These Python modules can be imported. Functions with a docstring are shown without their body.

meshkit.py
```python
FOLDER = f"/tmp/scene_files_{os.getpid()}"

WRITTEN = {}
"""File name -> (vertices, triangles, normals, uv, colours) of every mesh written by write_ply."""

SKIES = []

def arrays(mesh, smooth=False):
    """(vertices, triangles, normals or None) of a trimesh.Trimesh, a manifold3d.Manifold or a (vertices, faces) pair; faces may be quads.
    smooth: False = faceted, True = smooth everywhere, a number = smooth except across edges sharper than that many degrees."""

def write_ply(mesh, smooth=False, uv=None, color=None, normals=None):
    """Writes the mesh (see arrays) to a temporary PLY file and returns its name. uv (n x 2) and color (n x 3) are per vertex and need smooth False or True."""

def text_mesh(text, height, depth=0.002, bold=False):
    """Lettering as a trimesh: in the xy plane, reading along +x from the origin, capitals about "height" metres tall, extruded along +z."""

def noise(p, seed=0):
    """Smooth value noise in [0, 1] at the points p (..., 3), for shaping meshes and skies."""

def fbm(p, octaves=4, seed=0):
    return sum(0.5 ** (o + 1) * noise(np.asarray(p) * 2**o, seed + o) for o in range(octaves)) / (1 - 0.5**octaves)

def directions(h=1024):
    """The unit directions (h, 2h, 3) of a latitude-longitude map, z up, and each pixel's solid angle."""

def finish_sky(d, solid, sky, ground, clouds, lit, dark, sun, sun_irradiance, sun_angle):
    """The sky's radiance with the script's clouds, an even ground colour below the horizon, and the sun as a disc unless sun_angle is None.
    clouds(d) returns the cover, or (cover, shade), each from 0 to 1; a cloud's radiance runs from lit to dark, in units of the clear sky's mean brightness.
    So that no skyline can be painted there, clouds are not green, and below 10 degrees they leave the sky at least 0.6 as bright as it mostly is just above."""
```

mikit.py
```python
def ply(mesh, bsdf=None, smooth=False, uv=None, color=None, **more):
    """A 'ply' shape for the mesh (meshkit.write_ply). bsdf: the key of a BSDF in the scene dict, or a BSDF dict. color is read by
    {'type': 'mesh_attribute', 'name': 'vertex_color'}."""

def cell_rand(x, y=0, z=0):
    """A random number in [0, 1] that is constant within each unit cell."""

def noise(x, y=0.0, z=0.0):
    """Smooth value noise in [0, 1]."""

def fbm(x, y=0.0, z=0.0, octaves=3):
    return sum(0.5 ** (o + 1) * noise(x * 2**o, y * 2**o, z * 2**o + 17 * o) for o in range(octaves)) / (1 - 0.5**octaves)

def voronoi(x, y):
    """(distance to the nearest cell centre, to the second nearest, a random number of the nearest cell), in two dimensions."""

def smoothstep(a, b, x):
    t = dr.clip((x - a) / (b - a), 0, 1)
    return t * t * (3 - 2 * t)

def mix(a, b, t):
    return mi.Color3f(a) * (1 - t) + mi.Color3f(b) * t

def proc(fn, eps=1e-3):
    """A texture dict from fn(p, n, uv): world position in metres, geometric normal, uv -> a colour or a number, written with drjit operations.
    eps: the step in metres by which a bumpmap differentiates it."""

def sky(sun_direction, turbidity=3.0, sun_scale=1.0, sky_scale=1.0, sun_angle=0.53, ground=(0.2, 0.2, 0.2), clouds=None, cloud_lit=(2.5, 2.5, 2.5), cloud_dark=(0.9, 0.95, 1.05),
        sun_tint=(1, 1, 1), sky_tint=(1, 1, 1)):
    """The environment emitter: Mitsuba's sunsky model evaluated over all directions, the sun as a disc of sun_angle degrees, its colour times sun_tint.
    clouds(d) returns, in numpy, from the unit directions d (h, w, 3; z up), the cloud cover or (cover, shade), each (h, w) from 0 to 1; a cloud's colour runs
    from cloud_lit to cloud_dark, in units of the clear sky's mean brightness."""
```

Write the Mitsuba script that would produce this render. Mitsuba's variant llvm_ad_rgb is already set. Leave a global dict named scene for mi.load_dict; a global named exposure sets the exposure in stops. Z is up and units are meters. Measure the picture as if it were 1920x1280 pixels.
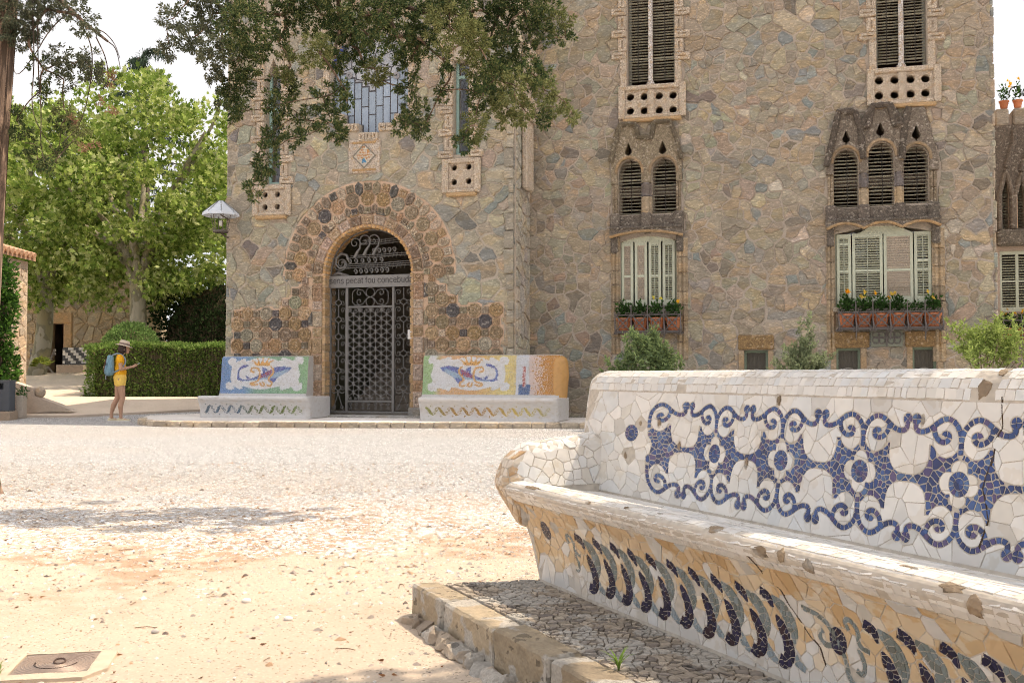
import math, random, numpy as np, trimesh, manifold3d, shapely
import drjit as dr
import mitsuba as mi
import mikit, meshkit
from shapely.geometry import Polygon, LineString, Point, box as sbox
from shapely.ops import unary_union
from shapely import affinity
from scipy.spatial import Voronoi, cKDTree

T4 = mi.ScalarTransform4f
PI = math.pi
scene, labels = {}, {}

# ------------------------------------------------------------------ camera, sky, exposure
FPX, CAM_H, PITCH = 1900.0, 0.95, math.atan(62 / 1900.0)          # 36 mm lens held low, tipped up a little
cp, sp = math.cos(PITCH), math.sin(PITCH)
scene['camera'] = dict(type='perspective', fov=2 * math.degrees(math.atan(960 / FPX)), fov_axis='x', near_clip=0.05, far_clip=3000.0,
                       to_world=T4().look_at(origin=[0, 0, CAM_H], target=[0, cp, CAM_H + sp], up=[0, 0, 1]))
SUN = (0.56, 0.10, 1.0)                                             # high, from the right and a little behind the house
def thin_cloud(d):
    c = meshkit.fbm(d * np.array([2.2, 2.2, 5.0]), 4, 3)
    return np.clip(0.86 + 0.5 * (c - 0.5), 0, 1), 0.25 * np.clip(1.6 * (c - 0.4), 0, 1)
scene['sky'] = mikit.sky(SUN, turbidity=3.0, sun_scale=0.74, clouds=thin_cloud, cloud_lit=(2.6, 2.5, 2.45), cloud_dark=(2.0, 1.97, 1.95), ground=(0.3, 0.27, 0.24))
labels['sky'] = {'label': 'pale hazy summer sky', 'kind': 'structure'}
exposure = 2.2

# ------------------------------------------------------------------ colours carried per piece in uv (r, 256 g + b)
def enc(col, n):
    c = np.clip(np.broadcast_to(np.asarray(col, float), (n, 3)), 0, 0.999)
    return np.stack([c[:, 0], np.floor(c[:, 1] * 255) + c[:, 2] * 0.998], 1)
def dec(uv):
    g = dr.floor(uv.y)
    return mi.Color3f(uv.x, g / 255.0, uv.y - g)
N3 = mikit.noise; FB = mikit.fbm; SS = mikit.smoothstep; MIX = mikit.mix

def t_stone(p, n, uv):          # veined, blotchy quarry stone
    c = dec(uv)
    a = FB(p.x * 6, p.y * 6, p.z * 9, 4)
    b = FB(p.x * 24 + 5, p.y * 24, p.z * 38, 3)
    s = N3(p.x * 55, p.y * 55, p.z * 90)
    k = N3(p.x * 9 + 2 * b, p.y * 9, p.z * 26)
    v = SS(0.45, 0.5, k) * SS(0.56, 0.5, k)
    warm = SS(0.50, 0.62, FB(p.x * 4 + 9, p.y * 4, p.z * 5, 3))
    chip = SS(0.60, 0.66, b)
    c = c * (0.48 + 0.50 * a + 0.44 * b + 0.16 * s)
    c = MIX(c, c * mi.Color3f(1.12, 1.0, 0.82), warm * 0.6)
    c = MIX(c, c * 1.5, 0.5 * chip)
    return MIX(c, c * 0.5, 0.55 * v)
def b_stone(p, n, uv):
    return 0.022 * FB(p.x * 9, p.y * 9, p.z * 15, 4) + 0.006 * FB(p.x * 50, p.y * 50, p.z * 70, 2)
def t_mortar(p, n, uv):
    c = dec(uv)
    return c * (0.72 + 0.3 * FB(p.x * 5, p.y * 5, p.z * 5, 3) + 0.3 * N3(p.x * 70, p.y * 70, p.z * 70))
def b_mortar(p, n, uv):
    return 0.006 * FB(p.x * 40, p.y * 40, p.z * 40, 3)
def t_pebble(p, n, uv):         # pebble-dash: little cream and dark stones set in mortar
    c = dec(uv)
    q = p.z * 34 + 3; w = (p.x + p.y * 0.35) * 34
    d1, d2, r = mikit.voronoi(w, q)
    joint = SS(0.05, 0.22, d2 - d1)
    tone = 0.72 + 0.56 * r
    c = c * tone
    c = MIX(c, mi.Color3f(0.66, 0.60, 0.52), SS(0.88, 0.93, r) * 0.35)
    return c * (0.62 + 0.38 * joint)
def b_pebble(p, n, uv):
    d1, d2, r = mikit.voronoi((p.x + p.y * 0.35) * 34, p.z * 34 + 3)
    return 0.012 * SS(0.0, 0.35, d2 - d1)
def t_white(p, n, uv):          # cream broken-stone facing of quoins and parapets
    c = dec(uv)
    d1, d2, r = mikit.voronoi((p.x + p.y * 0.35) * 26, p.z * 26)
    joint = SS(0.03, 0.16, d2 - d1)
    c = c * (0.8 + 0.35 * r)
    c = MIX(c, mi.Color3f(0.5, 0.33, 0.16), SS(0.84, 0.88, r) * 0.6)
    return MIX(mi.Color3f(0.36, 0.26, 0.17), c, joint)
def b_white(p, n, uv):
    d1, d2, r = mikit.voronoi((p.x + p.y * 0.35) * 26, p.z * 26)
    return 0.010 * SS(0.0, 0.3, d2 - d1)
def t_plain(p, n, uv):          # paint, clay, cloth, metal: colour with fine grain
    c = dec(uv)
    return c * (0.86 + 0.16 * FB(p.x * 11, p.y * 11, p.z * 11, 3) + 0.12 * N3(p.x * 120, p.y * 120, p.z * 120))
def t_glaze(p, n, uv):          # glazed tile, scuffed, with rust-brown soiling in patches
    c = dec(uv)
    f = FB(p.x * 16, p.y * 16, p.z * 16, 4)
    g = N3(p.x * 130, p.y * 130, p.z * 90)
    dirt = SS(0.60, 0.64, f + 0.10 * (g - 0.5))
    c = c * (0.90 + 0.14 * FB(p.x * 30, p.y * 30, p.z * 30, 2))
    return MIX(c, c * mi.Color3f(0.82, 0.72, 0.58), dirt * 0.30)
def t_stain(p, n, uv):          # the bench front: ochre water and earth stains over the tiles
    c = dec(uv)
    f = FB(p.x * 9, p.y * 9, p.z * 13, 4); g = FB(p.x * 45 + 7, p.y * 45, p.z * 70, 3)
    s = SS(0.42, 0.50, f + 0.28 * (g - 0.5))
    return MIX(c, c * mi.Color3f(0.86, 0.66, 0.40), s * 0.62)
def t_bark(p, n, uv):
    c = dec(uv)
    r = FB(p.x * 42, p.y * 42, p.z * 2.2, 4)
    return c * (0.30 + 0.9 * r + 0.9 * SS(0.5, 0.66, r))
def b_bark(p, n, uv):
    return 0.03 * FB(p.x * 36, p.y * 36, p.z * 2.0, 3)
def t_plane_bark(p, n, uv):
    c = dec(uv)
    f = FB(p.x * 3.2, p.y * 3.2, p.z * 2.1, 3)
    c = MIX(c, c * mi.Color3f(0.62, 0.62, 0.55), SS(0.48, 0.50, f))
    return MIX(c, c * mi.Color3f(1.35, 1.3, 1.15), SS(0.58, 0.60, f))
def t_leaf(p, n, uv):
    return dec(uv) * (0.8 + 0.4 * N3(p.x * 3, p.y * 3, p.z * 3))

def gravel_mix(p):
    """0 on the bare sandy earth by the low platform, 1 on the washed gravel of the court"""
    f = FB(p.x * 0.55 + 4, p.y * 0.42, 0.5, 4); g = FB(p.x * 2.3, p.y * 1.6, 2.5, 3)
    return SS(0.0, 1.0, (p.y - 3.9 + 0.10 * p.x + 3.4 * (f - 0.5) + 2.6 * (g - 0.5)) / 5.0)
def t_ground(p, n, uv):
    w = gravel_mix(p)
    d1, d2, r = mikit.voronoi(p.x * 46, p.y * 46)
    e1, e2, q = mikit.voronoi(p.x * 19 + 3.3, p.y * 19)
    fine = N3(p.x * 160, p.y * 160); f = FB(p.x * 1.2, p.y * 1.2, 1.0, 4)
    earth = mi.Color3f(0.425, 0.348, 0.272) * (0.84 + 0.18 * f + 0.16 * fine)
    rust = mi.Color3f(0.33, 0.215, 0.145) * (0.8 + 0.4 * fine)
    patch = SS(0.50, 0.60, FB(p.x * 0.9 + 2, p.y * 0.9, 7.0, 4)) * SS(3.6, 5.0, p.y) * SS(10.5, 8.0, p.y)
    earth = MIX(earth, rust, 0.85 * patch * SS(0.30, 0.62, FB(p.x * 14, p.y * 14, 3.0, 3)))
    g1, g2, gr = mikit.voronoi(p.x * 85, p.y * 85)
    earth = earth * (1 - 0.5 * SS(0.88, 0.93, gr) * SS(0.5, 0.25, g1)) * (1 + 0.25 * SS(0.12, 0.06, gr) * SS(0.5, 0.25, g1))
    pale = mi.Color3f(0.60, 0.592, 0.585) * (0.36 + 1.05 * r)
    pale = MIX(pale, mi.Color3f(0.20, 0.18, 0.16), SS(0.86, 0.9, q) * SS(0.5, 0.2, e1) * 0.6)
    pale = pale * (0.55 + 0.45 * SS(0.0, 0.3, d2 - d1))
    pale = MIX(pale, earth, 0.18 * SS(0.50, 0.62, FB(p.x * 0.30 + 7, p.y * 0.55, 9.0, 4)))
    stones = SS(0.25, 0.75, w + 0.9 * (r - 0.5) * SS(0.02, 0.3, w) * SS(1.0, 0.7, w) * 2)
    return MIX(earth, pale, stones)
def b_ground(p, n, uv):
    w = gravel_mix(p)
    d1, d2, r = mikit.voronoi(p.x * 46, p.y * 46)
    return w * 0.010 * SS(0.0, 0.45, d2 - d1) * (0.4 + r) + 0.006 * FB(p.x * 18, p.y * 18, 0.0, 4)
def t_path(p, n, uv):
    f = FB(p.x * 1.1, p.y * 1.1, p.z, 4); g = N3(p.x * 40, p.y * 40, p.z * 40)
    return dec(uv) * (0.72 + 0.36 * f + 0.22 * g)

def t_kerb(p, n, uv):           # worn limestone: ochre with grey lichen blotches and fine pits
    f = FB(p.x * 26, p.y * 26, p.z * 26, 4); g = N3(p.x * 150, p.y * 150, p.z * 150); l = FB(p.x * 9 + 3, p.y * 9, p.z * 9, 4)
    c = dec(uv) * (0.60 + 0.55 * f + 0.22 * g)
    c = MIX(c, mi.Color3f(0.36, 0.345, 0.315) * (0.75 + 0.4 * g), 0.75 * SS(0.50, 0.57, l + 0.12 * (f - 0.5)))
    return c * (1 - 0.5 * SS(0.64, 0.70, f))
def b_kerb(p, n, uv): return 0.012 * FB(p.x * 24, p.y * 24, p.z * 24, 4) + 0.003 * N3(p.x * 140, p.y * 140, p.z * 140)
def bsdf(key, tex, rough=0.9, spec=0.3, bump=None, bscale=1.0, eps=2e-3, two=True, **kw):
    d = dict(type='principled', base_color=mikit.proc(tex), roughness=rough, specular=spec, **kw)
    if bump is not None:
        d = dict(type='bumpmap', arbitrary=mikit.proc(bump, eps), scale=bscale, bsdf=d)
    scene[key] = dict(type='twosided', bsdf=d) if two else d
bsdf('m_stone', t_stone, 0.85, 0.3, b_stone)
bsdf('m_kerb', t_kerb, 0.9, 0.25, b_kerb)
bsdf('m_mortar', t_mortar, 0.95, 0.2, b_mortar)
bsdf('m_pebble', t_pebble, 0.8, 0.3, b_pebble)
bsdf('m_white', t_white, 0.8, 0.3, b_white)
bsdf('m_plain', t_plain, 0.6, 0.4)
bsdf('m_glaze', t_glaze, 0.28, 0.5)
bsdf('m_stain', t_stain, 0.42, 0.5)
bsdf('m_iron', t_plain, 0.5, 0.6, metallic=0.35)
bsdf('m_bark', t_bark, 0.95, 0.2, b_bark, eps=4e-3)
bsdf('m_planebark', t_plane_bark, 0.9, 0.2)
bsdf('m_ground', t_ground, 0.95, 0.2, b_ground, eps=4e-3)
bsdf('m_skin', t_plain, 0.5, 0.35)
bsdf('m_cloth', t_plain, 0.9, 0.15)
bsdf('m_rock', t_plain, 0.85, 0.25)
bsdf('m_path', t_path, 0.95, 0.2)
scene['m_leaf'] = dict(type='principledthin', base_color=mikit.proc(t_leaf), roughness=0.30, spec_trans=0.0, diff_trans=0.78, eta=1.5)
scene['m_needle'] = dict(type='principledthin', base_color=mikit.proc(t_leaf), roughness=0.6, spec_trans=0.0, diff_trans=0.35, eta=1.35)
scene['m_glass_blue'] = dict(type='twosided', bsdf=dict(type='principled', base_color=mikit.proc(t_plain), roughness=0.12, specular=0.6))
scene['m_pane'] = dict(type='thindielectric', int_ior=1.5)

# ------------------------------------------------------------------ names
used = {}
def numbered(name, parent=None):
    k = name if parent is None else parent + '__' + name
    n = used.get(k, 0); used[k] = n + 1
    return k if n == 0 else f'{k}_{n:03d}'
def thing(name, label, cat, group=None, kind=None):
    k = numbered(name); labels[k] = dict(label=label)
    if cat: labels[k]['category'] = cat
    if group: labels[k]['group'] = group
    if kind: labels[k]['kind'] = kind
    return k
def part(name, parent): return numbered(name, parent)
def put(key, mesh, mat, col=(0.5, 0.5, 0.5), smooth=False):
    """one mesh -> one scene entry; mesh = (V, F) or Manifold or Trimesh; col per mesh or per vertex"""
    if hasattr(mesh, 'to_mesh'):
        m = mesh.to_mesh(); V, F = np.array(m.vert_properties[:, :3], float), np.array(m.tri_verts)
    elif hasattr(mesh, 'vertices'): V, F = np.array(mesh.vertices, float), np.array(mesh.faces)
    else: V, F = np.asarray(mesh[0], float), np.asarray(mesh[1], int)
    if F.shape[1] == 4: F = np.vstack([F[:, [0, 1, 2]], F[:, [0, 2, 3]]])
    uv = enc(col, len(V)) if mat != 'm_pane' else None
    scene[key] = mikit.ply((V, F), mat, smooth=smooth, uv=uv)
    return key
def piece(name, parent, mesh, mat, col=(0.5, 0.5, 0.5), smooth=False):
    return put(part(name, parent), mesh, mat, col, smooth)

# ------------------------------------------------------------------ mesh helpers
class MB:
    """collects pieces (with colours) that make ONE mesh"""
    def __init__(s): s.V, s.F, s.C, s.n = [], [], [], 0
    def add(s, mesh, col=(0.5, 0.5, 0.5)):
        if hasattr(mesh, 'to_mesh'):
            m = mesh.to_mesh(); V, F = np.array(m.vert_properties[:, :3], float), np.array(m.tri_verts)
        elif hasattr(mesh, 'vertices'): V, F = np.array(mesh.vertices, float), np.array(mesh.faces)
        else: V, F = np.asarray(mesh[0], float), np.asarray(mesh[1], int)
        if F.shape[1] == 4: F = np.vstack([F[:, [0, 1, 2]], F[:, [0, 2, 3]]])
        s.V.append(V); s.F.append(F + s.n); s.n += len(V)
        s.C.append(np.broadcast_to(np.asarray(col, float), (len(V), 3)))
        return s
    def mesh(s): return np.vstack(s.V), np.vstack(s.F)
    def put(s, key, mat, col=None, smooth=False):
        if s.V: put(key, s.mesh(), mat, np.vstack(s.C) if col is None else col, smooth)
        return key
def xf(mesh, M):
    V, F = (mesh if isinstance(mesh, tuple) else (np.array(mesh.vertices), np.array(mesh.faces)))
    return np.asarray(V) @ M[:3, :3].T + M[:3, 3], F
def rotz(a, t=(0, 0, 0)):
    M = np.eye(4); c, s = math.cos(a), math.sin(a); M[0, 0] = c; M[0, 1] = -s; M[1, 0] = s; M[1, 1] = c; M[:3, 3] = t; return M
BOXF = np.array([[0, 1, 3, 2], [4, 6, 7, 5], [0, 4, 5, 1], [2, 3, 7, 6], [0, 2, 6, 4], [1, 5, 7, 3]])
def bx(x0, x1, y0, y1, z0, z1, bev=0.0):
    """box; with bev the edges are chamfered"""
    if bev <= 0:
        V = np.array([[x, y, z] for x in (x0, x1) for y in (y0, y1) for z in (z0, z1)], float)
        return V, BOXF
    P = []
    for x, sx in ((x0, 1), (x1, -1)):
        for y, sy in ((y0, 1), (y1, -1)):
            for z, sz in ((z0, 1), (z1, -1)):
                P += [[x + sx * bev, y + sy * bev, z], [x + sx * bev, y, z + sz * bev], [x, y + sy * bev, z + sz * bev]]
    h = trimesh.convex.convex_hull(np.array(P))
    return np.array(h.vertices), np.array(h.faces)
def tube(P, r, sides=6, cap=True):
    P = np.asarray(P, float); n = len(P); R = np.broadcast_to(np.asarray(r, float), (n,))
    t = np.gradient(P, axis=0); t /= np.linalg.norm(t, axis=1, keepdims=True) + 1e-12
    a = np.zeros((n, 3)); up = np.array([0, 0, 1.0]) if abs(t[0][2]) < 0.9 else np.array([1.0, 0, 0])
    a0 = np.cross(t[0], up); a0 /= np.linalg.norm(a0); a[0] = a0
    for i in range(1, n):
        v = a[i - 1] - t[i] * np.dot(a[i - 1], t[i]); l = np.linalg.norm(v); a[i] = v / l if l > 1e-9 else a[i - 1]
    b = np.cross(t, a); th = np.arange(sides) * 2 * PI / sides
    V = (P[:, None] + R[:, None, None] * (np.cos(th)[None, :, None] * a[:, None] + np.sin(th)[None, :, None] * b[:, None])).reshape(-1, 3)
    i, j = np.meshgrid(np.arange(n - 1), np.arange(sides), indexing='ij')
    Q = np.stack([i * sides + j, i * sides + (j + 1) % sides, (i + 1) * sides + (j + 1) % sides, (i + 1) * sides + j], -1).reshape(-1, 4)
    F = np.vstack([Q[:, [0, 1, 2]], Q[:, [0, 2, 3]]])
    if cap:
        V = np.vstack([V, P[0], P[-1]]); k = np.arange(sides); e = (n - 1) * sides
        F = np.vstack([F, np.stack([(k + 1) % sides, k, k * 0 + n * sides], 1), np.stack([e + k, e + (k + 1) % sides, k * 0 + n * sides + 1], 1)])
    return V, F
def prism(poly, y0, y1, axes='xz'):
    """shapely polygon in (x, z) -> solid between y0 and y1"""
    if poly.geom_type != 'Polygon':
        parts = [prism(g, y0, y1, axes) for g in polys(poly)]; o = np.cumsum([0] + [len(p[0]) for p in parts])
        return np.vstack([p[0] for p in parts]), np.vstack([p[1] + k for p, k in zip(parts, o)])
    m = trimesh.creation.extrude_polygon(poly, 1.0, engine='earcut')
    V = np.array(m.vertices)
    if axes == 'xz': W = np.stack([V[:, 0], y1 + (y0 - y1) * V[:, 2], V[:, 1]], 1)
    else: W = np.stack([V[:, 0], V[:, 1], y0 + (y1 - y0) * V[:, 2]], 1)
    F = np.array(m.faces)
    return W, F
def polys(g):
    if g.is_empty: return []
    return [p for p in getattr(g, 'geoms', [g]) if p.geom_type == 'Polygon' and p.area > 1e-9]
def ring(poly):
    P = np.array(poly.exterior.coords)[:-1]
    if not poly.exterior.is_ccw: P = P[::-1]
    return P
def slab_piece(P, h, inset, base=0.0, lift=None):
    """a convex-ish polygon piece P (n,2), its face h proud, edges chamfered by inset -> (n*2+1,3) points (p0, p1, height) and faces"""
    n = len(P); c = P.mean(0)
    d = c - P; l = np.linalg.norm(d, axis=1, keepdims=True) + 1e-9
    Q = P + d / l * np.minimum(inset, 0.45 * l)
    hz = np.full(n, h) if lift is None else h + lift
    V = np.vstack([np.c_[P, np.full(n, base)], np.c_[P + d / l * np.minimum(inset * 0.15, 0.2 * l), hz * 0.55 + base * 0.45], np.c_[Q, hz], [[c[0], c[1], hz.mean() * 1.06]]])
    k = np.arange(n); k1 = (k + 1) % n
    F = np.vstack([np.stack([k, k1, n + k1], 1), np.stack([k, n + k1, n + k], 1), np.stack([n + k, n + k1, 2 * n + k1], 1), np.stack([n + k, 2 * n + k1, 2 * n + k], 1),
                   np.stack([2 * n + k, 2 * n + k1, k * 0 + 3 * n], 1)])
    return V, F
def tile_piece(P, h, base=-0.002):
    """flat tile: sides and a flat top, 3n triangles; concave outlines allowed"""
    n = len(P); k = np.arange(n); k1 = (k + 1) % n
    V = np.vstack([np.c_[P, np.full(n, base)], np.c_[P, np.full(n, h)]])
    F = [np.stack([k, k1, n + k1], 1), np.stack([k, n + k1, n + k], 1)]
    import mapbox_earcut
    tri = mapbox_earcut.triangulate_float64(P, np.array([n], np.uint32)).reshape(-1, 3)
    e = P[tri]; cr = (e[:, 1, 0] - e[:, 0, 0]) * (e[:, 2, 1] - e[:, 0, 1]) - (e[:, 1, 1] - e[:, 0, 1]) * (e[:, 2, 0] - e[:, 0, 0])
    tri[cr < 0] = tri[cr < 0][:, ::-1]
    F.append(tri + n)
    return V, np.vstack(F)
def voronoi_cells(pts, region, gap, smooth=0.0, minarea=1e-5, merge=0.0, seed=0):
    """cells of the points clipped to the region, each shrunk by gap/2; merge: share of neighbours joined into one larger piece"""
    x0, y0, x1, y1 = region.bounds; w = max(x1 - x0, y1 - y0) * 3; m = len(pts)
    P = np.vstack([pts, [[x0 - w, y0 - w], [x1 + w, y0 - w], [x1 + w, y1 + w], [x0 - w, y1 + w]]])
    v = Voronoi(P); idx = [i for i in range(m) if len(v.regions[v.point_region[i]]) >= 3 and -1 not in v.regions[v.point_region[i]]]
    cells = np.array([Polygon(v.vertices[v.regions[v.point_region[i]]]) for i in idx], object); idx = np.array(idx)
    if merge > 0:
        r = np.random.default_rng(seed); at = {i: k for k, i in enumerate(idx)}; taken = set(); gone = set()
        for i, j in v.ridge_points[r.permutation(len(v.ridge_points))]:
            if i in at and j in at and i not in taken and j not in taken and r.random() < merge:
                cells[at[i]] = cells[at[i]].union(cells[at[j]]); taken |= {i, j}; gone.add(j)
        k = np.array([i not in gone for i in idx]); cells, idx = cells[k], idx[k]
    shapely.prepare(region); k = shapely.intersects(region, cells); cells, idx = cells[k], idx[k]
    part_ = ~shapely.contains_properly(region, cells)
    cells[part_] = shapely.intersection(cells[part_], region)
    cells = shapely.buffer(cells, -gap / 2 - smooth, join_style='mitre')
    if smooth > 0: cells = shapely.buffer(cells, smooth, quad_segs=2)
    return [(i, g) for i, c in zip(idx, cells) for g in polys(c) if g.area > minarea]
def poisson(region, r, seed, relax=2, aniso=1.0):
    """random points about r apart (the second axis stretched by 1 / aniso)"""
    rng = np.random.default_rng(seed); x0, y0, x1, y1 = region.bounds
    n = int((x1 - x0) * (y1 - y0) * aniso / (r * r) * 1.1) + 8
    P = np.c_[rng.uniform(x0, x1, n), rng.uniform(y0, y1, n)]
    for _ in range(relax):      # relax a little: even but not regular
        S = P * [1, aniso]; t = cKDTree(S); d, i = t.query(S, k=min(7, len(S)))
        f = (S[:, None] - S[i[:, 1:]]); l = np.linalg.norm(f, axis=2, keepdims=True) + 1e-9
        P = P + (f / l * np.clip(r - l, 0, None)).sum(1) * 0.30 / [1, aniso]
    return P

# pixel of the photograph -> a point at a known place (for measuring only)
def ray(px, py):
    x, z = (px - 960) / FPX, (640 - py) / FPX
    return np.array([x, cp - z * sp, sp + z * cp])
def at_depth(px, py, Y):
    d = ray(px, py); return np.array([0, 0, CAM_H]) + d * (Y / d[1])
def on_z(px, py, z):
    d = ray(px, py); return np.array([0, 0, CAM_H]) + d * ((z - CAM_H) / d[2])
# ================================================================== THE SETTING: ground
rng = np.random.default_rng(11)
def ground_z(x, y):
    """level court; at the far left the land climbs a low ramp behind the hedge"""
    r = np.clip((y - 21.0) / 13.0, 0, 1)
    left = np.clip((-4.6 - x) / 2.0, 0, 1)
    return 0.95 * r * left * left * (3 - 2 * left)
gx = np.r_[-900, -300, -90, np.arange(-40, -12, 1.0), np.arange(-12, 8, 0.125), np.arange(8, 40, 2.0), 90, 300, 900]
gy = np.r_[-900, -200, -60, -20, np.arange(-6, 0, 0.5), np.arange(0, 10, 0.1), np.arange(10, 24, 0.3), np.arange(24, 60, 1.0), 100, 300, 900, 2000]
X, Y = np.meshgrid(gx, gy)
bumps = 0.030 * (meshkit.fbm(np.stack([X * 0.9, Y * 0.9, X * 0], -1), 4, 5) - 0.5) * np.clip((14 - Y) / 6, 0, 1)
Z = ground_z(X, Y) + bumps
# earth scuffed low along the old kerb
V = np.stack([X, Y, Z], -1).reshape(-1, 3); nx_ = len(gx)
i, j = np.meshgrid(np.arange(len(gy) - 1), np.arange(nx_ - 1), indexing='ij')
a = (i * nx_ + j).ravel(); F = np.vstack([np.stack([a, a + 1, a + nx_ + 1], 1), np.stack([a, a + nx_ + 1, a + nx_], 1)])
labels[put('ground', (V, F), 'm_ground', smooth=True)] = {'label': 'sandy earth and pale gravel court', 'kind': 'structure'}
def ground_at(x, y):
    return float(ground_z(np.array(x), np.array(y)) + 0.030 * (meshkit.fbm(np.array([[x * 0.9, y * 0.9, 0.0]]), 4, 5)[0] - 0.5) * np.clip((14 - y) / 6, 0, 1))

# ================================================================== the stone mansion: measuring frame
O_F = np.array([-2.85, 20.2, 0.0]); YAW = -math.atan(0.2715); U_F = np.array([math.cos(YAW), math.sin(YAW), 0]); V_F = np.array([-math.sin(YAW), math.cos(YAW), 0])
MF = rotz(YAW, O_F)
YM = 1.035                                   # the long front stands this far behind the entrance tower's front
def W(mesh): return xf(mesh, MF)
def fpix(px, py, y=0.0):
    """pixel of the photograph -> (s, z) on the facade plane at depth y"""
    d = ray(px, py); o = np.array([0, 0, CAM_H]) - O_F
    t = (y - o @ V_F) / (d @ V_F); p = o + d * t
    return p @ U_F, p[2]
def TP(px, py): return fpix(px, py, 0.0)
def MP(px, py): return fpix(px, py, YM)
def MPs(L, y=YM): return [fpix(a, b, y) for a, b in L]
def facemap(V, y):                            # (s, z, height) -> local frame, height out of the wall
    return np.stack([V[:, 0], y - V[:, 2], V[:, 1]], 1)
def fprism(poly, y0, y1): return prism(poly, y0, y1)
def frect(px0, py0, px1, py1, y):
    """upright rectangle (s0, s1, z0, z1) from its picture corners"""
    sm = 0.5 * (py0 + py1); pm = 0.5 * (px0 + px1)
    return fpix(px0, sm, y)[0], fpix(px1, sm, y)[0], fpix(pm, py1, y)[1], fpix(pm, py0, y)[1]

PAL_T = [((0.345, 0.305, 0.235), 5), ((0.315, 0.30, 0.235), 5), ((0.285, 0.285, 0.245), 3), ((0.375, 0.335, 0.245), 4), ((0.235, 0.25, 0.235), 2), ((0.34, 0.28, 0.215), 2), ((0.20, 0.19, 0.175), 1)]
PAL_M = [((0.325, 0.275, 0.21), 6), ((0.30, 0.265, 0.205), 6), ((0.345, 0.295, 0.22), 5), ((0.265, 0.25, 0.215), 3), ((0.235, 0.25, 0.235), 1.6), ((0.325, 0.26, 0.20), 3), ((0.29, 0.275, 0.215), 4), ((0.42, 0.37, 0.30), 1), ((0.205, 0.18, 0.15), 1.4)]
def pick(pal, rng):
    w = np.array([p[1] for p in pal], float); c = np.array(pal[rng.choice(len(pal), p=w / w.sum())][0])
    return np.clip(c * rng.uniform(0.86, 1.14) * (1 + rng.normal(0, 0.02, 3)), 0.02, 0.8)

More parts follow.
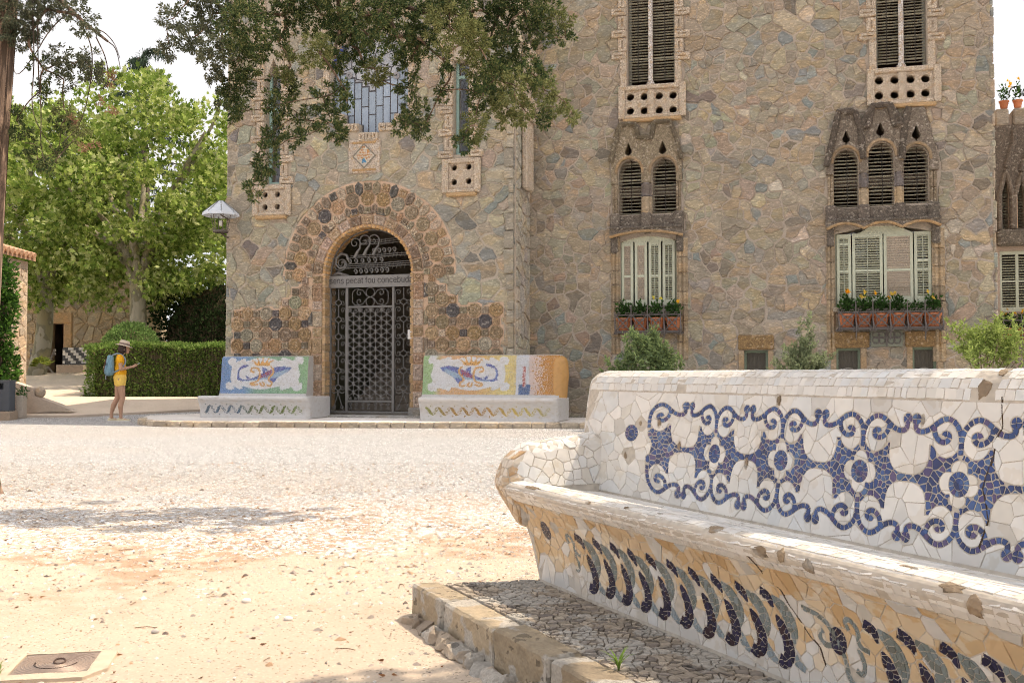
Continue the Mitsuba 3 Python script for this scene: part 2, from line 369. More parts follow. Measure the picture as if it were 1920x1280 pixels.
def stone_wall(holder, region, y, pts, pal, seed, gap=0.028, proud=(0.018, 0.045), visible=None, merge=0.0, most=300):
    """irregular stones laid on the mortar face at depth y; the largest in view are pieces of their own, the rest one mesh"""
    rng = np.random.default_rng(seed)
    cells = voronoi_cells(pts, region, gap, smooth=0.006, minarea=0.0012, merge=merge, seed=seed)
    out = []
    for _, g in cells:
        P = ring(g.simplify(0.006))
        # knock the outline about a little
        if len(P) < 3: continue
        e = np.roll(P, -1, 0) - P; L = np.linalg.norm(e, axis=1); Q = []
        for p, d, l in zip(P, e, L):
            k = max(1, int(round(l / 0.085)))
            for q in range(k): Q.append(p + d * q / k)
        P = np.array(Q); P3 = np.c_[P * 5.5, P[:, 0] * 0]
        P = P + 0.09 * (np.c_[meshkit.noise(P3, 3), meshkit.noise(P3 + 50, 4)] - 0.5) + 0.042 * (np.c_[meshkit.noise(P3 * 5, 5), meshkit.noise(P3 * 5 + 50, 6)] - 0.5)
        P = P.mean(0) + (P - P.mean(0)) * rng.uniform(0.90, 1.02)
        h = rng.uniform(*proud)
        tilt = (P - P.mean(0)) @ rng.normal(0, 0.022, 2) + rng.normal(0, 0.004, len(P))
        V, F = slab_piece(P, h, 0.010, 0.0, np.maximum(tilt, -h * 0.55))
        out.append((g.area if (visible is None or visible.intersects(g)) else 0.0, W((facemap(V, y), F)), pick(pal, rng)))
    out.sort(key=lambda t: -t[0])
    rest = MB()
    for k, (a, m, c) in enumerate(out):
        if k < most and a > 0: piece('stone', holder, m, 'm_stone', c)
        else: rest.add(m, c)
    if rest.V:
        k = part('small_stone', holder); rest.put(k, 'm_stone'); labels[k] = {'kind': 'stuff'}

# ------------------------------------------------------------------ openings measured on the two fronts
TL, TR = TP(424, 560)[0], TP(965, 560)[0]
HT = 9.3                                      # wall head, above the picture
ac = TP(690, 512); AR = 0.5 * (TP(771, 520)[0] - TP(609, 520)[0])      # gate arch
SC = 0.5 * (TP(771, 600)[0] + TP(609, 600)[0]); ZC = ac[1]
def arch_poly(sc, half, z0, zc, r=None, n=24):
    r = half if r is None else r
    a = np.linspace(0, PI, n + 1)
    return Polygon([(sc - half, z0), (sc + half, z0)] + [(sc + half * math.cos(t), zc + r * math.sin(t)) for t in a])
gate_hole = arch_poly(SC, AR, 0.0, ZC)
tw_l = frect(497, 150, 527, 345, 0); tw_r = frect(850, 112, 880, 290, 0)
narrow_l = sbox(tw_l[0], tw_l[2], tw_l[1], tw_l[3]).union(Polygon([(tw_l[0], tw_l[3] - .01), (tw_l[1], tw_l[3] - .01), ((tw_l[0] + tw_l[1]) / 2, tw_l[3] + .45)]))
narrow_r = sbox(tw_r[0], tw_r[2], tw_r[1], tw_r[3])
sw = [TP(*p) for p in ((617, 214), (645, 214), (645, 232), (673, 232), (673, 248), (711, 248), (711, 230), (740, 230), (740, 213), (766, 213))]
star_c = TP(692, 118); sw_c = TP(692, 150)
sa = np.linspace(0, PI, 17)
star_hole = Polygon(sw + [(sw_c[0] + (sw[-1][0] - sw_c[0]) * math.cos(t), sw_c[1] + 1.05 * math.sin(t)) for t in sa])
# tile field round the gate
ring_out = 1.86
def tile_top(s): return float(np.interp(abs(s - SC), [1.3, 1.52, 2.16, 4], [ZC, ZC - 0.12, ZC - 0.78, ZC - 0.78]))
CELL = 0.219
grid = []                                      # (kind, s, z) of every tile beside the gate
for sgn in (-1, 1):
    for i in range(0, 12):
        for j in range(-1, 12):
            s, z = SC + sgn * (AR + 0.43 + i * CELL), ZC - 0.34 - j * CELL
            if TL + 0.12 < s < TR - 0.15 and z > 0.5 and z < tile_top(s) + 0.02: grid.append(((i + j) % 2, s, z))
field_low = unary_union([sbox(s - .15, z - .15, s + .15, z + .15) if k == 0 else sbox(s - .1, z - .1, s + .1, z + .1) for k, s, z in grid] + [sbox(SC - AR - .42, .3, SC + AR + .42, ZC + .05)]).buffer(.03).buffer(-.03)
field_ring = arch_poly(SC, ring_out, ZC - 0.05, ZC)
tile_field = unary_union([field_low, field_ring])
bal_l = frect(478, 348, 545, 405, 0); bal_r = frect(833, 298, 900, 362, 0)
plaque = frect(655, 262, 714, 325, 0)
quoin_l = sbox(tw_l[0] - .30, bal_l[3], tw_l[1] + .30, HT); quoin_r = sbox(tw_r[0] - .30, bal_r[3], tw_r[1] + .32, HT)
star_surround = star_hole.buffer(0.16, join_style=2)
inner = lambda r: sbox(r[0] + .08, r[2] + .05, r[1] - .08, r[3] - .07)
tower_holes = unary_union([gate_hole, narrow_l, narrow_r, star_hole, inner(bal_l), inner(bal_r)])
tower_face = sbox(TL, 0.0, TR, HT)
fb = lambda r: sbox(r[0], r[2], r[1], r[3])
tower_stone_region = tower_face.difference(unary_union([tower_holes, tile_field, fb(bal_l), fb(bal_r), fb(plaque), sbox(tw_l[0] - .2, bal_l[3], tw_l[1] + .2, HT), sbox(tw_r[0] - .2, bal_r[3], tw_r[1] + .2, HT), star_surround, sbox(TL - 1, -.1, TR + 1, 0.25)]))

ML, MR = TR, MP(1866, 450)[0]
wa_top = frect(1175, -60, 1265, 160, YM); wb_top = frect(1642, -95, 1738, 127, YM)
wa_bal = frect(1163, 160, 1284, 222, YM); wb_bal = frect(1628, 127, 1761, 196, YM)
def lancet(px0, px1, ptop, pbot):
    s0, s1, z0, z1 = frect(px0, ptop, px1, pbot, YM); h = (s1 - s0) / 2
    return arch_poly((s0 + s1) / 2, h, z0, z1 - 1.12 * h, 1.12 * h, 16)
wa_lan = [lancet(1159, 1203, 299, 403), lancet(1222, 1268, 296, 400)]
wb_lan = [lancet(1563, 1610, 279, 389), lancet(1628, 1677, 266, 386), lancet(1694, 1742, 272, 381)]
def shutter_hole(px0, px1, ptop, pbot, rise):
    s0, s1, z0, z1 = frect(px0, ptop, px1, pbot, YM); n = 12
    top = [(s1 + (s0 - s1) * k / n, z1 + rise * math.sin(PI * k / n)) for k in range(n + 1)]
    return Polygon([(s0, z0), (s1, z0)] + top), (s0, s1, z0, z1)
wa_sh, wa_r = shutter_hole(1163, 1269, 452, 577, 0.10)
wb_sh, wb_r = shutter_hole(1566, 1748, 436, 572, 0.13)
cellar = [frect(1395, 656, 1440, 700, YM), frect(1568, 652, 1614, 700, YM), frect(1711, 650, 1757, 699, YM)]
cellar = [(a, b, c - 0.25, d) for a, b, c, d in cellar]
# the pebble-built hoods over the lancets
hoodA_top = MPs([(1146, 404), (1147, 306), (1160, 247), (1166, 236), (1192, 235), (1198, 259), (1222, 260), (1227, 231), (1257, 229), (1270, 262), (1278, 300), (1280, 402)])
hoodB_top = MPs([(1549, 390), (1549, 314), (1572, 213), (1602, 211), (1612, 241), (1627, 238), (1636, 201), (1667, 199), (1678, 236), (1695, 234), (1703, 204), (1732, 202), (1759, 296), (1760, 382)])
hoodA, hoodB = Polygon(hoodA_top), Polygon(hoodB_top)
ledgeA = fb(frect(1146, 402, 1282, 446, YM)); ledgeB = fb(frect(1549, 386, 1762, 430, YM))
jambA = [fb(frect(1146, 446, 1163, 600, YM)), fb(frect(1269, 446, 1290, 600, YM))]; jambB = [fb(frect(1549, 430, 1566, 600, YM)), fb(frect(1748, 428, 1772, 600, YM))]
hoodA, hoodB = hoodA.buffer(0), hoodB.buffer(0)
lintels = [fb(frect(1384, 628, 1451, 655, YM)), fb(frect(1558, 622, 1630, 652, YM)), fb(frect(1697, 620, 1768, 650, YM))]
quoinA = sbox(wa_top[0] - .14, wa_bal[3] - .05, wa_top[1] + .16, HT); quoinB = sbox(wb_top[0] - .14, wb_bal[3] - .05, wb_top[1] + .16, HT)
tear_spots = [MP(*p) for p in ((1179, 286), (1243, 283), (1586, 263), (1650, 249), (1717, 255))]
main_holes = unary_union([fb(wa_top), fb(wb_top), inner(wa_bal), inner(wb_bal), *[sbox(x - .075, z - .14, x + .075, z + .19) for x, z in tear_spots], *wa_lan, *wb_lan, wa_sh, wb_sh, *[fb(c) for c in cellar]])
main_face = sbox(ML, 0.0, MR, HT)
main_stone_region = main_face.difference(unary_union([main_holes.buffer(0.012), quoinA, quoinB, fb(wa_bal), fb(wb_bal), hoodA, hoodB, ledgeA, ledgeB, *jambA, *jambB, *lintels, *[fb((a - .09, b + .09, c, d)) for a, b, c, d in cellar]]))

# ------------------------------------------------------------------ entrance tower
tower = thing('entrance_tower', 'rubble stone tower with patterned tile arch around a tall iron gate', 'tower')
wall = part('wall', tower)
put(wall, W(fprism(tower_face.difference(tower_holes), 0.0, 0.5)), 'm_mortar', (0.415, 0.365, 0.30))
TD = 4.9; rs = np.random.default_rng(5)
for nm, b in (('side_wall', bx(TL, TL + .5, .5, TD, 0, HT)), ('side_wall', bx(TR - .5, TR, .5, TD, 0, HT)), ('rear_wall', bx(TL + .5, TR - .5, TD - .5, TD, 0, HT)), ('roof', bx(TL - .1, TR + .1, -.12, TD + .1, HT, HT + .25)), ('floor', bx(TL + .5, TR - .5, 0.5, TD - .5, 4.2, 4.5))):
    piece(nm, tower, W(b), 'm_mortar', (0.38, 0.32, 0.26))
pts = poisson(tower_face, 0.31, 21, relax=1, aniso=1.35)
stone_wall(wall, tower_stone_region, 0.0, pts, PAL_T, 31, gap=0.016, proud=(0.010, 0.030), merge=0.12, visible=sbox(TL, 1.0, TR, 7.2))
# smooth rendered corner and its right-hand return, with the sculpted sill piece
sw_ = part('return_wall', tower); put(sw_, W(bx(TR - 0.02, TR + 0.02, 0.0, YM - 0.003, 0.0, HT)), 'm_mortar', (0.42, 0.36, 0.29))
for _, g in voronoi_cells(poisson(sbox(0, 0, YM, HT), .36, 71, aniso=1.3), sbox(0.0, 0.0, YM, HT), .03, smooth=.012, minarea=.003):
    P = ring(g.simplify(.006)); V, F = slab_piece(P, .03, .014); piece('stone', sw_, W((np.stack([TR + .02 + V[:, 2], V[:, 0], V[:, 1]], 1), F)), 'm_stone', pick([((0.37, 0.335, 0.27), 3), ((0.33, 0.31, 0.26), 2)], rs))
rr = np.random.default_rng(8)
z = 0.25
while z < 6.6:        # long flat quoin stones up the edge
    h = rr.uniform(0.2, 0.5); w = rr.uniform(0.10, 0.24)
    V, F = slab_piece(np.array([(TR - w, z), (TR - 0.012, z + rr.uniform(-.01, .01)), (TR - 0.012, z + h - .02), (TR - w + rr.uniform(-.02, .02), z + h - .02)]), 0.035, 0.012)
    piece('corner_stone', tower, W((facemap(V, -0.03), F)), 'm_stone', np.array((0.34, 0.31, 0.25)) * rr.uniform(.8, 1.1)); z += h
sz0, sz1 = fpix(988, 358, 0.6)[1], fpix(988, 240, 0.6)[1]
piece('side_parapet', tower, W(bx(TR + .06, TR + .17, 0.30, 0.86, sz0, sz1 + 1.5, .03)), 'm_white', (0.62, 0.54, 0.44))
for zz in np.arange(sz1 + .1, sz1 + 2.2, .33): piece('side_quoin', tower, W(bx(TR + .17, TR + .23, 0.26, 0.90, zz, zz + .15, .02)), 'm_white', (0.62, 0.54, 0.44))

# octagon and square tiles of pebble-dash round the gate
PAL_O = [((0.41, 0.31, 0.20), 6), ((0.36, 0.285, 0.20), 4), ((0.15, 0.14, 0.14), 2.5), ((0.44, 0.31, 0.17), 4), ((0.41, 0.375, 0.28), 3), ((0.55, 0.39, 0.24), 2)]
PAL_S = [((0.30, 0.24, 0.175), 4), ((0.17, 0.155, 0.145), 2), ((0.56, 0.45, 0.34), 3), ((0.48, 0.33, 0.20), 2), ((0.38, 0.31, 0.225), 3)]
arch_part = part('tile_surround', tower)
put(arch_part, W(fprism(tile_field.difference(gate_hole.buffer(0.01)).intersection(sbox(TL, .3, TR, 9)), -0.004, 0.1)), 'm_mortar', (0.58, 0.43, 0.31))
rt = np.random.default_rng(77)
def stepped(P, levels):
    """a relief tile: outline P scaled to k at height h for each (k, h) -> one closed relief"""
    c = P.mean(0); n = len(P); V, F = [], []
    for k, h in levels: V.append(np.c_[c + (P - c) * k, np.full(n, h)])
    V = np.vstack(V + [[[c[0], c[1], levels[-1][1]]]]); i = np.arange(n); j = (i + 1) % n
    for l in range(len(levels) - 1):
        a, b = l * n, (l + 1) * n
        F += [np.stack([a + i, a + j, b + j], 1), np.stack([a + i, b + j, b + i], 1)]
    a = (len(levels) - 1) * n; F.append(np.stack([a + i, a + j, i * 0 + len(V) - 1], 1))
    return V, np.vstack(F)
def ngon(c, r, n, rot=0): return np.array([(c[0] + r * math.cos(2 * PI * k / n + rot), c[1] + r * math.sin(2 * PI * k / n + rot)) for k in range(n)])
OCT = [(1, 0), (0.99, 0.035), (0.90, 0.048), (0.80, 0.046), (0.74, 0.030), (0.66, 0.028), (0.60, 0.044), (0.36, 0.050), (0.30, 0.036), (0.18, 0.034), (0.12, 0.052)]
SQR = [(1, 0), (0.98, 0.034), (0.86, 0.046), (0.55, 0.046), (0.45, 0.030), (0.30, 0.028), (0.2, 0.046)]
SLOT = [(1, 0), (0.98, 0.036), (0.86, 0.050), (0.50, 0.050), (0.42, 0.028)]
def tile(name, P, lv, pal): piece(name, arch_part, W((facemap(stepped(P, lv)[0], 0.0), stepped(P, lv)[1])), 'm_pebble', pick(pal, rt))
for k, s, z in grid:
    if k == 0: tile('octagon_tile', ngon((s, z), 0.145, 8, PI / 8), OCT, PAL_O)
    else: tile('square_tile', ngon((s, z), 0.098, 4, PI / 4), SQR, PAL_S)
for sgn in (-1, 1):
    z = 0.28; k = 0         # jamb blocks beside the gate
    while z < ZC - 0.05:
        h = 0.34 if k % 2 == 0 else 0.20; h = min(h, ZC - 0.02 - z)
        s0 = SC + sgn * (AR + 0.055); w = 0.20
        P = np.array([(s0, z + .012), (s0 + sgn * w, z + .012), (s0 + sgn * w, z + h - .012), (s0, z + h - .012)])
        if sgn < 0: P = P[::-1]
        tile('jamb_block', P, SLOT if k % 2 == 0 else SQR, [((0.44, 0.31, 0.20), 3), ((0.52, 0.42, 0.33), 3), ((0.36, 0.26, 0.16), 2)])
        P2 = np.array([(s0 + sgn * .215, z + .02), (s0 + sgn * .30, z + .05), (s0 + sgn * .30, z + h - .05), (s0 + sgn * .215, z + h - .02)])
        if h > .3 and z > 0.9: tile('wedge_tile', P2 if sgn > 0 else P2[::-1], [(1, 0), (.96, .03), (.6, .04)], PAL_S)
        z += h; k += 1
def polar(r, t): return (SC + r * math.cos(t), ZC + r * math.sin(t))
def sector(r0, r1, t0, t1): return np.array([polar(r0, t1), polar(r0, t0), polar(r1, t0), polar(r1, t1)])[::-1]
nv = 13
for k in range(nv):
    t0, t1 = PI * k / nv, PI * (k + 1) / nv; g = 0.012
    tile('arch_block', sector(AR + .055, AR + .235, t0 + g, t1 - g)[::-1], SLOT if k % 2 else SQR, [((0.50, 0.36, 0.24), 3), ((0.56, 0.44, 0.34), 3), ((0.30, 0.22, 0.15), 2)])
    tile('wedge_tile', sector(AR + .255, AR + .315, t0 + .035, t1 - .035)[::-1], [(1, 0), (.96, .032), (.6, .044)], PAL_S)
no = 14; ro = 1.50
for k in range(no + 1):
    t = PI * k / no - 0.0
    if 0 <= k <= no: tile('octagon_tile', ngon(polar(ro, t), 0.148, 8, t + PI / 8), OCT, PAL_O)
    for (r_, sc_, off) in ((1.262, .072, 0.0), (1.262, .066, 0.5), (1.735, .088, 0.0), (1.735, .094, 0.5)):
        tt = t + off * PI / no
        if tt > PI + .01: continue
        if off == 0: tile('square_tile', ngon(polar(r_, tt), sc_ * 1.25, 4, tt + PI / 4), SQR, PAL_S)
        else:
            P = np.array([(1, 0), (.5, .62), (-.5, .62), (-1, 0), (-.5, -.62), (.5, -.62)]) * [sc_ * 1.55, sc_ * 1.35]
            ca, sa_ = math.cos(tt), math.sin(tt); c = polar(r_ + (.03 if r_ < 1.5 else -.03), tt)
            tile('hexagon_tile', np.array([(c[0] + x * ca - y * sa_, c[1] + x * sa_ + y * ca) for x, y in P]), SLOT, PAL_S)
# the toothed reveal of broken stone along the arch and jambs
for k in range(34):
    t0, t1 = PI * k / 34, PI * (k + 1) / 34; rr_ = AR - .02 + rt.uniform(-.012, .012)
    P = sector(rr_, AR + .05, t0 + .008, t1 - .008)[::-1]; V, F = slab_piece(P, 0.02, 0.008, -0.45)
    piece('reveal_stone', arch_part, W((facemap(V, 0.0), F)), 'm_stone', np.array((0.48, 0.31, 0.15)) * rt.uniform(.8, 1.15))
for sgn in (-1, 1):
    z = 0.30
    while z < ZC - .02:
        h = rt.uniform(.12, .2); h = min(h, ZC - z)
        s0, s1 = sorted((SC + sgn * (AR - .02 + rt.uniform(-.01, .01)), SC + sgn * (AR + .05)))
        V, F = slab_piece(np.array([(s0, z), (s1, z), (s1, z + h - .012), (s0, z + h - .012)]), .02, .008, -.45)
        piece('reveal_stone', arch_part, W((facemap(V, 0.0), F)), 'm_stone', np.array((0.40, 0.28, 0.16)) * rt.uniform(.75, 1.15)); z += h
for sgn in (-1, 1):
    s0, s1 = sorted((SC + sgn * (AR - .03), SC + sgn * (AR + .22)))
    piece('base_stone', tower, W(bx(s0, s1, -0.10, 0.5, 0.0, 0.30, .02)), 'm_stone', (0.25, 0.24, 0.225))

# ------------------------------------------------------------------ the wrought iron gate
gate = part('gate', tower); labels[gate] = {'label': 'tall arched grey wrought iron gate with a lettered band'}
GY = 0.22; IRON = (0.17, 0.165, 0.16)
def G(P, r, sides=5, y=GY):
    P = np.asarray(P, float); return W(tube(np.c_[P[:, 0], np.full(len(P), y), P[:, 1]], r, sides))
gz0 = TP(690, 775)[1]; zb1, zb0 = TP(690, 514)[1], TP(690, 537)[1]      # lettered band
sL, sR = SC - AR + .02, SC + AR - .03
sa_, sb_ = fpix(651, 650, GY)[0], fpix(738, 650, GY)[0]                  # stiles of the wicket
zm = fpix(690, 575, GY)[1]; zl = fpix(690, 752, GY)[1]
bars = MB()
for s in (sL, sR): bars.add(W(bx(s - .022, s + .022, GY - .03, GY + .03, gz0, zb0, .004)))
for s in (sa_, sb_): bars.add(W(bx(s - .026, s + .026, GY - .035, GY + .03, gz0, zb0, .004)))
for z, s0, s1 in ((zm, sa_, sb_), (zl, sa_, sb_), (gz0 + .02, sL, sR)): bars.add(W(bx(s0, s1, GY - .025, GY + .025, z - .018, z + .018, .003)))
aa = np.linspace(0, PI, 30); bars.add(G([(SC + (AR - .03) * math.cos(t), ZC + (AR - .03) * math.sin(t)) for t in aa], .018))
bars.put(gate, 'm_iron', IRON)
piece('letter_band', gate, W(bx(sL - .01, sR + .01, GY - .055, GY - .03, zb0, zb1, .003)), 'm_iron', (0.21, 0.205, 0.20))
tm = meshkit.text_mesh('sens pecat fou concebuda', 0.13, 0.006, bold=False)
tv = np.array(tm.vertices); k = (sR - sL - .02) / (tv[:, 0].max() - tv[:, 0].min())
tv = np.c_[sL + .01 + (tv[:, 0] - tv[:, 0].min()) * k, GY - .0555 - tv[:, 2] * 1.0, zb0 + .085 + tv[:, 1] * 0.95]
tf = np.array(tm.faces); lab = trimesh.graph.connected_component_labels(np.vstack([tf[:, [0, 1]], tf[:, [1, 2]]]), node_count=len(tv))
for l in np.unique(lab):
    ix = np.where(lab == l)[0]; mp = -np.ones(len(tv), int); mp[ix] = np.arange(len(ix)); f = tf[(lab[tf[:, 0]] == l)]
    piece('letter', gate, W((tv[ix], mp[f])), 'm_iron', (0.055, 0.052, 0.05))
def spiral(c, r0, turns, a0, sgn=1, n=22, k=0.16):
    t = np.linspace(0, 1, n); r = r0 * (1 - (1 - k) * t); a = a0 + sgn * turns * 2 * PI * t
    return np.c_[c[0] + r * np.cos(a), c[1] + r * np.sin(a)]
def scroll(P, r=.0085, nm='scroll'): piece(nm, gate, G(P, r, 5, GY - .01), 'm_iron', IRON, True)
# wicket top panel: four looped scrolls round a knot
cx_, cz_ = (sa_ + sb_) / 2, (zm + zb0) / 2
for sx in (-1, 1):
    for sz in (-1, 1):
        c = (cx_ + sx * .235, cz_ + sz * .085)
        arm = [(cx_, cz_), (cx_ + sx * .08, cz_ + sz * .03), (cx_ + sx * .17, cz_ + sz * .15)]
        scroll(np.vstack([arm, spiral(c, .075, 1.1, math.atan2(sz * .065, -sx * .065), -sx * sz)]))
        scroll([(cx_ + sx * .39, cz_), (cx_ + sx * .385, cz_ + sz * .1), (cx_ + sx * .33, cz_ + sz * .16), (cx_ + sx * .24, cz_ + sz * .165)])
for sz in (-1, 1): scroll([(cx_ + .09 * math.sin(t) * 1.0, cz_ + sz * (.095 - .095 * math.cos(t))) for t in np.linspace(0, 2 * PI, 22)])
# wicket lattice: diagonal bars with leaf spikes at the crossings
lw, lh = (sb_ - sa_ - .05) / 4, 0.175
z0, z1 = zl + .09, zm - .02; inside = sbox(sa_ + .02, z0 - .04, sb_ - .02, z1)
for d in (-1, 1):
    for k in range(-14, 16):
        x = sa_ + .025 + k * lw
        L = LineString([(x, z0), (x + d * 30 * lw / 2, z0 + 30 * lh / 2)]).intersection(inside)
        if L.is_empty or L.length < .05 or L.geom_type != 'LineString': continue
        c = np.array(L.coords); n = max(3, int(L.length / .05)); t = np.linspace(0, 1, n)[:, None]
        piece('lattice_bar', gate, G(c[0] + (c[1] - c[0]) * t, .0075, 5), 'm_iron', IRON, True)
for a in range(0, 9):
    for b in range(0, 28):
        if (a + b) % 2: continue
        x, zz = sa_ + .025 + a * lw / 2, z0 + b * lh / 2
        if zz > z1 or x > sb_ - .01: continue
        sp_ = MB()
        for ang in (PI / 2, -PI / 2, PI / 4, 3 * PI / 4, -PI / 4, -3 * PI / 4):
            l = .085 if abs(abs(ang) - PI / 2) < .1 else .06
            sp_.add(G([(x, zz), (x + l * .55 * math.cos(ang), zz + l * .55 * math.sin(ang)), (x + l * math.cos(ang), zz + l * math.sin(ang))], [.006, .010, .003], 4, GY - .014))
        sp_.add(W(xf(trimesh.creation.icosphere(1, .018), rotz(0, (x, GY - .015, zz)))))
        sp_.put(part('leaf_spike', gate), 'm_iron', (0.24, 0.235, 0.225))
for row, zz, r_ in ((0, zl + .055, .034), (1, zl - .055, .040), (2, zl - .14, .040), (3, z1 - .045, .03)):
    for k in range(8 if r_ < .036 else 7):
        x = sa_ + .05 + (k + .2) * (sb_ - sa_ - .06) / (8 if r_ < .036 else 7)
        scroll(spiral((x, zz), r_, 1.35, PI / 2, 1 if k % 2 else -1, 16), .0065, 'curl')
# side panels: twisted bar with lyre bows and curls
for s0, s1 in ((sL + .03, sa_ - .035), (sb_ + .035, sR - .03)):
    m = (s0 + s1) / 2; hw = (s1 - s0) / 2
    z = zb0 - .02; unit = 0.345; n = 0
    while z - unit > gz0 + .18:
        for sx in (-1, 1):
            t = np.linspace(0, 1, 12)
            scroll(np.c_[m + sx * hw * .42 * np.sin(PI * t), z - unit * .62 - unit * .38 * t], .0095, 'bow')
            for up in (0, 1):
                zc = z - unit * (.26 if up else .80); c = (m + sx * hw * .62, zc)
                P = np.vstack([[(m + sx * hw * .97, z - unit * .53)], [(m + sx * hw * 1.0, z - unit * (.42 if up else .64))], spiral(c, hw * .36, 1.15, 0 if sx > 0 else PI, sx * (1 if up else -1), 16)])
                scroll(P, .0075)
        tw = MB(); zt = np.linspace(z - unit * .62, z, 20)
        for ph in (0, PI): tw.add(W(tube(np.c_[m + .009 * np.cos(zt * 90 + ph), GY - .01 + .009 * np.sin(zt * 90 + ph), zt], .0085, 5)))
        put(part('twisted_bar', gate), tw.mesh(), 'm_iron', IRON, True); z -= unit
    for sx in (-1, 1):
        scroll(np.vstack([[(m, z - .0), (m + sx * hw * .55, z - .05), (m + sx * hw * .9, z - .02)]]), .0095, 'bow')
        scroll(np.vstack([[(m + sx * .01, z - .02), (m + sx * .012, z - .08)], [(m + sx * hw * .75, gz0 + .05)]]), .0085, 'bow')
        scroll(spiral((m + sx * hw * .6, gz0 + .12), hw * .3, 1.2, PI / 2, sx, 16), .0075)
# fanlight: a curling beast's prow, waves and tight horizontal bars
ft = zb1
piece('crest_plate', gate, G(np.array([(sL + .05, ft + .02), (sL + .18, ft + .06), (sL + .28, ft + .03), (sL + .40, ft + .02)]), [.02, .045, .03, .012], 6), 'm_iron', (0.15, 0.145, 0.14), True)
pc = np.array([(sL + .40, ft + .32), (sL + .36, ft + .42), (sL + .24, ft + .46), (sL + .13, ft + .38), (sL + .12, ft + .24), (sL + .20, ft + .16), (sL + .30, ft + .18), (sL + .33, ft + .26), (sL + .28, ft + .30), (sL + .24, ft + .27)])
scroll(pc, np.linspace(.035, .016, len(pc)), 'prow_scroll'); scroll(pc * [1, 1] + [.015, -.02], .010)
scroll(spiral((sL + .24, ft + .25), .17, 1.4, PI * .9, 1, 26), .010)
for z, s0 in ((.15, .30), (.19, .30), (.23, .32), (.36, .38), (.40, .44), (.62, .62), (.66, .66), (.70, .70)):
    a = (AR - .05) ** 2 - (ft + z - ZC) ** 2
    if a <= 0: continue
    s1 = SC + math.sqrt(a); t = np.linspace(0, 1, 9)
    piece('fan_bar', gate, G(np.c_[sL + s0 + (s1 - sL - s0) * t, ft + z + .035 * t + .006 * np.sin(9 * t)], .0095 if z < .6 else .007), 'm_iron', IRON, True)
for z, s0, s1, n_ in ((.30, .42, 1.25, 6), (.09, .55, 1.35, 7), (.50, .95, 1.5, 5)):
    for k in range(n_):
        x = sL + s0 + (s1 - s0) * k / n_
        if (x - SC) ** 2 + (ft + z - ZC) ** 2 > (AR - .12) ** 2: continue
        scroll(spiral((x, ft + z + .02 * k / n_), .052, 1.2, -PI / 2, 1, 14), np.linspace(.018, .006, 14), 'wave_curl')
for k, (x, z, r) in enumerate(((.52, .42, .16), (.72, .46, .19), (.92, .46, .19))):     # tall plumes
    b = np.array([(x + .02, z - .06), (x + .07, z + .06), (x + .13, z + .14)])
    c = (sL + x + .02, ft + z + .24)
    P = np.vstack([b + [sL, ft], spiral(c, r * .72, 1.25, .1, 1, 24)])
    if True: scroll(P, np.r_[[.045, .034, .022], np.linspace(.016, .008, 24)], 'plume')
for k in range(11):
    x = sL + .75 + k * .085
    for z in (.16, .38, .66):
        if (x - SC) ** 2 + (ft + z + .05 - ZC) ** 2 < (AR - .08) ** 2: piece('cross_tie', gate, G([(x, ft + z - .03), (x + .02, ft + z + .03), (x + .03, ft + z + .08)], .006, 4, GY + .012), 'm_iron', IRON)
piece('notice', gate, W(bx(sR - .10, sR + .0, GY - .075, GY - .055, fpix(766, 636, GY)[1], fpix(766, 618, GY)[1], .003)), 'm_plain', (0.80, 0.80, 0.80))
# vestibule behind the gate
ves = part('vestibule', tower)
vb = MB()
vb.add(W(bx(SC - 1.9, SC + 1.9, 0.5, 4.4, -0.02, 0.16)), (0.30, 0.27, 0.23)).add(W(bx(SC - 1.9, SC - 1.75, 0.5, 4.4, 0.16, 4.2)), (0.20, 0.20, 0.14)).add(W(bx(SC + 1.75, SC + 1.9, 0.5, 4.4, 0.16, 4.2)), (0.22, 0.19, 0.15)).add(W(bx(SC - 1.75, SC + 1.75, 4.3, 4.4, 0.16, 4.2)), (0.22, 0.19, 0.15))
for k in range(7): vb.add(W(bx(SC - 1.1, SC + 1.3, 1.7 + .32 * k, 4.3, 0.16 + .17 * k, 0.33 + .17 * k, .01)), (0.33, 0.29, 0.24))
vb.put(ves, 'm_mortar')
piece('threshold', tower, W(bx(SC - AR - .25, SC + AR + .25, -0.16, 0.5, 0.0, gz0 - .035, .012)), 'm_stone', (0.33, 0.32, 0.30))
piece('threshold_step', tower, W(bx(SC - AR - .35, SC + AR + .35, -0.42, -0.16, 0.0, gz0 - .10, .012)), 'm_stone', (0.40, 0.38, 0.35))

# ------------------------------------------------------------------ quoins, balustrades and glazing shared by the windows
CREAM = (0.60, 0.52, 0.42)
def slotted(x0, x1, z0, z1, y0, y1):
    w, h = x1 - x0, z1 - z0
    o = manifold3d.Manifold(manifold3d.Mesh(np.float32(bx(x0, x1, y0, y1, z0, z1, .014)[0]), np.uint32(bx(x0, x1, y0, y1, z0, z1, .014)[1])))
    if w > h: c = bx(x0 + w * .22, x1 - w * .22, y0 - .05, y0 + .03, z0 + h * .40, z1 - h * .40)
    else: c = bx(x0 + w * .40, x1 - w * .40, y0 - .05, y0 + .03, z0 + h * .22, z1 - h * .22)
    F = np.vstack([c[1][:, [0, 1, 2]], c[1][:, [0, 2, 3]]])
    m = (o - manifold3d.Manifold(manifold3d.Mesh(np.float32(c[0]), np.uint32(F)))).to_mesh()
    return np.array(m.vert_properties[:, :3], float), np.array(m.tri_verts)
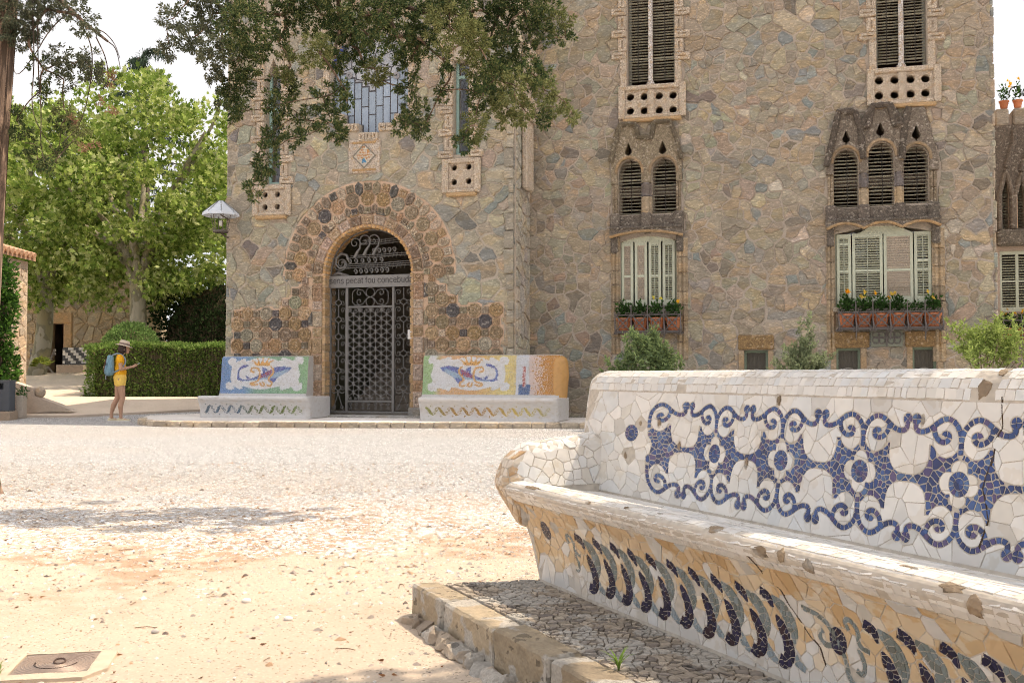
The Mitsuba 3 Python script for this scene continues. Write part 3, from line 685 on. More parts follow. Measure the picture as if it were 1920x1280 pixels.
def quoins(holder, s_edge, side, z0, z1, y, seed, long=.30, short=.17, hl=.15, hs=.29):
    r = np.random.default_rng(seed); z = z0; k = 0
    while z < z1:
        l, h = (long, hl) if k % 2 == 0 else (short, hs)
        x0, x1 = sorted((s_edge, s_edge + side * l))
        piece('quoin', holder, W(slotted(x0, x1, z, z + h - .012, y - (.075 if k % 2 == 0 else .05), y + .06)), 'm_white', np.array(CREAM) * r.uniform(.86, 1.08)); z += h; k += 1
def balustrade(holder, rect, y, holes, r=.075, mull=None):
    s0, s1, z0, z1 = rect
    p = fb(rect).difference(unary_union([Point(*h).buffer(r, quad_segs=5) for h in holes]))
    key = part('parapet', holder); put(key, W(fprism(p, y - .03, y + .09)), 'm_white', CREAM)
    for (a, b, c, d) in ((s0 - .03, s0 + .10, z0, z1), (s1 - .10, s1 + .03, z0, z1), (s0 + .10, s1 - .10, z1 - .09, z1), (s0 + .10, s1 - .10, z0, z0 + .07)):
        piece('parapet_rim', key, W(bx(a, b, y - .085, y - .031, c, d, .015)), 'm_white', np.array(CREAM) * 1.05)
    piece('parapet_rim', key, W(bx(s0 + .06, s1 - .06, y - .10, y + .02, z0 - .07, z0, .015)), 'm_white', (0.62, 0.42, 0.22))
    if mull is not None: piece('parapet_rim', key, W(bx(mull - .07, mull + .07, y - .07, y - .031, z0 + .07, z1 - .09, .015)), 'm_white', CREAM)

for rect, hs, nw in ((bal_l, ((498, 366), (521, 365), (498, 389), (521, 388)), narrow_l), (bal_r, ((852, 315), (879, 313), (852, 342), (879, 340)), narrow_r)):
    key = part('narrow_window', tower); b = nw.bounds
    hp = [TP(*h) for h in hs]
    fr = MB(); y = .18; TEAL = (0.33, 0.50, 0.47)
    for (x0, x1, z0, z1) in ((b[0], b[0] + .055, b[1], b[3]), (b[2] - .055, b[2], b[1], b[3]), (b[0], b[2], b[1], b[1] + .07), (b[0], b[2], b[1] + 1.55, b[1] + 1.61)): fr.add(W(bx(x0, x1, y, y + .06, z0, z1, .005)), TEAL)
    fr.put(key, 'm_plain')
    piece('pane', key, W((np.array([[b[0] + .05, y + .03, b[1] + .06], [b[2] - .05, y + .03, b[1] + .06], [b[2] - .05, y + .03, b[3]], [b[0] + .05, y + .03, b[3]]]), np.array([[0, 1, 2, 3]]))), 'm_pane')
    balustrade(tower, rect, 0.0, hp, .062)
    quoins(tower, b[0], -1, rect[3] + .02, HT - .2, 0.0, 3); quoins(tower, b[2], 1, rect[3] + .02, HT - .2, 0.0, 4)

# the star window over the arch: leaded pale blue glass
star = part('star_window', tower); labels[star] = {'label': 'large arched window of pale blue leaded glass above the gate'}
sb0 = star_hole.bounds; yy = .20
put(star, W(fprism(star_hole.buffer(.05).difference(star_hole.buffer(-.02)), .17, .24)), 'm_iron', (0.12, 0.12, 0.125))
GL = (0.30, 0.37, 0.46)
colw = (sb0[2] - sb0[0]) / 11; rg = np.random.default_rng(3)
fan = Point(sw_c[0], sw_c[1] + .12)
cells = []
for c in range(11):
    x0 = sb0[0] + c * colw; mid = abs(c - 5)
    ztop = sw_c[1] - .18 + mid * .10; brk = sb0[1] + .42 + (mid % 3) * .17
    cells += [sbox(x0, sb0[1] - .1, x0 + colw, brk), sbox(x0, brk, x0 + colw, ztop)]
low = unary_union([sbox(sb0[0] + c * colw, sb0[1] - .1, sb0[0] + (c + 1) * colw, sw_c[1] - .18 + abs(c - 5) * .10) for c in range(11)])
up = star_hole.difference(low)
upts = np.array([(sw_c[0] + r * math.cos(t), sw_c[1] + .45 + r * math.sin(t)) for r, n in ((.32, 8), (.62, 12), (.95, 16), (1.3, 20)) for t in np.arange(n) * 2 * PI / n])
for g in cells: 
    for q in polys(g.intersection(star_hole.buffer(-.01)).buffer(-.012)):
        if q.area > .002: piece('pane', star, W(fprism(q.buffer(-.004).buffer(.004, quad_segs=3) if q.area > .01 else q, yy, yy + .008)), 'm_glass_blue', np.array(GL) * rg.uniform(.85, 1.12))
for _, q in voronoi_cells(upts, up.buffer(-.01), .024, minarea=.003): piece('pane', star, W(fprism(q, yy, yy + .008)), 'm_glass_blue', np.array((0.38, 0.40, 0.44)) * rg.uniform(.8, 1.15))
piece('lead_grid', star, W(fprism(star_hole.buffer(-.005), yy + .010, yy + .025)), 'm_iron', (0.07, 0.07, 0.075))
sv = []
for k in range(16):
    r = .20 if k % 2 == 0 else .135; t = PI * k / 8; sv.append((star_c[0] + r * math.cos(t), star_c[1] + r * math.sin(t)))
boss = Polygon(sv).difference(unary_union([Point(star_c[0] + .085 * math.cos(PI * k / 4), star_c[1] + .085 * math.sin(PI * k / 4)).buffer(.026) for k in range(8)] + [Point(*star_c).buffer(.03)]))
piece('star_boss', star, W(fprism(boss, yy - .06, yy - .01)), 'm_plain', (0.36, 0.38, 0.40))
for (x, z) in (TP(645, 105), TP(737, 137), TP(648, 137)): piece('rosette', star, W(fprism(Point(x, z).buffer(.07).difference(Point(x, z).buffer(.025)), yy - .03, yy - .002)), 'm_plain', (0.28, 0.28, 0.30))
for k in range(7):       # blue glazed comb along the upper left of the surround
    x, z = TP(622 + 4 * k, 128 - 6 * k); piece('blue_tile', star, W(bx(x - .02, x + .05, -.08, .02, z, z + .035, .004)), 'm_glaze', (0.03, 0.05, 0.22))
for k in range(len(sw) - 1):       # cream blocks that step along the sill
    (x0, z0), (x1, z1) = sw[k], sw[k + 1]
    if abs(x1 - x0) > .1:
        n = max(1, round((x1 - x0) / .17))
        for q in range(n): piece('sill_block', star, W(slotted(x0 + (x1 - x0) * q / n, x0 + (x1 - x0) * (q + 1) / n - .01, min(z0, z1) - .16, min(z0, z1) - .005, -.06, .22)), 'm_white', np.array(CREAM) * rg.uniform(.9, 1.1))
a_ = np.linspace(0, PI, 15)
for k in range(14):
    P = np.array([(sw_c[0] + (sw[-1][0] - sw_c[0] + d) * math.cos(t), sw_c[1] + (1.05 + d) * math.sin(t)) for d, t in ((.005, a_[k] + .02), (.005, a_[k + 1] - .02), (.155, a_[k + 1] - .02), (.155, a_[k] + .02))])[::-1]
    V, F = slab_piece(P, .06, .015, -.2); piece('arch_block', star, W((facemap(V, 0.0), F)), 'm_white', np.array(CREAM) * rg.uniform(.85, 1.1))
for sgn, xe in ((-1, sw[0][0]), (1, sw[-1][0])): quoins(star, xe, sgn, sw[0][1], sw_c[1], 0.0, 6, .16, .12, .15, .2)
# plaque with its lozenge of ochre and blue mosaic
pq = part('plaque', tower); put(pq, W(bx(plaque[0], plaque[1], -.04, .05, plaque[2], plaque[3], .012)), 'm_white', (0.62, 0.55, 0.47))
pcx, pcz = (plaque[0] + plaque[1]) / 2, (plaque[2] + plaque[3]) / 2; pr = (plaque[1] - plaque[0]) * .33
loz = Polygon([(pcx - pr, pcz), (pcx, pcz - pr), (pcx + pr, pcz), (pcx, pcz + pr)])
piece('lozenge_rim', pq, W(fprism(loz.buffer(.022, join_style=2).difference(loz), -.06, -.038)), 'm_plain', (0.25, 0.22, 0.18))
rows = np.linspace(-.8, .8, 7); mos = MB()
for _, g in voronoi_cells(poisson(loz, .030, 5), loz, .006):
    c = g.centroid; v = (c.y - pcz) / pr
    col = (0.62, 0.30, 0.10) if (math.sin(v * 26) > .1 and v > -.25 and abs(c.x - pcx) < pr * .62 * (1 - abs(v)) + .02) else (0.66, 0.60, 0.50)
    if (c.x - pcx) ** 2 + (c.y - pcz + pr * .45) ** 2 < .0022: col = (0.06, 0.27, 0.50)
    mos.add(W((facemap(tile_piece(ring(g), .006)[0], -.045), tile_piece(ring(g), .006)[1])), col)
k = part('mosaic', pq); mos.put(k, 'm_glaze'); labels[k] = {'kind': 'stuff'}
for z in (plaque[2] + .04, plaque[3] - .09): piece('ornament_band', pq, W(bx(plaque[0] + .08, plaque[1] - .08, -.055, -.041, z, z + .045, .008)), 'm_white', (0.56, 0.36, 0.17))
# ================================================================== the long stone house
house = thing('stone_house', 'tall stone house front with pale green louvred shutters and pointed pebble-built windows', 'house')
hwall = part('wall', house)
put(hwall, W(fprism(main_face.difference(main_holes), YM, YM + .55)), 'm_mortar', (0.395, 0.345, 0.285))
HD = 10.0
for nm, b in (('side_wall', bx(MR - .5, MR, YM + .55, HD, 0, HT)), ('rear_wall', bx(ML, MR - .5, HD - .5, HD, 0, HT)), ('roof', bx(ML + .12, MR + .12, YM - .12, HD + .1, HT, HT + .25)), ('floor', bx(ML, MR - .5, YM + .9, HD - .5, 4.6, 4.8))):
    piece(nm, house, W(b), 'm_mortar', (0.38, 0.32, 0.26))
for b in (bx(ML, ML + .3, YM + .55, HD - .5, 0, HT), bx(7.3, 7.45, YM + .55, HD - .5, 0, HT)): piece('room_wall', house, W(b), 'm_mortar', (0.36, 0.31, 0.25))
rj = np.random.default_rng(42); L = []; z = 0.0
while z < HT:        # rough courses of mixed heights
    h = rj.uniform(.10, .27); s = ML - rj.uniform(0, .4)
    while s < MR + .3:
        w = h * rj.choice([0.7, 1.1, 1.6, 2.3], p=[.15, .3, .35, .2]) + .03
        if rj.random() < .20 and h > .2: L += [(s + w * rj.uniform(.2, .8), z + h * .26), (s + w * rj.uniform(.2, .8), z + h * .76)]
        else: L.append((s + w / 2 + rj.normal(0, .03), z + h / 2 + rj.normal(0, .035)))
        if rj.random() < .10: L.append((s + w + rj.normal(0, .02), z + rj.normal(0, .03)))
        s += w
    z += h
stone_wall(hwall, main_stone_region, YM, np.array(L), PAL_M, 91, gap=0.014, proud=(0.008, 0.028), merge=0.12, visible=sbox(ML, 1.0, MR, 7.4))
rr = np.random.default_rng(18); z = 0.2
while z < HT - .3:       # rough quoin stones down the far edge
    h = rr.uniform(.18, .36)
    piece('corner_stone', house, W(bx(MR - rr.uniform(.02, .06), MR + rr.uniform(.005, .035), YM - .02, YM + rr.uniform(.25, .5), z, z + h - .02, .015)), 'm_stone', pick(PAL_M, rr)); z += h
labels[hwall] = {'label': 'tan and grey rubble masonry'}

OCH = (0.34, 0.255, 0.165); DARKP = (0.185, 0.158, 0.13); TANP = (0.37, 0.295, 0.205)
def polyline_tube(P, y, r, sides=6): return W(tube(np.c_[np.array(P)[:, 0], np.full(len(P), y), np.array(P)[:, 1]], r, sides))
def densify(P, d):
    P = np.asarray(P, float); out = [P[0]]
    for a, b in zip(P[:-1], P[1:]):
        n = max(1, int(np.linalg.norm(b - a) / d))
        for k in range(1, n + 1): out.append(a + (b - a) * k / n)
    return np.array(out)
def roughen(mesh, amp, f, seed=0):
    V, F = mesh; n = meshkit.fbm(np.asarray(V) * f, 3, seed)[:, None] - .5
    m = trimesh.Trimesh(V, F, process=False); return V + np.array(m.vertex_normals) * n * 2 * amp, F
def slats(holder, b, y, dz, ang, poly=None, nm='slat', col=(0.20, 0.205, 0.165), th=.006, w=.035, sep=True, seed=0, mat='m_plain', jitter=.12):
    """louvre slats across the opening b = (s0, s1, z0, z1)"""
    r = np.random.default_rng(seed); z = b[2] + dz * .6; mb = MB()
    while z < b[3] - dz * .3:
        s0, s1 = b[0], b[1]
        if poly is not None:
            g = poly.intersection(LineString([(b[0] - 1, z), (b[1] + 1, z)]))
            if g.is_empty: break
            s0, _, s1, _ = g.bounds
        if s1 - s0 > .04:
            a = ang + r.normal(0, jitter); c, s_ = math.cos(a), math.sin(a); sag = r.normal(0, .004)
            V, F = bx(s0 + .006, s1 - .006, -w / 2, w / 2, -th / 2, th / 2)
            V = np.stack([V[:, 0], y + V[:, 1] * c - V[:, 2] * s_, z + V[:, 1] * s_ + V[:, 2] * c + sag * (V[:, 0] - s0) / (s1 - s0)], 1)
            cc = np.array(col) * r.uniform(.85, 1.12)
            if sep: piece(nm, holder, W((V, F)), mat, cc)
            else: mb.add(W((V, F)), cc)
        z += dz
    if not sep: k = part(nm, holder); mb.put(k, mat); labels[k] = {'kind': 'stuff'}

# top windows: tall openings with a thin white column, blinds and a pierced parapet
for rect, bal, px, hx, hy, seed, nm in ((wa_top, wa_bal, 1219, (1182, 1208, 1236, 1262), ((183, 209), (179, 206)), 1, 'left'), (wb_top, wb_bal, 1690, (1648, 1677, 1707, 1735), ((152, 180), (148, 175)), 2, 'right')):
    key = part('tall_window', house); s0, s1, z0, z1 = rect; y = YM + .30
    mb = MB()
    for a, b, c, d in ((s0, s0 + .05, z0, HT - .6), (s1 - .05, s1, z0, HT - .6), (s0, s1, z0, z0 + .06), (s0, s1, z0 + 2.6, z0 + 2.66)): mb.add(W(bx(a, b, y, y + .06, c, d, .004)))
    mb.put(key, 'm_plain', (0.30, 0.31, 0.28))
    slats(key, (s0 + .02, s1 - .02, z0 + .10, z0 + 2.4), YM + .16, .056, -.24, sep=False, seed=seed, jitter=.22, col=(0.36, 0.345, 0.27), w=.034)
    sc = fpix(px, 80, YM)[0]
    col = tube(np.array([(sc, YM + .05, z0 + t) for t in (0, .05, .051, .09, .12, 1.5, 3.0)]), [.085, .085, .06, .06, .047, .045, .045], 12)
    piece('column', key, W(col), 'm_white', (0.72, 0.70, 0.68))
    for q in (.22, .78): piece('cord', key, W(tube(np.array([(s0 + q * (s1 - s0), YM + .135, z0 + t) for t in (.12, 1.2, 2.3)]), .006, 4)), 'm_plain', (0.06, 0.055, 0.05))
    holes = [MP(hx[i], hy[0][j] + (hy[1][j] - hy[0][j]) * i / 3) for i in range(4) for j in range(2)]
    balustrade(house, bal, YM, holes, .076, mull=fpix(px + 2, 190, YM)[0])
    quoins(house, s0, -1, bal[3] + .55, HT - .2, YM, 10 + seed); quoins(house, s1, 1, bal[3] + .45, HT - .2, YM, 20 + seed)
    for sx, e in ((-1, s0), (1, s1)):
        a, b = sorted((e, e + sx * .13)); piece('quoin', house, W(bx(a, b, YM - .06, YM + .06, bal[3] - .02, bal[3] + .55 - (.1 if sx > 0 else 0), .015)), 'm_white', CREAM)

# pointed windows
def pointed(lans, hood, tops, drops, ledge, colr, seed, rib, jambs):
    key = part('pointed_window', house); r = np.random.default_rng(seed)
    tear = []
    for px, py, rr_ in drops:
        c = MP(px, py); tear.append(Point(*c).buffer(rr_, quad_segs=5).union(Polygon([(c[0] - rr_ * .8, c[1] + rr_ * .5), (c[0] + rr_ * .8, c[1] + rr_ * .5), (c[0], c[1] + rr_ * 2.5)])).union(Polygon([(c[0] - rr_ * .3, c[1] - rr_ * .8), (c[0] + rr_ * .3, c[1] - rr_ * .8), (c[0], c[1] - rr_ * 1.9)])))
    spring = min(l.bounds[3] for l in lans) - .48
    top = hood.intersection(sbox(-50, spring, 50, 50)).difference(unary_union([l.buffer(.004) for l in lans] + tear))
    labels[put(key, W(fprism(top, YM - .085, YM + .20)), 'm_pebble', colr)] = {'label': 'pointed window group with a hood of ' + ('dark weathered' if colr[0] < .3 else 'tan') + ' pebble work'}
    # raised ribs: gable edges and lancet heads
    for P in tops:
        P = densify(P, .07); V, F = polyline_tube(P, YM - .11, rib * r.uniform(.9, 1.1), 7); V = V + (meshkit.noise(V * 22, 3)[:, None] - .5) * .022
        piece('rib', key, (V, F), 'm_pebble', np.array(colr) * r.uniform(.48, .66))
    for l in lans:
        b = l.bounds; sc = (b[0] + b[2]) / 2; h = (b[2] - b[0]) / 2; zc = b[3] - 1.12 * h
        t = np.linspace(-.12, PI + .12, 18); P = np.c_[sc + (h + .028) * np.cos(t), zc + (1.12 * h + .028) * np.sin(t)]
        V, F = polyline_tube(P, YM - .075, .03, 7); piece('arch_rib', key, (V, F), 'm_stone', np.array(OCH) * r.uniform(.8, 1.05))
        slats(key, (b[0], b[2], b[1], b[3]), YM + .12, .066, -.24, poly=l, seed=seed + int(b[0] * 10), col=(0.42, 0.405, 0.32), w=.038, jitter=.14)
        piece('cord', key, W(tube(np.array([(sc + h * .1, YM + .09, b[1] + t_) for t_ in (.02, .6, b[3] - b[1] - .02)]), .006, 4)), 'm_plain', (0.05, 0.05, 0.045))
    # jambs and the little piers between the lights
    xs = sorted([(l.bounds[0], l.bounds[2]) for l in lans]); hb = hood.bounds; zb = min(l.bounds[1] for l in lans)
    spans = [(hb[0] + .03, xs[0][0])] + [(xs[i][1], xs[i + 1][0]) for i in range(len(xs) - 1)] + [(xs[-1][1], hb[2] - .03)]
    for i, (a, b) in enumerate(spans):
        z = zb; n = 0; mid = 0 < i < len(spans) - 1
        while z < spring - .01:
            h = min(.30 if not mid else (.34, .32, .30)[n % 3], spring - z)
            c = np.array(TANP) * r.uniform(.8, 1.1) if not mid else np.array([(0.36, 0.29, 0.20), (0.15, 0.135, 0.13), (0.50, 0.34, 0.24)][n % 3])
            m = MB(); w = b - a
            m.add(W(bx(a, b, YM - .045, YM + .18, z + .004, z + h - .004, .01)), c)
            for f in ((.28, .72) if not mid else (.5,)): m.add(W(tube(np.array([(a + w * f, YM - .05, z + .006), (a + w * f, YM - .05, z + h - .006)]), w * (.20 if not mid else .36), 8)), c)
            m.put(part('pier_stone' if mid else 'jamb_stone', key), 'm_stone' if mid else 'm_pebble'); z += h; n += 1
    # pierced parapet band and the ledge with its hanging arcs
    lb = ledge.bounds; zt = lb[3]; zm_ = lb[3] - .26
    piece('parapet', key, W(roughen((lambda m: (np.array(m.vertices), np.array(m.faces)))(trimesh.Trimesh(*bx(lb[0] + .04, lb[2] - .04, YM - .05, YM + .15, zm_ - .01, zt - .02, .01)).subdivide().subdivide().subdivide()), .012, 16)), 'm_pebble', np.array(DARKP) * 1.15)
    for i, (a, b) in enumerate(spans):
        m_ = (a + b) / 2; w = max(.10, (b - a) * .42); piece('bracket', key, W(bx(m_ - w, m_ + w, YM - .13, YM + .05, zm_ - .12, zt + .03, .03)), 'm_pebble', np.array(DARKP) * r.uniform(.9, 1.4))
    n = 40; s = np.linspace(lb[0], lb[2], n); k_ = len(jambs)
    low = np.array([lb[1] + .035 - .02 + .10 * abs(math.sin(PI * (x - lb[0]) / (lb[2] - lb[0]) * k_)) for x in s])
    P = Polygon(list(zip(s, low)) + [(lb[2], zm_ - .01), (lb[0], zm_ - .01)])
    piece('ledge', key, W(fprism(P, YM - .20, YM + .18)), 'm_pebble', np.array(DARKP) * 1.2)
    V, F = polyline_tube(np.c_[s, low], YM - .19, .028, 7); piece('ledge_rib', key, (V, F), 'm_stone', (0.36, 0.25, 0.14))
    piece('ledge_rib', key, polyline_tube(densify([(lb[0], zm_ - .02), (lb[2], zm_ - .02)], .2), YM - .20, .03, 7), 'm_pebble', DARKP)
    for sx in (lb[0] - .0, lb[2] - .14): piece('ledge_end', key, W(bx(sx, sx + .14, YM - .10, YM + .05, lb[1] - .30, zm_ + .2, .03)), 'm_pebble', np.array(DARKP) * 1.1)
    b = (min(l.bounds[0] for l in lans), max(l.bounds[2] for l in lans), zb, max(l.bounds[3] for l in lans))
pointed(wa_lan, hoodA, [hoodA_top[1:4], hoodA_top[3:8], hoodA_top[7:11]], ((1179, 286, .075), (1243, 283, .075)), ledgeA, (0.35, 0.29, 0.20), 5, .05, (1,))
pointed(wb_lan, hoodB, [hoodB_top[1:4], hoodB_top[3:8], hoodB_top[7:11]] + [MPs([(1636, 201), (1612, 241), (1618, 300)]), MPs([(1667, 199), (1695, 240), (1690, 300)])], ((1586, 263, .07), (1650, 249, .075), (1717, 255, .075)), ledgeB, (0.265, 0.22, 0.175), 6, .06, (1, 1, 1))

# shuttered windows with their balcony rails
GREEN = (0.50, 0.53, 0.42)
def leaf(win, s0, s1, z0, z1, y, mid, st, ang, col, seed, n=24):
    key = part('shutter', win); r = np.random.default_rng(seed); mb = MB(); zc = z0 + .13
    for a, b, c, d in ((s0, s0 + st, z0, z1), (s1 - st, s1, z0, z1), (s0 + st, s1 - st, z0, zc), (s0 + st, s1 - st, z1 - .075, z1)) + tuple((s0 + st, s1 - st, z0 + (z1 - z0) * m - .022, z0 + (z1 - z0) * m + .022) for m in mid): mb.add(W(bx(a, b, y - .02, y + .02, c, d, .004)))
    mb.put(key, 'm_plain', np.array(GREEN) * r.uniform(.93, 1.04))
    dz = (z1 - z0 - .2) / n; z = zc + dz * .5
    while z < z1 - .08:
        if all(abs(z - (z0 + (z1 - z0) * m)) > .03 for m in mid):
            a = ang + r.normal(0, .05); c, s_ = math.cos(a), math.sin(a); w = .052
            V, F = bx(s0 + st - .004, s1 - st + .004, -w / 2, w / 2, -.005, .005)
            piece('slat', key, W((np.stack([V[:, 0], y + V[:, 1] * c - V[:, 2] * s_, z + V[:, 1] * s_ + V[:, 2] * c], 1), F)), 'm_plain', np.array(col) * r.uniform(.9, 1.08))
        z += dz
    if ang > -.6: piece('slat_rod', key, W(bx((s0 + s1) / 2 - .006, (s0 + s1) / 2 + .006, y - .035, y - .025, zc, z1 - .08)), 'm_plain', np.array(GREEN) * .8)
def shuttered(hole, rect, leaves, label, arch=None, jambs=()):
    win = part('window', house); s0, s1, z0, z1 = rect; y = YM + .10; labels[win] = {'label': label}
    fr = MB()
    for a, b, c, d in ((s0, s0 + .05, z0, z1 + .02), (s1 - .05, s1, z0, z1 + .02), (s0, s1, z0 - .03, z0 + .03)): fr.add(W(bx(a, b, y - .01, y + .09, c, d, .005)))
    fr.put(win, 'm_plain', np.array(GREEN) * .72)
    for i, (p0, p1, top, mid, ang, col) in enumerate(leaves):
        a, b = fpix(p0, 520, y)[0], fpix(p1, 520, y)[0]
        leaf(win, a, b, z0 + .035, fpix((p0 + p1) / 2, top, y)[1], y - .03 - .008 * (i % 2), mid, .052, ang, col, i)
    if arch:
        P = Polygon([fpix(px, py, y) for px, py in arch]); piece('shutter_head', win, W(fprism(P, y - .05, y - .005)), 'm_plain', np.array(GREEN) * .98)
    pn = np.array([[s0, y + .12, z0], [s1, y + .12, z0], [s1, y + .12, z1 + .15], [s0, y + .12, z1 + .15]]); piece('pane', win, W((pn, np.array([[0, 1, 2, 3]]))), 'm_pane')
    r = np.random.default_rng(int(s0 * 100) % 97)
    for jb in jambs:
        b = jb.bounds; z = b[3]
        while z > b[1] - .5:
            h = r.uniform(.26, .42); m = MB(); c = np.array(TANP) * r.uniform(.72, 1.0)
            m.add(W(bx(b[0], b[2], YM - .03, YM + .10, z - h + .012, z, .01)), c)
            for f in (.3, .72): m.add(W(tube(np.array([(b[0] + (b[2] - b[0]) * f, YM - .035, z - h + .014), (b[0] + (b[2] - b[0]) * f, YM - .035, z - .004)]), (b[2] - b[0]) * .17, 7)), c)
            m.put(part('jamb_stone', win), 'm_stone'); z -= h
    piece('sill', win, W(bx(s0 - .05, s1 + .05, YM - .12, YM + .2, z0 - .12, z0 - .03, .012)), 'm_stone', (0.33, 0.30, 0.26))
    return win
CR = (0.46, 0.405, 0.335); SG = (0.49, 0.51, 0.40)
winA = shuttered(wa_sh, wa_r, ((1166, 1188, 455, (.47,), -.78, CR), (1191, 1214, 454, (.47,), -.88, CR), (1217, 1240, 453, (.47,), -.35, SG), (1243, 1266, 452, (.47,), -.30, SG)), 'window with four slim pale green shutter leaves under the twin pointed lights', [(1168, 455), (1180, 446), (1216, 440), (1252, 445), (1266, 452)], jambA)
winB = shuttered(wb_sh, wb_r, ((1569, 1596, 440, (.47, .86), -.45, SG), (1598, 1655, 438, (.47,), -.30, SG), (1657, 1712, 436, (.47,), -.90, CR), (1714, 1746, 434, (.47, .60), -.35, SG)), 'wide window with four pale green shutter leaves and a curved head', [(1598, 440), (1612, 437), (1628, 427), (1655, 421), (1658, 421), (1685, 424), (1700, 432), (1712, 437)], jambB)
IR2 = (0.13, 0.115, 0.11)
def railing(px0, px1, ptop, pbot, n, name, drops):
    key = part('balcony_railing', house); y = YM - .34
    s0, s1, z0, z1 = frect(px0, ptop, px1, pbot, y); dx = (s1 - s0) / n
    def bar(P, r=.012, s=5): return W(tube(np.asarray(P, float), r, s))
    mb = MB()
    for z in (z0, z1): mb.add(bar([(s0, y, z), (s1, y, z)], .014))
    for s in (s0, s1): mb.add(bar([(s, y, z0), (s, YM, z0)], .014)).add(bar([(s, y, z1), (s, YM, z1)], .014))
    mb.put(key, 'm_iron', IR2)
    for k in range(n + 1):
        s = s0 + k * dx; zt = z1 + .20 if k not in (0, n) else z1 + .06
        piece('post', key, bar([(s, y, z0 - .16 * (k % 2) - .06), (s + .012, y - .02, z0 + .05), (s, y - .005, (z0 + z1) / 2), (s, y, zt)], [.010, .020, .014, .010]), 'm_iron', IR2)
        piece('hook', key, bar([(s - .06, y - .02, z0 - .03), (s - .03, y - .03, z0 - .07), (s, y - .02, z0 - .03), (s + .03, y - .03, z0 - .07), (s + .06, y - .02, z0 - .03)], .009), 'm_iron', IR2)
    for k in range(n):
        a, b = s0 + k * dx, s0 + (k + 1) * dx; m = (a + b) / 2; h = (z0 + z1) / 2; c = MB()
        for d in (1, -1): c.add(bar([(a + .01, y, h - d * (z1 - z0) * .5), (m, y - .012, h), (b - .01, y, h + d * (z1 - z0) * .5)], [.011, .013, .011]))
        t = np.linspace(0, 2 * PI, 15); c.add(bar(np.c_[m + .085 * np.cos(t), np.full(15, y - .01), h + .085 * np.sin(t)], .009))
        for d in (1, -1): c.add(W(bx(m - .075 * d - .018, m - .075 * d + .018, y - .02, y + .008, h + .07 - .018, h + .07 + .018)))
        c.put(part('cross_panel', key), 'm_iron', IR2)
        for f in (.25, .75): piece('top_curl', key, bar([(a + dx * (f - .12), y, z1 + .01), (a + dx * (f - .08), y - .02, z1 + .05), (a + dx * f, y - .03, z1 + .03), (a + dx * (f + .1), y - .02, z1 + .05)], .008), 'm_iron', IR2)
    piece('shelf', key, W(bx(s0 - .02, s1 + .02, y - .01, YM, z0 - .035, z0 - .012, .003)), 'm_iron', (0.10, 0.09, 0.08))
    return s0, s1, z0, y
rA = railing(1153, 1276, 590, 621, 4, 'a', ()); rB = railing(1573, 1768, 584, 614, 6, 'b', ())
# iron apron with quatrefoils under the right balcony, cellar windows
ap = frect(1632, 616, 1692, 650, YM); apn = part('apron_panel', house)
put(apn, W(bx(ap[0], ap[1], YM - .07, YM - .04, ap[2], ap[3], .01)), 'm_plain', (0.20, 0.215, 0.17))
for q in (.26, .74):
    c = (ap[0] + (ap[1] - ap[0]) * q, (ap[2] + ap[3]) / 2); m = MB()
    for k in range(4):
        t = np.linspace(0, 2 * PI, 13); o = (c[0] + .07 * math.cos(k * PI / 2 + PI / 4), c[1] + .07 * math.sin(k * PI / 2 + PI / 4))
        m.add(W(tube(np.c_[o[0] + .06 * np.cos(t), np.full(13, YM - .08), o[1] + .06 * np.sin(t)], .010, 5)))
    m.put(part('quatrefoil', apn), 'm_iron', IR2)
piece('apron_rim', apn, W(bx((ap[0] + ap[1]) / 2 - .012, (ap[0] + ap[1]) / 2 + .012, YM - .10, YM - .071, ap[2], ap[3])), 'm_iron', IR2)
for i, (s0, s1, z0, z1) in enumerate(cellar):
    key = part('cellar_window', house); y = YM + .13; m = MB()
    for a, b, c, d in ((s0, s0 + .045, z0, z1), (s1 - .045, s1, z0, z1), (s0, s1, z1 - .05, z1)): m.add(W(bx(a, b, y, y + .05, c, d, .004)))
    m.put(key, 'm_plain', (0.22, 0.28, 0.21))
    piece('board', key, W(bx(s0 + .045, s1 - .045, y + .06, y + .07, z0, z1 - .05)), 'm_plain', (0.15, 0.14, 0.115))
    c = ((s0 + s1) / 2, z1 - .52); hw = (s1 - s0) / 2
    for q in range(5): piece('bar', key, W(tube(np.array([(s0 + .08 + q * (s1 - s0 - .16) / 4, y - .01, z0), (s0 + .08 + q * (s1 - s0 - .16) / 4, y - .01, z1 - .06)]), .008, 4)), 'm_iron', (0.16, 0.15, 0.13))
    for off in (-.10, .10, 0):
        t = np.linspace(0, PI * (2 if off == 0 else 1.1), 18); r_ = hw * (.68 if off == 0 else .62)
        piece('knot', key, W(tube(np.c_[c[0] + off * 1.6 + r_ * np.cos(t), np.full(18, y - .025), c[1] + (0 if off == 0 else -.06) + r_ * np.sin(t)], .013, 5)), 'm_iron', (0.30, 0.29, 0.26), True)
    for sx in (s0 - .10, s1): piece('jamb', key, W(bx(sx, sx + .10, YM - .035, YM + .10, z0, z1 + .0, .01)), 'm_stone', (0.35, 0.27, 0.18))
    lb = lintels[i].bounds
    V, F = roughen((lambda m: (np.array(m.vertices), np.array(m.faces)))(trimesh.Trimesh(*bx(lb[0], lb[2], YM - .05, YM + .10, max(lb[1], z1 + .002), lb[3], .02)).subdivide().subdivide()), .008, 9)
    piece('lintel', key, W((V, F)), 'm_pebble', (0.38, 0.25, 0.12))

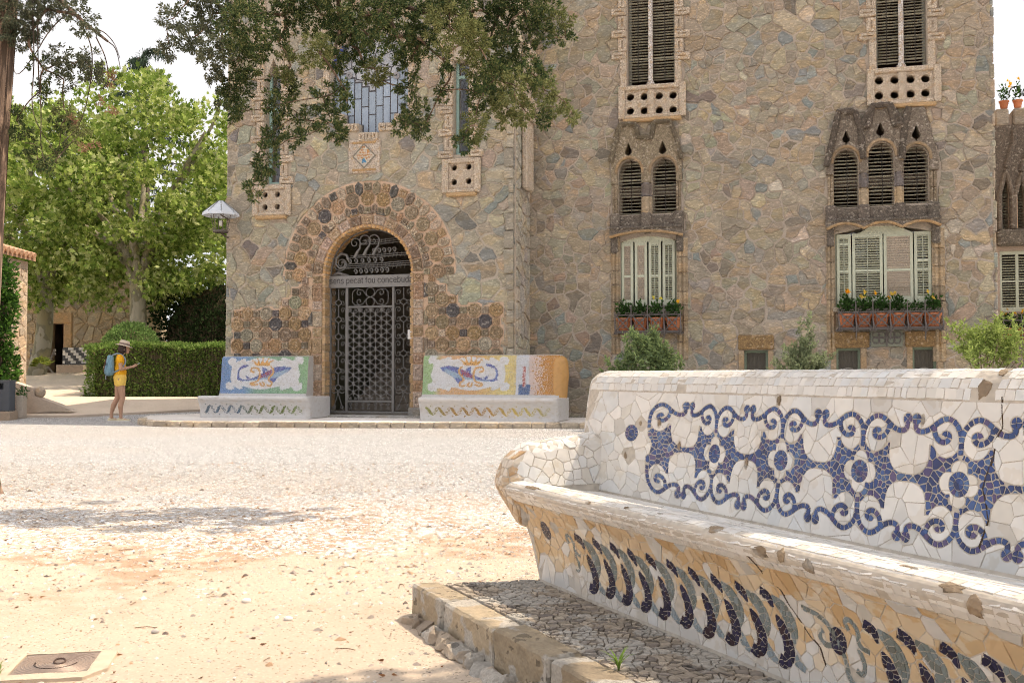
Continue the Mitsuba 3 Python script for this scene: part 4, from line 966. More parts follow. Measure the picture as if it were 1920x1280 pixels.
# terracotta pots in the balcony rails
def bush(rng, c, rad, n, size, cols, flat=1.0, up=.4, mb=None, shape=None, outer=.75):
    """n little leaves through an ellipsoid; each leaf a folded diamond of two or four triangles"""
    mb = MB() if mb is None else mb
    d = rng.normal(size=(n, 3)); d /= np.linalg.norm(d, axis=1, keepdims=True)
    r = (outer + (1 - outer) * rng.random(n)) * rng.random(n) ** .18
    P = np.asarray(c) + d * r[:, None] * np.asarray(rad)
    leaves(mb, rng, P, d * [1, 1, flat] + [0, 0, up], size, cols); return mb
LEAF = np.array([(0, 0, 0), (.30, .30, .05), (0, .40, -.02), (-.30, .30, .05), (0, 1.0, -.06)], float)
LEAFF = np.array([(0, 1, 2), (0, 2, 3), (1, 4, 2), (2, 4, 3)])
def leaves(mb, rng, P, D, size, cols, shape=LEAF, faces=LEAFF, spread=.6):
    n = len(P); D = D + rng.normal(0, spread, (n, 3)); D /= np.linalg.norm(D, axis=1, keepdims=True) + 1e-9
    a = np.cross(D, rng.normal(size=(n, 3))); a /= np.linalg.norm(a, axis=1, keepdims=True) + 1e-9; b = np.cross(a, D)
    s = (size * rng.uniform(.65, 1.3, n))[:, None, None] if np.isscalar(size) else np.asarray(size)[:, None, None]
    V = P[:, None] + s * (shape[None, :, 0:1] * a[:, None] + shape[None, :, 1:2] * D[:, None] + shape[None, :, 2:3] * b[:, None])
    k = len(shape); F = (faces[None] + (np.arange(n) * k)[:, None, None]).reshape(-1, 3)
    cols = np.asarray(cols, float); C = cols[rng.integers(0, len(cols), n)] * rng.uniform(.75, 1.3, (n, 1))
    mb.add((V.reshape(-1, 3), F), np.repeat(C, k, axis=0)); return mb
def lathe(prof, n=16, c=(0, 0, 0)):
    P = np.asarray(prof, float); t = np.arange(n) * 2 * PI / n
    V = np.stack([P[:, None, 0] * np.cos(t), P[:, None, 0] * np.sin(t), np.repeat(P[:, 1:2], n, 1)], -1).reshape(-1, 3) + np.asarray(c)
    i, j = np.meshgrid(np.arange(len(P) - 1), np.arange(n), indexing='ij'); k = (j + 1) % n
    Q = np.stack([i * n + j, i * n + k, (i + 1) * n + k, (i + 1) * n + j], -1).reshape(-1, 4)
    return V, np.vstack([Q[:, [0, 1, 2]], Q[:, [0, 2, 3]]])
POT = [(.001, 0), (.085, 0), (.10, .05), (.125, .20), (.132, .205), (.145, .21), (.148, .255), (.135, .26), (.125, .22), (.001, .215)]
def flower_pot(c, label, group, rng, scale=1.0, blooms=2, bc=(0.85, 0.50, 0.04), h=.30, n=260, green=((0.05, 0.11, 0.03), (0.07, 0.15, 0.04), (0.04, 0.08, 0.025))):
    t = thing('flower_pot', label, 'flower pot', group)
    V, F = lathe(POT, 16); k = np.array([scale * 1.0, scale, scale])
    piece('pot', t, (V * k + c, F), 'm_plain', np.array((0.52, 0.19, 0.085)) * rng.uniform(.85, 1.1), True)
    mb = bush(rng, np.array(c) + [0, 0, .25 * scale + h * .42], (.17 * scale, .15 * scale, h * .62), n, .065, green, outer=.2)
    mb.put(part('foliage', t), 'm_leaf')
    for b in range(blooms):
        d = rng.normal(size=3); d[2] = abs(d[2]) + .6; d[1] -= .5; d /= np.linalg.norm(d); o = np.array(c) + [0, 0, .25 * scale + h * .45] + d * [.19, .17, h * .72]; fl = MB()
        for q in range(7):
            a = q * 2 * PI / 7; leaves(fl, rng, o[None], np.array([[math.cos(a), math.sin(a) * .4 - .5, math.sin(a)]]), .055, [bc], spread=.15)
        fl.put(part('flower', t), 'm_leaf')
    return t
rp = np.random.default_rng(12)
wp = lambda s, y, z: W((np.array([[s, y, z]]), np.array([[0, 0, 0]])))[0][0]
words = ('first', 'second', 'third', 'fourth', 'fifth', 'sixth')
for k in range(4): flower_pot(wp(rA[0] + (rA[1] - rA[0]) * (k + .5) / 4, YM - .17, rA[2] - .01), f'terracotta pot of dark leaves, {words[k]} from the left in the narrow balcony' + (', one yellow flower' if k == 3 else ''), 'terracotta pots in the narrow balcony', rp, 1.08, (0, 0, 2, 1)[k], bc=((0.85, 0.5, 0.05), (0.8, 0.7, 0.1))[k == 2], h=.36)
for k in range(6): flower_pot(wp(rB[0] + (rB[1] - rB[0]) * (k + .5) / 6, YM - .17, rB[2] - .01), f'terracotta pot {"of sparse dry leaves" if k == 4 else "with yellow flowers"}, {words[k]} from the left in the wide balcony', 'terracotta pots in the wide balcony', rp, 1.08, (2, 3, 2, 3, 0, 2)[k], bc=((0.85, 0.42, 0.03), (0.85, 0.62, 0.12))[k % 2], h=.36 if k != 4 else .22, n=260 if k != 4 else 90)
# ================================================================== the raised pavement before the gate
pav = 'gate_pavement'; labels[pav] = {'label': 'pale paved step before the gate', 'kind': 'structure'}
PV = np.array([(-7.3, 20.0), (-7.05, 19.2), (-6.5, 18.6), (-5.8, 18.35), (-3.0, 18.08), (1.1, 17.85), (5.0, 17.5), (8.3, 17.1)])
back = [(8.9, 19.2), (0.4, 21.2), (-6.2, 23.0), (-7.6, 21.2)]
PZ = 0.10
put(pav, (lambda m: (np.array(m[0]), m[1]))(prism(Polygon(list(PV) + back), -0.2, PZ, 'xy')), 'm_path', (0.52, 0.49, 0.45))
rk = np.random.default_rng(4); LS = LineString(PV); d = 0.0
while d < LS.length - .3:
    l = rk.uniform(.24, .34); a, b = np.array(LS.interpolate(d + .008).coords[0]), np.array(LS.interpolate(d + l - .008).coords[0]); t = (b - a) / np.linalg.norm(b - a); n = np.array([t[1], -t[0]])
    L_ = np.linalg.norm(b - a); V, F = bx(0, L_, -.035 - rk.uniform(0, .012), .12, -.1, PZ + rk.uniform(.004, .012), .014)
    M = np.eye(4); M[:2, 0] = t; M[:2, 1] = -n; M[:3, 3] = (a[0], a[1], 0)
    piece('kerb_stone', pav, xf((V, F), M), 'm_stone', np.array((0.44, 0.375, 0.29)) * rk.uniform(.8, 1.15)); d += l

# ================================================================== mosaic benches either side of the gate
def chaikin(P, n=2, closed=False):
    P = np.asarray(P, float)
    for _ in range(n):
        Q = []
        for a, b in zip(P[:-1], P[1:]): Q += [a * .75 + b * .25, a * .25 + b * .75]
        P = np.vstack([[P[0]], Q, [P[-1]]])
    return P
def curl(c, r, a0, a1, n=8): return [(c[0] + r * math.cos(t), c[1] + r * math.sin(t)) for t in np.linspace(a0, a1, n)]
FIELD = Polygon([(505, 400), (480, 340), (520, 290), (585, 285), (620, 320), (610, 355), (660, 335), (720, 295), (755, 315), (745, 350), (850, 310), (1000, 280), (1120, 300), (1230, 335), (1290, 330), (1265, 300), (1290, 285), (1350, 300), (1440, 340), (1490, 315), (1455, 285), (1500, 255), (1570, 265), (1600, 340), (1575, 400), (1525, 380), (1530, 470), (1560, 560), (1530, 640), (1545, 690), (1590, 700), (1595, 780), (1540, 825), (1470, 810), (1450, 760), (1380, 780), (1300, 810), (1265, 770), (1285, 745), (1200, 760), (1050, 800), (900, 795), (780, 760), (710, 745), (735, 780), (690, 800), (610, 760), (585, 740), (605, 790), (540, 810), (480, 780), (470, 710), (510, 670), (550, 690), (535, 600), (540, 520), (550, 420)]).buffer(0)
FISH = Polygon([(1430, 450), (1330, 425), (1200, 440), (1130, 478), (1000, 540), (900, 600), (800, 640), (700, 632), (652, 590), (640, 640), (700, 665), (800, 668), (950, 645), (1100, 630), (1240, 600), (1330, 540), (1395, 500)])
BELLY = Polygon([(1400, 480), (1330, 480), (1200, 530), (1000, 610), (850, 645), (700, 655), (800, 668), (950, 645), (1100, 630), (1240, 600), (1330, 540)])
FINS = unary_union([Polygon([(1005, 535), (1000, 440), (1040, 450), (1085, 490)]), Polygon([(1120, 615), (1250, 580), (1180, 690), (1120, 685)]), Polygon([(760, 570), (830, 605), (790, 640)])])
TAIL = LineString(chaikin([(655, 610), (645, 540), (665, 470), (710, 425), (790, 408)], 2)).buffer(13).union(Polygon([(680, 470), (700, 430), (745, 402), (792, 402), (785, 430), (730, 455)]))
CROWN = unary_union([Polygon([(890, 375), (1118, 370), (1105, 420), (900, 420)])] + [Polygon([(x - 22, 380), (x + 22, 378), (x + dx, 310 - k)]) for x, dx, k in ((905, -45, -10), (950, -25, 8), (1003, 0, 18), (1058, 25, 8), (1102, 45, -10))] + [Point(x, y).buffer(13) for x, y in ((860, 335), (925, 305), (1003, 290), (1083, 305), (1150, 335))])
RIBBON = unary_union([LineString(chaikin(p, 3)).buffer(w) for p, w in (([(880, 520), (835, 510), (830, 470), (870, 445), (940, 455), (972, 530), (965, 620), (930, 680), (850, 690), (835, 715), (890, 735), (940, 715)], 14), ([(1130, 440), (1165, 480), (1165, 540), (1110, 600), (1095, 650), (1140, 670), (1160, 710), (1120, 745), (1085, 725)], 14), ([(985, 690), (990, 735), (1030, 745), (1050, 710), (1020, 690)], 13))])
RIBS = unary_union([LineString([(1000 + 26 * k, 555 - 14 * k), (985 + 26 * k, 620 - 10 * k)]).buffer(7) for k in range(6)])
DOTS = unary_union([Point(x, 398).buffer(6) for x in (925, 955, 985, 1015, 1045, 1080)])
for g in (FIELD, FISH, BELLY, FINS, TAIL, CROWN, RIBBON, RIBS, DOTS): shapely.prepare(g)
def lerp3(stops, t):
    x = [s[0] for s in stops]; return np.array([np.interp(t, x, [s[1][k] for s in stops]) for k in range(3)])
BG_L = [(0, (0.16, 0.26, 0.47)), (.28, (0.17, 0.29, 0.47)), (.42, (0.22, 0.36, 0.27)), (1, (0.25, 0.41, 0.22))]
BG_R = [(0, (0.64, 0.52, 0.24)), (.12, (0.66, 0.55, 0.22)), (.45, (0.62, 0.36, 0.16)), (.80, (0.62, 0.40, 0.22)), (.88, (0.33, 0.45, 0.22)), (1, (0.30, 0.45, 0.22))]
def inside(g, X, Y): return shapely.contains_xy(g, X, Y)
def panel_colours(X, Y, bg, r):
    """a colour for each tessera of the fish panel, at its place in the design"""
    n = len(X); C = np.array([lerp3(bg, (x - 395) / 1270) for x in X]) * r.uniform(.82, 1.2, (n, 1)); j = r.uniform(.8, 1.2, (n, 1)); tone = np.array([(0.10, 0.14, 0.36), (0.13, 0.11, 0.33), (0.16, 0.24, 0.46)])[r.integers(0, 3, n)]
    for g, col in ((FIELD, np.array([(0.66, 0.66, 0.67)]) * (.9 + .1 * j)), (unary_union([FISH, FINS, TAIL]), tone * j), (BELLY, np.array([(0.30, 0.40, 0.52)]) * j), (RIBS, np.array([(0.36, 0.07, 0.07)]) * j), (CROWN, np.array([(0.66, 0.36, 0.10)]) * j), (DOTS, np.array([(0.12, 0.07, 0.05)]) * j), (RIBBON, np.array([(0.62, 0.36, 0.14)]) * j)):
        k = inside(g, X, Y); C[k] = col[k]
    return C
_q = np.linspace(0, 1, 22); _c = np.c_[.16 + .68 * _q, .20 + .60 * (_q - .13 * np.sin(2 * PI * _q))]; _w = .115 * np.sin(PI * np.clip(_q, .02, .98)) ** .7
_t = np.gradient(_c, axis=0); _t /= np.linalg.norm(_t, axis=1, keepdims=True); _n = np.c_[-_t[:, 1], _t[:, 0]]
def _spir(cx, cy, r, a0, sg): t = np.linspace(0, 1, 14); return LineString(np.c_[cx + r * (1 - .75 * t) * np.cos(a0 + sg * 6.5 * t), cy + r * (1 - .75 * t) * np.sin(a0 + sg * 6.5 * t)]).buffer(.028)
_one = unary_union([Polygon(np.vstack([_c + _n * _w[:, None], (_c - _n * _w[:, None])[::-1]])).buffer(0), _spir(.10, .40, .14, -1.2, -1), _spir(.90, .60, .14, 1.9, -1), Point(.58, .12).buffer(.05), Point(.36, .90).buffer(.05)])
WAVE = unary_union([affinity.translate(_one, k) for k in (-1, 0, 1)]); shapely.prepare(WAVE)
def sweep(prof, s0, s1, mapf, n=2):
    """profile (y, z) closed, swept along s"""
    P = np.asarray(prof, float); k = len(P); S = np.linspace(s0, s1, n)
    V = np.array([[s, p[0], p[1]] for s in S for p in P]); i, j = np.meshgrid(np.arange(n - 1), np.arange(k), indexing='ij'); j1 = (j + 1) % k
    Q = np.stack([i * k + j, (i + 1) * k + j, (i + 1) * k + j1, i * k + j1], -1).reshape(-1, 4)
    import mapbox_earcut
    tri = mapbox_earcut.triangulate_float64(P, np.array([k], np.uint32)).reshape(-1, 3)
    F = np.vstack([Q[:, [0, 1, 2]], Q[:, [0, 2, 3]], tri, tri[:, ::-1] + (n - 1) * k])
    return mapf((V, F))
SEATP = chaikin([(-.98, PZ), (-.97, .22), (-1.03, .40), (-1.09, .47), (-1.08, .525), (-1.0, .54), (-.6, .525), (-.36, .52)], 2)
BACKP = chaikin([(-.40, .50), (-.33, .60), (-.28, 1.0), (-.27, 1.24), (-.24, 1.31), (-.14, 1.33), (-.02, 1.32)], 2)
WHITE_T = (0.62, 0.61, 0.60)
def gate_bench(label, s_seat, s_back, bg, wave, mirror, extra=None, seed=0):
    t = thing('mosaic_bench', label, 'bench'); r = np.random.default_rng(seed)
    prof = np.vstack([SEATP, [(-.02, .52), (-.02, PZ)]])
    seat = MB(); seat.add(sweep(prof, s_seat[0] + .10, s_seat[1] - .10, W, 2), WHITE_T)
    for e, sg in ((s_seat[0] + .10, -1), (s_seat[1] - .10, 1)):      # rounded ends
        c = np.array([-.45, .32]); n = 6
        for k in range(n):
            a0, a1 = k / n * PI / 2, (k + 1) / n * PI / 2
            P0 = c + (prof - c) * np.array([.86 + .14 * math.cos(a0), .93 + .07 * math.cos(a0)]); P1 = c + (prof - c) * np.array([.86 + .14 * math.cos(a1), .93 + .07 * math.cos(a1)])
            P0[:, 1] = np.maximum(P0[:, 1], PZ - .01); P1[:, 1] = np.maximum(P1[:, 1], PZ - .01)
            x0, x1 = e + sg * .10 * math.sin(a0), e + sg * .10 * math.sin(a1); m = len(prof); j = np.arange(m); j1 = (j + 1) % m
            V = np.vstack([np.c_[np.full(m, x0), P0], np.c_[np.full(m, x1), P1]])
            F = np.vstack([np.stack([j, j + m, j1 + m], 1), np.stack([j, j1 + m, j1], 1)]); F = F if sg > 0 else F[:, ::-1]
            seat.add(W((V, F)), WHITE_T)
            if k == n - 1:
                import mapbox_earcut
                tri = mapbox_earcut.triangulate_float64(P1, np.array([m], np.uint32)).reshape(-1, 3); seat.add(W((np.c_[np.full(m, x1), P1], tri)), WHITE_T)
    seat.put(part('seat', t), 'm_glaze', None, False)
    bp = np.vstack([BACKP, [(-.02, .50)]])
    piece('backrest', t, sweep(bp, s_back[0], s_back[1], W, 2), 'm_glaze', (0.50, 0.49, 0.47))
    # tesserae of the backrest
    L = s_back[1] - s_back[0]; prof_l = np.r_[0, np.cumsum(np.linalg.norm(np.diff(BACKP, axis=0), axis=1))]
    v0, v1 = .085, float(np.interp(1.315, BACKP[:-6, 1], prof_l[:-6])); reg = sbox(0, v0, L, v1); mb = MB()
    def on_back(P, h=.004):
        y = np.interp(P[:, 1], prof_l, BACKP[:, 0]); z = np.interp(P[:, 1], prof_l, BACKP[:, 1]); return np.c_[s_back[0] + P[:, 0], y - h, z]
    main_l = L if extra is None else extra
    cells = [ring(g) for _, g in voronoi_cells(poisson(reg, .0165, seed + 1), reg, .0015)]; cen = np.array([P.mean(0) for P in cells])
    U = cen[:, 0] / main_l; Vv = (cen[:, 1] - v0) / (v1 - v0); cols = panel_colours(395 + 1270 * (1 - U if mirror else U), 865 - 615 * Vv, bg, r)
    for P, u, v, col in zip(cells, U, Vv, cols):
        if u > 1:       # the return: pale with small blue and red figures, then orange stipple
            w = (u - 1) * main_l / (L - main_l)
            col = np.array((0.60, 0.62, 0.66)) * r.uniform(.9, 1.05)
            if w > .30: col = np.array((0.62, 0.50, 0.45)) * r.uniform(.9, 1.1)
            if r.random() < (w - .36) * 2.6: col = np.array((0.52, 0.245, 0.055)) * r.uniform(.85, 1.15)
            if .05 < w < .34 and v < .26 and abs(w - .2) < .13: col = np.array((0.10, 0.15, 0.28)) * r.uniform(.7, 1.3)
            if abs(w - .19) < .035 and .2 < v < .70: col = np.array((0.40, 0.10, 0.08) if r.random() < .6 else (0.6, 0.5, 0.5))
        n = len(P); mb.add(W((on_back(P), np.array([(0, k, k + 1) for k in range(1, n - 1)]))), col)
    k = part('tesserae', t); mb.put(k, 'm_glaze'); labels[k] = {'kind': 'stuff', 'label': 'crowned fish and ribbon in broken tile'}
    # running scroll along the seat front
    sl = np.r_[0, np.cumsum(np.linalg.norm(np.diff(SEATP, axis=0), axis=1))]; h0, h1 = .05, .30; SLn = s_seat[1] - s_seat[0] - .2; reg = sbox(.04, h0, SLn - .04, h1); mb = MB(); per = .235
    cells = [ring(g) for _, g in voronoi_cells(poisson(reg, .0135, seed + 2), reg, .001)]; cen = np.array([P.mean(0) for P in cells])
    ph = (cen[:, 0] / per) % 1.0; ph = 1 - ph if mirror else ph; hit = inside(WAVE, ph, (cen[:, 1] - h0) / (h1 - h0))
    for P, c in zip([P for P, k in zip(cells, hit) if k], cen[hit]):
        y = np.interp(P[:, 1], sl, SEATP[:, 0]); z = np.interp(P[:, 1], sl, SEATP[:, 1]); n = len(P)
        mb.add(W((np.c_[s_seat[0] + .10 + P[:, 0], y - .004, z], np.array([(0, k, k + 1) for k in range(1, n - 1)]))), lerp3(wave, c[0] / SLn) * r.uniform(.85, 1.15))
    k = part('scroll_band', t); mb.put(k, 'm_glaze'); labels[k] = {'kind': 'stuff'}
    if extra is not None: end_post(t, s_back[1] - .02, (0.54, 0.30, 0.10))
def end_post(t, s, col):
    S_ = np.array(trimesh.creation.icosphere(2).vertices); h = trimesh.convex.convex_hull(np.vstack([S_ * r + p for p, r in (((s, -.16, 1.16), .15), ((s + .03, -.17, .95), .14), ((s - .02, -.20, .55), .16))])); piece('end_post', t, W((np.array(h.vertices), np.array(h.faces))), 'm_glaze', col, True)
yb, yf = -.27, -.98
gate_bench('white mosaic bench with a blue and green fish panel, between the hedge and the gate', (fpix(372, 760, yf)[0], fpix(580, 760, yf)[0]), (fpix(416, 700, yb)[0], fpix(578, 700, yb)[0]), BG_L, [(0, (0.12, 0.17, 0.22)), (.35, (0.14, 0.20, 0.28)), (.5, (0.20, 0.23, 0.12)), (.75, (0.17, 0.22, 0.07)), (1, (0.30, 0.36, 0.20))], False, None, 5)
sb2 = (fpix(794, 700, yb)[0], fpix(1050, 700, yb)[0])
gate_bench('white mosaic bench with a fish panel and an orange end, right of the gate', (fpix(785, 760, yf)[0], fpix(1047, 760, yf)[0]), sb2, BG_R, [(0, (0.27, 0.32, 0.11)), (.2, (0.42, 0.27, 0.10)), (.5, (0.46, 0.27, 0.09)), (.7, (0.60, 0.46, 0.14)), (.85, (0.58, 0.50, 0.2)), (1, (0.5, 0.48, 0.35))], True, fpix(968, 700, yb)[0] - sb2[0], 6)

# ================================================================== the low platform and the great mosaic bench
PLZ = 0.14; OB = np.array([0.096, 4.04, PLZ]); AV = np.array([0.4226, -0.9063, 0]); NV = np.array([0.9063, 0.4226, 0])
MBN = np.eye(4); MBN[:3, 0] = AV; MBN[:3, 1] = NV; MBN[:3, 3] = OB
def Bw(V): return np.asarray(V) @ MBN[:3, :3].T + MBN[:3, 3]
PROF = chaikin([(0.0, -.02), (0.0, .04), (-.004, .14), (-.018, .22), (-.044, .285), (-.082, .325), (-.100, .352), (-.088, .378), (-.04, .386), (.06, .366), (.20, .338), (.300, .326), (.306, .332), (.318, .42), (.334, .54), (.350, .66), (.362, .735), (.372, .785), (.410, .822), (.470, .826), (.522, .80), (.545, .74), (.548, .6), (.55, -.02)], 2)
PL = np.r_[0, np.cumsum(np.linalg.norm(np.diff(PROF, axis=0), axis=1))]
tg = np.gradient(PROF, axis=0); tg /= np.linalg.norm(tg, axis=1, keepdims=True); PN = np.c_[-tg[:, 1], tg[:, 0]]
def shear(a, z): return a - np.interp(z, [0, .36, .50], [0, .175, .255]) * np.clip(1 - a / .55, 0, 1)
def surf(a, t, h=0.0):
    """(along, distance along the profile, height off it) -> world"""
    b = np.interp(t, PL, PROF[:, 0]) + h * np.interp(t, PL, PN[:, 0]); z = np.interp(t, PL, PROF[:, 1]) + h * np.interp(t, PL, PN[:, 1])
    rnd = np.clip((.045 - a) / .045, 0, 1); c = np.array([.30, .30])      # the end is rounded over
    sag = .012 * np.sin(a * 2.1 + 1.0)
    k = 1 - np.sqrt(np.clip(1 - rnd ** 2, 0, 1)); nb = np.interp(t, PL, PN[:, 0]); nz = np.interp(t, PL, PN[:, 1])
    return Bw(np.stack([shear(a, z), b - nb * .04 * k + 0 * a, z - nz * .04 * k + 0 * sag], -1))
AEND = 3.3
bench = thing('great_mosaic_bench', 'long white broken-tile bench with a blue scroll pattern, on the low stone platform', 'bench')
aa = np.r_[0, .003, .012, .025, .045, np.linspace(.1, .6, 8), np.linspace(.7, AEND, 20)]; tt = PL
A_, T_ = np.meshgrid(aa, tt, indexing='ij'); V = surf(A_.ravel(), T_.ravel()); n_ = len(tt)
i, j = np.meshgrid(np.arange(len(aa) - 1), np.arange(n_ - 1), indexing='ij'); q = (i * n_ + j).ravel()
F = np.vstack([np.stack([q, q + n_, q + n_ + 1], 1), np.stack([q, q + n_ + 1, q + 1], 1)])
import mapbox_earcut
tri = mapbox_earcut.triangulate_float64(PROF, np.array([n_], np.uint32)).reshape(-1, 3)
F = np.vstack([F, tri, tri[:, ::-1] + (len(aa) - 1) * n_])
GROUT = (0.44, 0.40, 0.345)
labels[put(part('body', bench), (V, F), 'm_mortar', GROUT)] = {'label': 'grey-brown mortar body showing between the tiles'}
# arm: a rounded slab at the far end
def ball(c, r): return trimesh.creation.icosphere(2, r).vertices + np.asarray(c)
ARM = [(-.052, .372), (-.028, .435), (.03, .478), (.14, .490), (.26, .505), (.40, .52), (.44, .2), (.0, .25)]
ap_ = np.vstack([ball((a, b, z), .05) for b, z in ARM for a in ((-.160, -.110) if z > .3 else (-.09, -.06))])
arm_h = trimesh.convex.convex_hull(ap_); arm_v, arm_f = np.array(arm_h.vertices), np.array(arm_h.faces)
arm = put(part('arm', bench), (Bw(arm_v), arm_f), 'm_mortar', GROUT)
arm_mesh = trimesh.Trimesh(arm_v, arm_f, process=False)
rb = np.random.default_rng(1906)
def pick(pal, rng, s=.06):      # tiles vary less than field stones
    w = np.array([p[1] for p in pal], float); c = np.array(pal[rng.choice(len(pal), p=w / w.sum())][0])
    return np.clip(c * rng.uniform(1 - s, 1 + s), 0.005, 0.8)
pick_stone = pick
TILES = {}        # kind -> list of (weight, V, F, colour, material)
CAM = np.array([0, 0, CAM_H])
def keep(kind, V, F, col, mat):
    c = V.mean(0); w = np.linalg.norm(V.max(0) - V.min(0)) / np.linalg.norm(c - CAM)
    TILES.setdefault(kind, []).append((w, V, F, np.asarray(col, float), mat))
def lay(g, kind, col, mat='m_glaze', h=.0018, base=-.003):
    for q in polys(g):
        if q.area < 2.0e-5 or q.interiors: continue
        P = ring(q.simplify(.0008)); 
        if len(P) < 3: continue
        P = densify(np.vstack([P, P[:1]]), .05)[:-1] if max(P[:, 1].max() - P[:, 1].min(), 0) > .05 else P
        V3, F3 = tile_piece(P, 1.0, 0.0); c_ = P.mean(0); hh = np.where(V3[:, 2] > .5, h + rb.normal(0, .0004) + np.clip((V3[:, :2] - c_) @ rb.normal(0, .022, 2), -.0012, .0012), base)
        keep(kind, surf(V3[:, 0], V3[:, 1], hh), F3, col, mat)
def tz(z, lo, hi):       # distance along the profile at height z, searched between two indices' heights
    k = np.where((PL >= lo) & (PL <= hi))[0]; return float(np.interp(z, PROF[k, 1], PL[k]) if PROF[k[-1], 1] > PROF[k[0], 1] else np.interp(-z, -PROF[k, 1], PL[k]))
t_lip0 = tz(.305, 0, PL[np.argmax(PROF[:20, 1] > .33)] if False else .36)
i_lip = int(np.argmin(PROF[:45, 0])); t_lip = PL[i_lip]
t_seat0 = t_lip + .085; i_junc = int(np.argmin(np.abs(PROF[:, 0] - .303) + np.abs(PROF[:, 1] - .329))); t_j = PL[i_junc] + .004
t_rim0 = tz(.745, t_j, t_j + .50); t_rim1 = t_rim0 + .24
WHT = [((0.62, 0.60, 0.56), 6), ((0.61, 0.595, 0.565), 5), ((0.64, 0.62, 0.585), 4), ((0.57, 0.54, 0.485), 1), ((0.595, 0.60, 0.59), 3)]
BLU = [((0.022, 0.050, 0.17), 6), ((0.040, 0.085, 0.23), 3), ((0.060, 0.050, 0.15), 1.6), ((0.085, 0.065, 0.15), .8), ((0.016, 0.030, 0.105), 3), ((0.065, 0.12, 0.25), 1)]
AT = 2.72
# ---- backrest pattern (along = a, up = height above the seat joint), unit .345 long
WU, A0, VC, VH = .345, .375, t_j + .205, .168
def uq(k, u, v):       # set out by eye: the units wander a little
    a, t = A0 + (k + u) * WU, VC + v * VH; n = meshkit.noise(np.array([[a * 5, t * 7, .5], [a * 5 + 40, t * 7, .5]])) - .5
    return (a + .022 * n[0], t + .018 * n[1])
def ell(k, u, v, ru, rv): return affinity.scale(Point(*uq(k, u, v)).buffer(1, quad_segs=8), ru * WU, rv * VH)
NU = 7; strokes = []; white_lobes = []; med_white = []; med_rings = []; dots = []
LOOP = [(.0, .42), (-.004, .62), (.025, .84), (.12, .985), (.20, .96), (.27, .86), (.335, .775), (.41, .745), (.462, .80), (.452, .88)]
INNER = [(.27, .86), (.262, .72), (.215, .625), (.155, .60), (.112, .66), (.118, .735), (.162, .75), (.176, .70)]
for k in range(NU):
    for sv in (1, -1):
        for su in (0, 1):
            tr = lambda P: [uq(k, (1 - u) if su else u, sv * v) for u, v in P]
            strokes += [chaikin(tr(LOOP), 2), chaikin(tr(INNER), 2)]
            dots.append(Point(*uq(k, .545 if su else .455, sv * .95)).buffer(.0165, quad_segs=4))
        sup = Polygon([uq(k, .5 + .205 * math.copysign(abs(math.cos(t)) ** .7, math.cos(t)), sv * (.47 + .41 * math.copysign(abs(math.sin(t)) ** .8, math.sin(t)))) for t in np.linspace(0, 2 * PI, 33)[:-1]])
        white_lobes += [ell(k, .14, sv * .68, .130, .31), ell(k, .86, sv * .68, .130, .31), sup, sbox(*(min(uq(k, .16, sv * .5)[0], uq(k, .84, sv * .9)[0]), min(uq(k, .16, sv * .55)[1], uq(k, .84, sv * .82)[1]), max(uq(k, .16, sv * .5)[0], uq(k, .84, sv * .9)[0]), max(uq(k, .16, sv * .55)[1], uq(k, .84, sv * .82)[1])))]
    if k > 0:
        med_white.append(unary_union([ell(k, 0, .21, .075, .15), ell(k, 0, -.21, .075, .15), ell(k, -.105, 0, .075, .17), ell(k, .105, 0, .075, .17)]))
med_white = [m.union(ell(k + 1, 0, 0, .12, .22)) for k, m in enumerate(med_white)]
lobes = unary_union(white_lobes)
blue_zone = sbox(A0 - .004, VC - .60 * VH, A0 + NU * WU, VC + .60 * VH).difference(lobes).difference(unary_union(med_white)).difference(Polygon([uq(0, -.05, .3), uq(0, .03, .16), uq(0, .045, 0), uq(0, .03, -.16), uq(0, -.05, -.3)]))
SW = .0135
stroke_area = unary_union([LineString(P).buffer(SW / 2 + .001) for P in strokes] + dots)
blue_zone = blue_zone.difference(stroke_area.buffer(.0012))
face = sbox(.02, t_j + .004, AT, t_rim0 - .004)
meds = [Point(A0 - .085, VC + .045)] + [Point(*uq(k, 0, 0)) for k in range(1, NU)]
med_area = unary_union([affinity.scale(p.buffer(1, quad_segs=8), .031, .032) for p in meds])
def cut_strip(P, w, step, kind, pal, mat='m_glaze', gap=.0034, taper=None):
    """tesserae laid along a line, each a little quad"""
    P = densify(P, .004); L = np.r_[0, np.cumsum(np.linalg.norm(np.diff(P, axis=0), axis=1))]; n = max(1, int(round(L[-1] / step)))
    T = np.gradient(P, axis=0); T /= np.linalg.norm(T, axis=1, keepdims=True) + 1e-9; N = np.c_[-T[:, 1], T[:, 0]]
    f = lambda s, o: np.array([np.interp(s, L, P[:, 0]) + o * np.interp(s, L, N[:, 0]), np.interp(s, L, P[:, 1]) + o * np.interp(s, L, N[:, 1])])
    for k in range(n):
        s0, s1 = L[-1] * k / n + gap / 2, L[-1] * (k + 1) / n - gap / 2; sm = (s0 + s1) / 2
        j = rb.normal(0, .0008, 4); w0 = w if taper is None else w * np.interp(s0 / L[-1], *taper); w1 = w if taper is None else w * np.interp(s1 / L[-1], *taper)
        g = Polygon([f(s0 + j[0], -w0 / 2), f(sm, -(w0 + w1) / 4), f(s1 + j[1], -w1 / 2), f(s1 + j[2], w1 / 2), f(sm, (w0 + w1) / 4), f(s0 + j[3], w0 / 2)])
        if g.is_valid: lay(g, kind, pick(pal, rb), mat)
for P in strokes: cut_strip(P, SW, .0165, 'blue_tile', BLU)
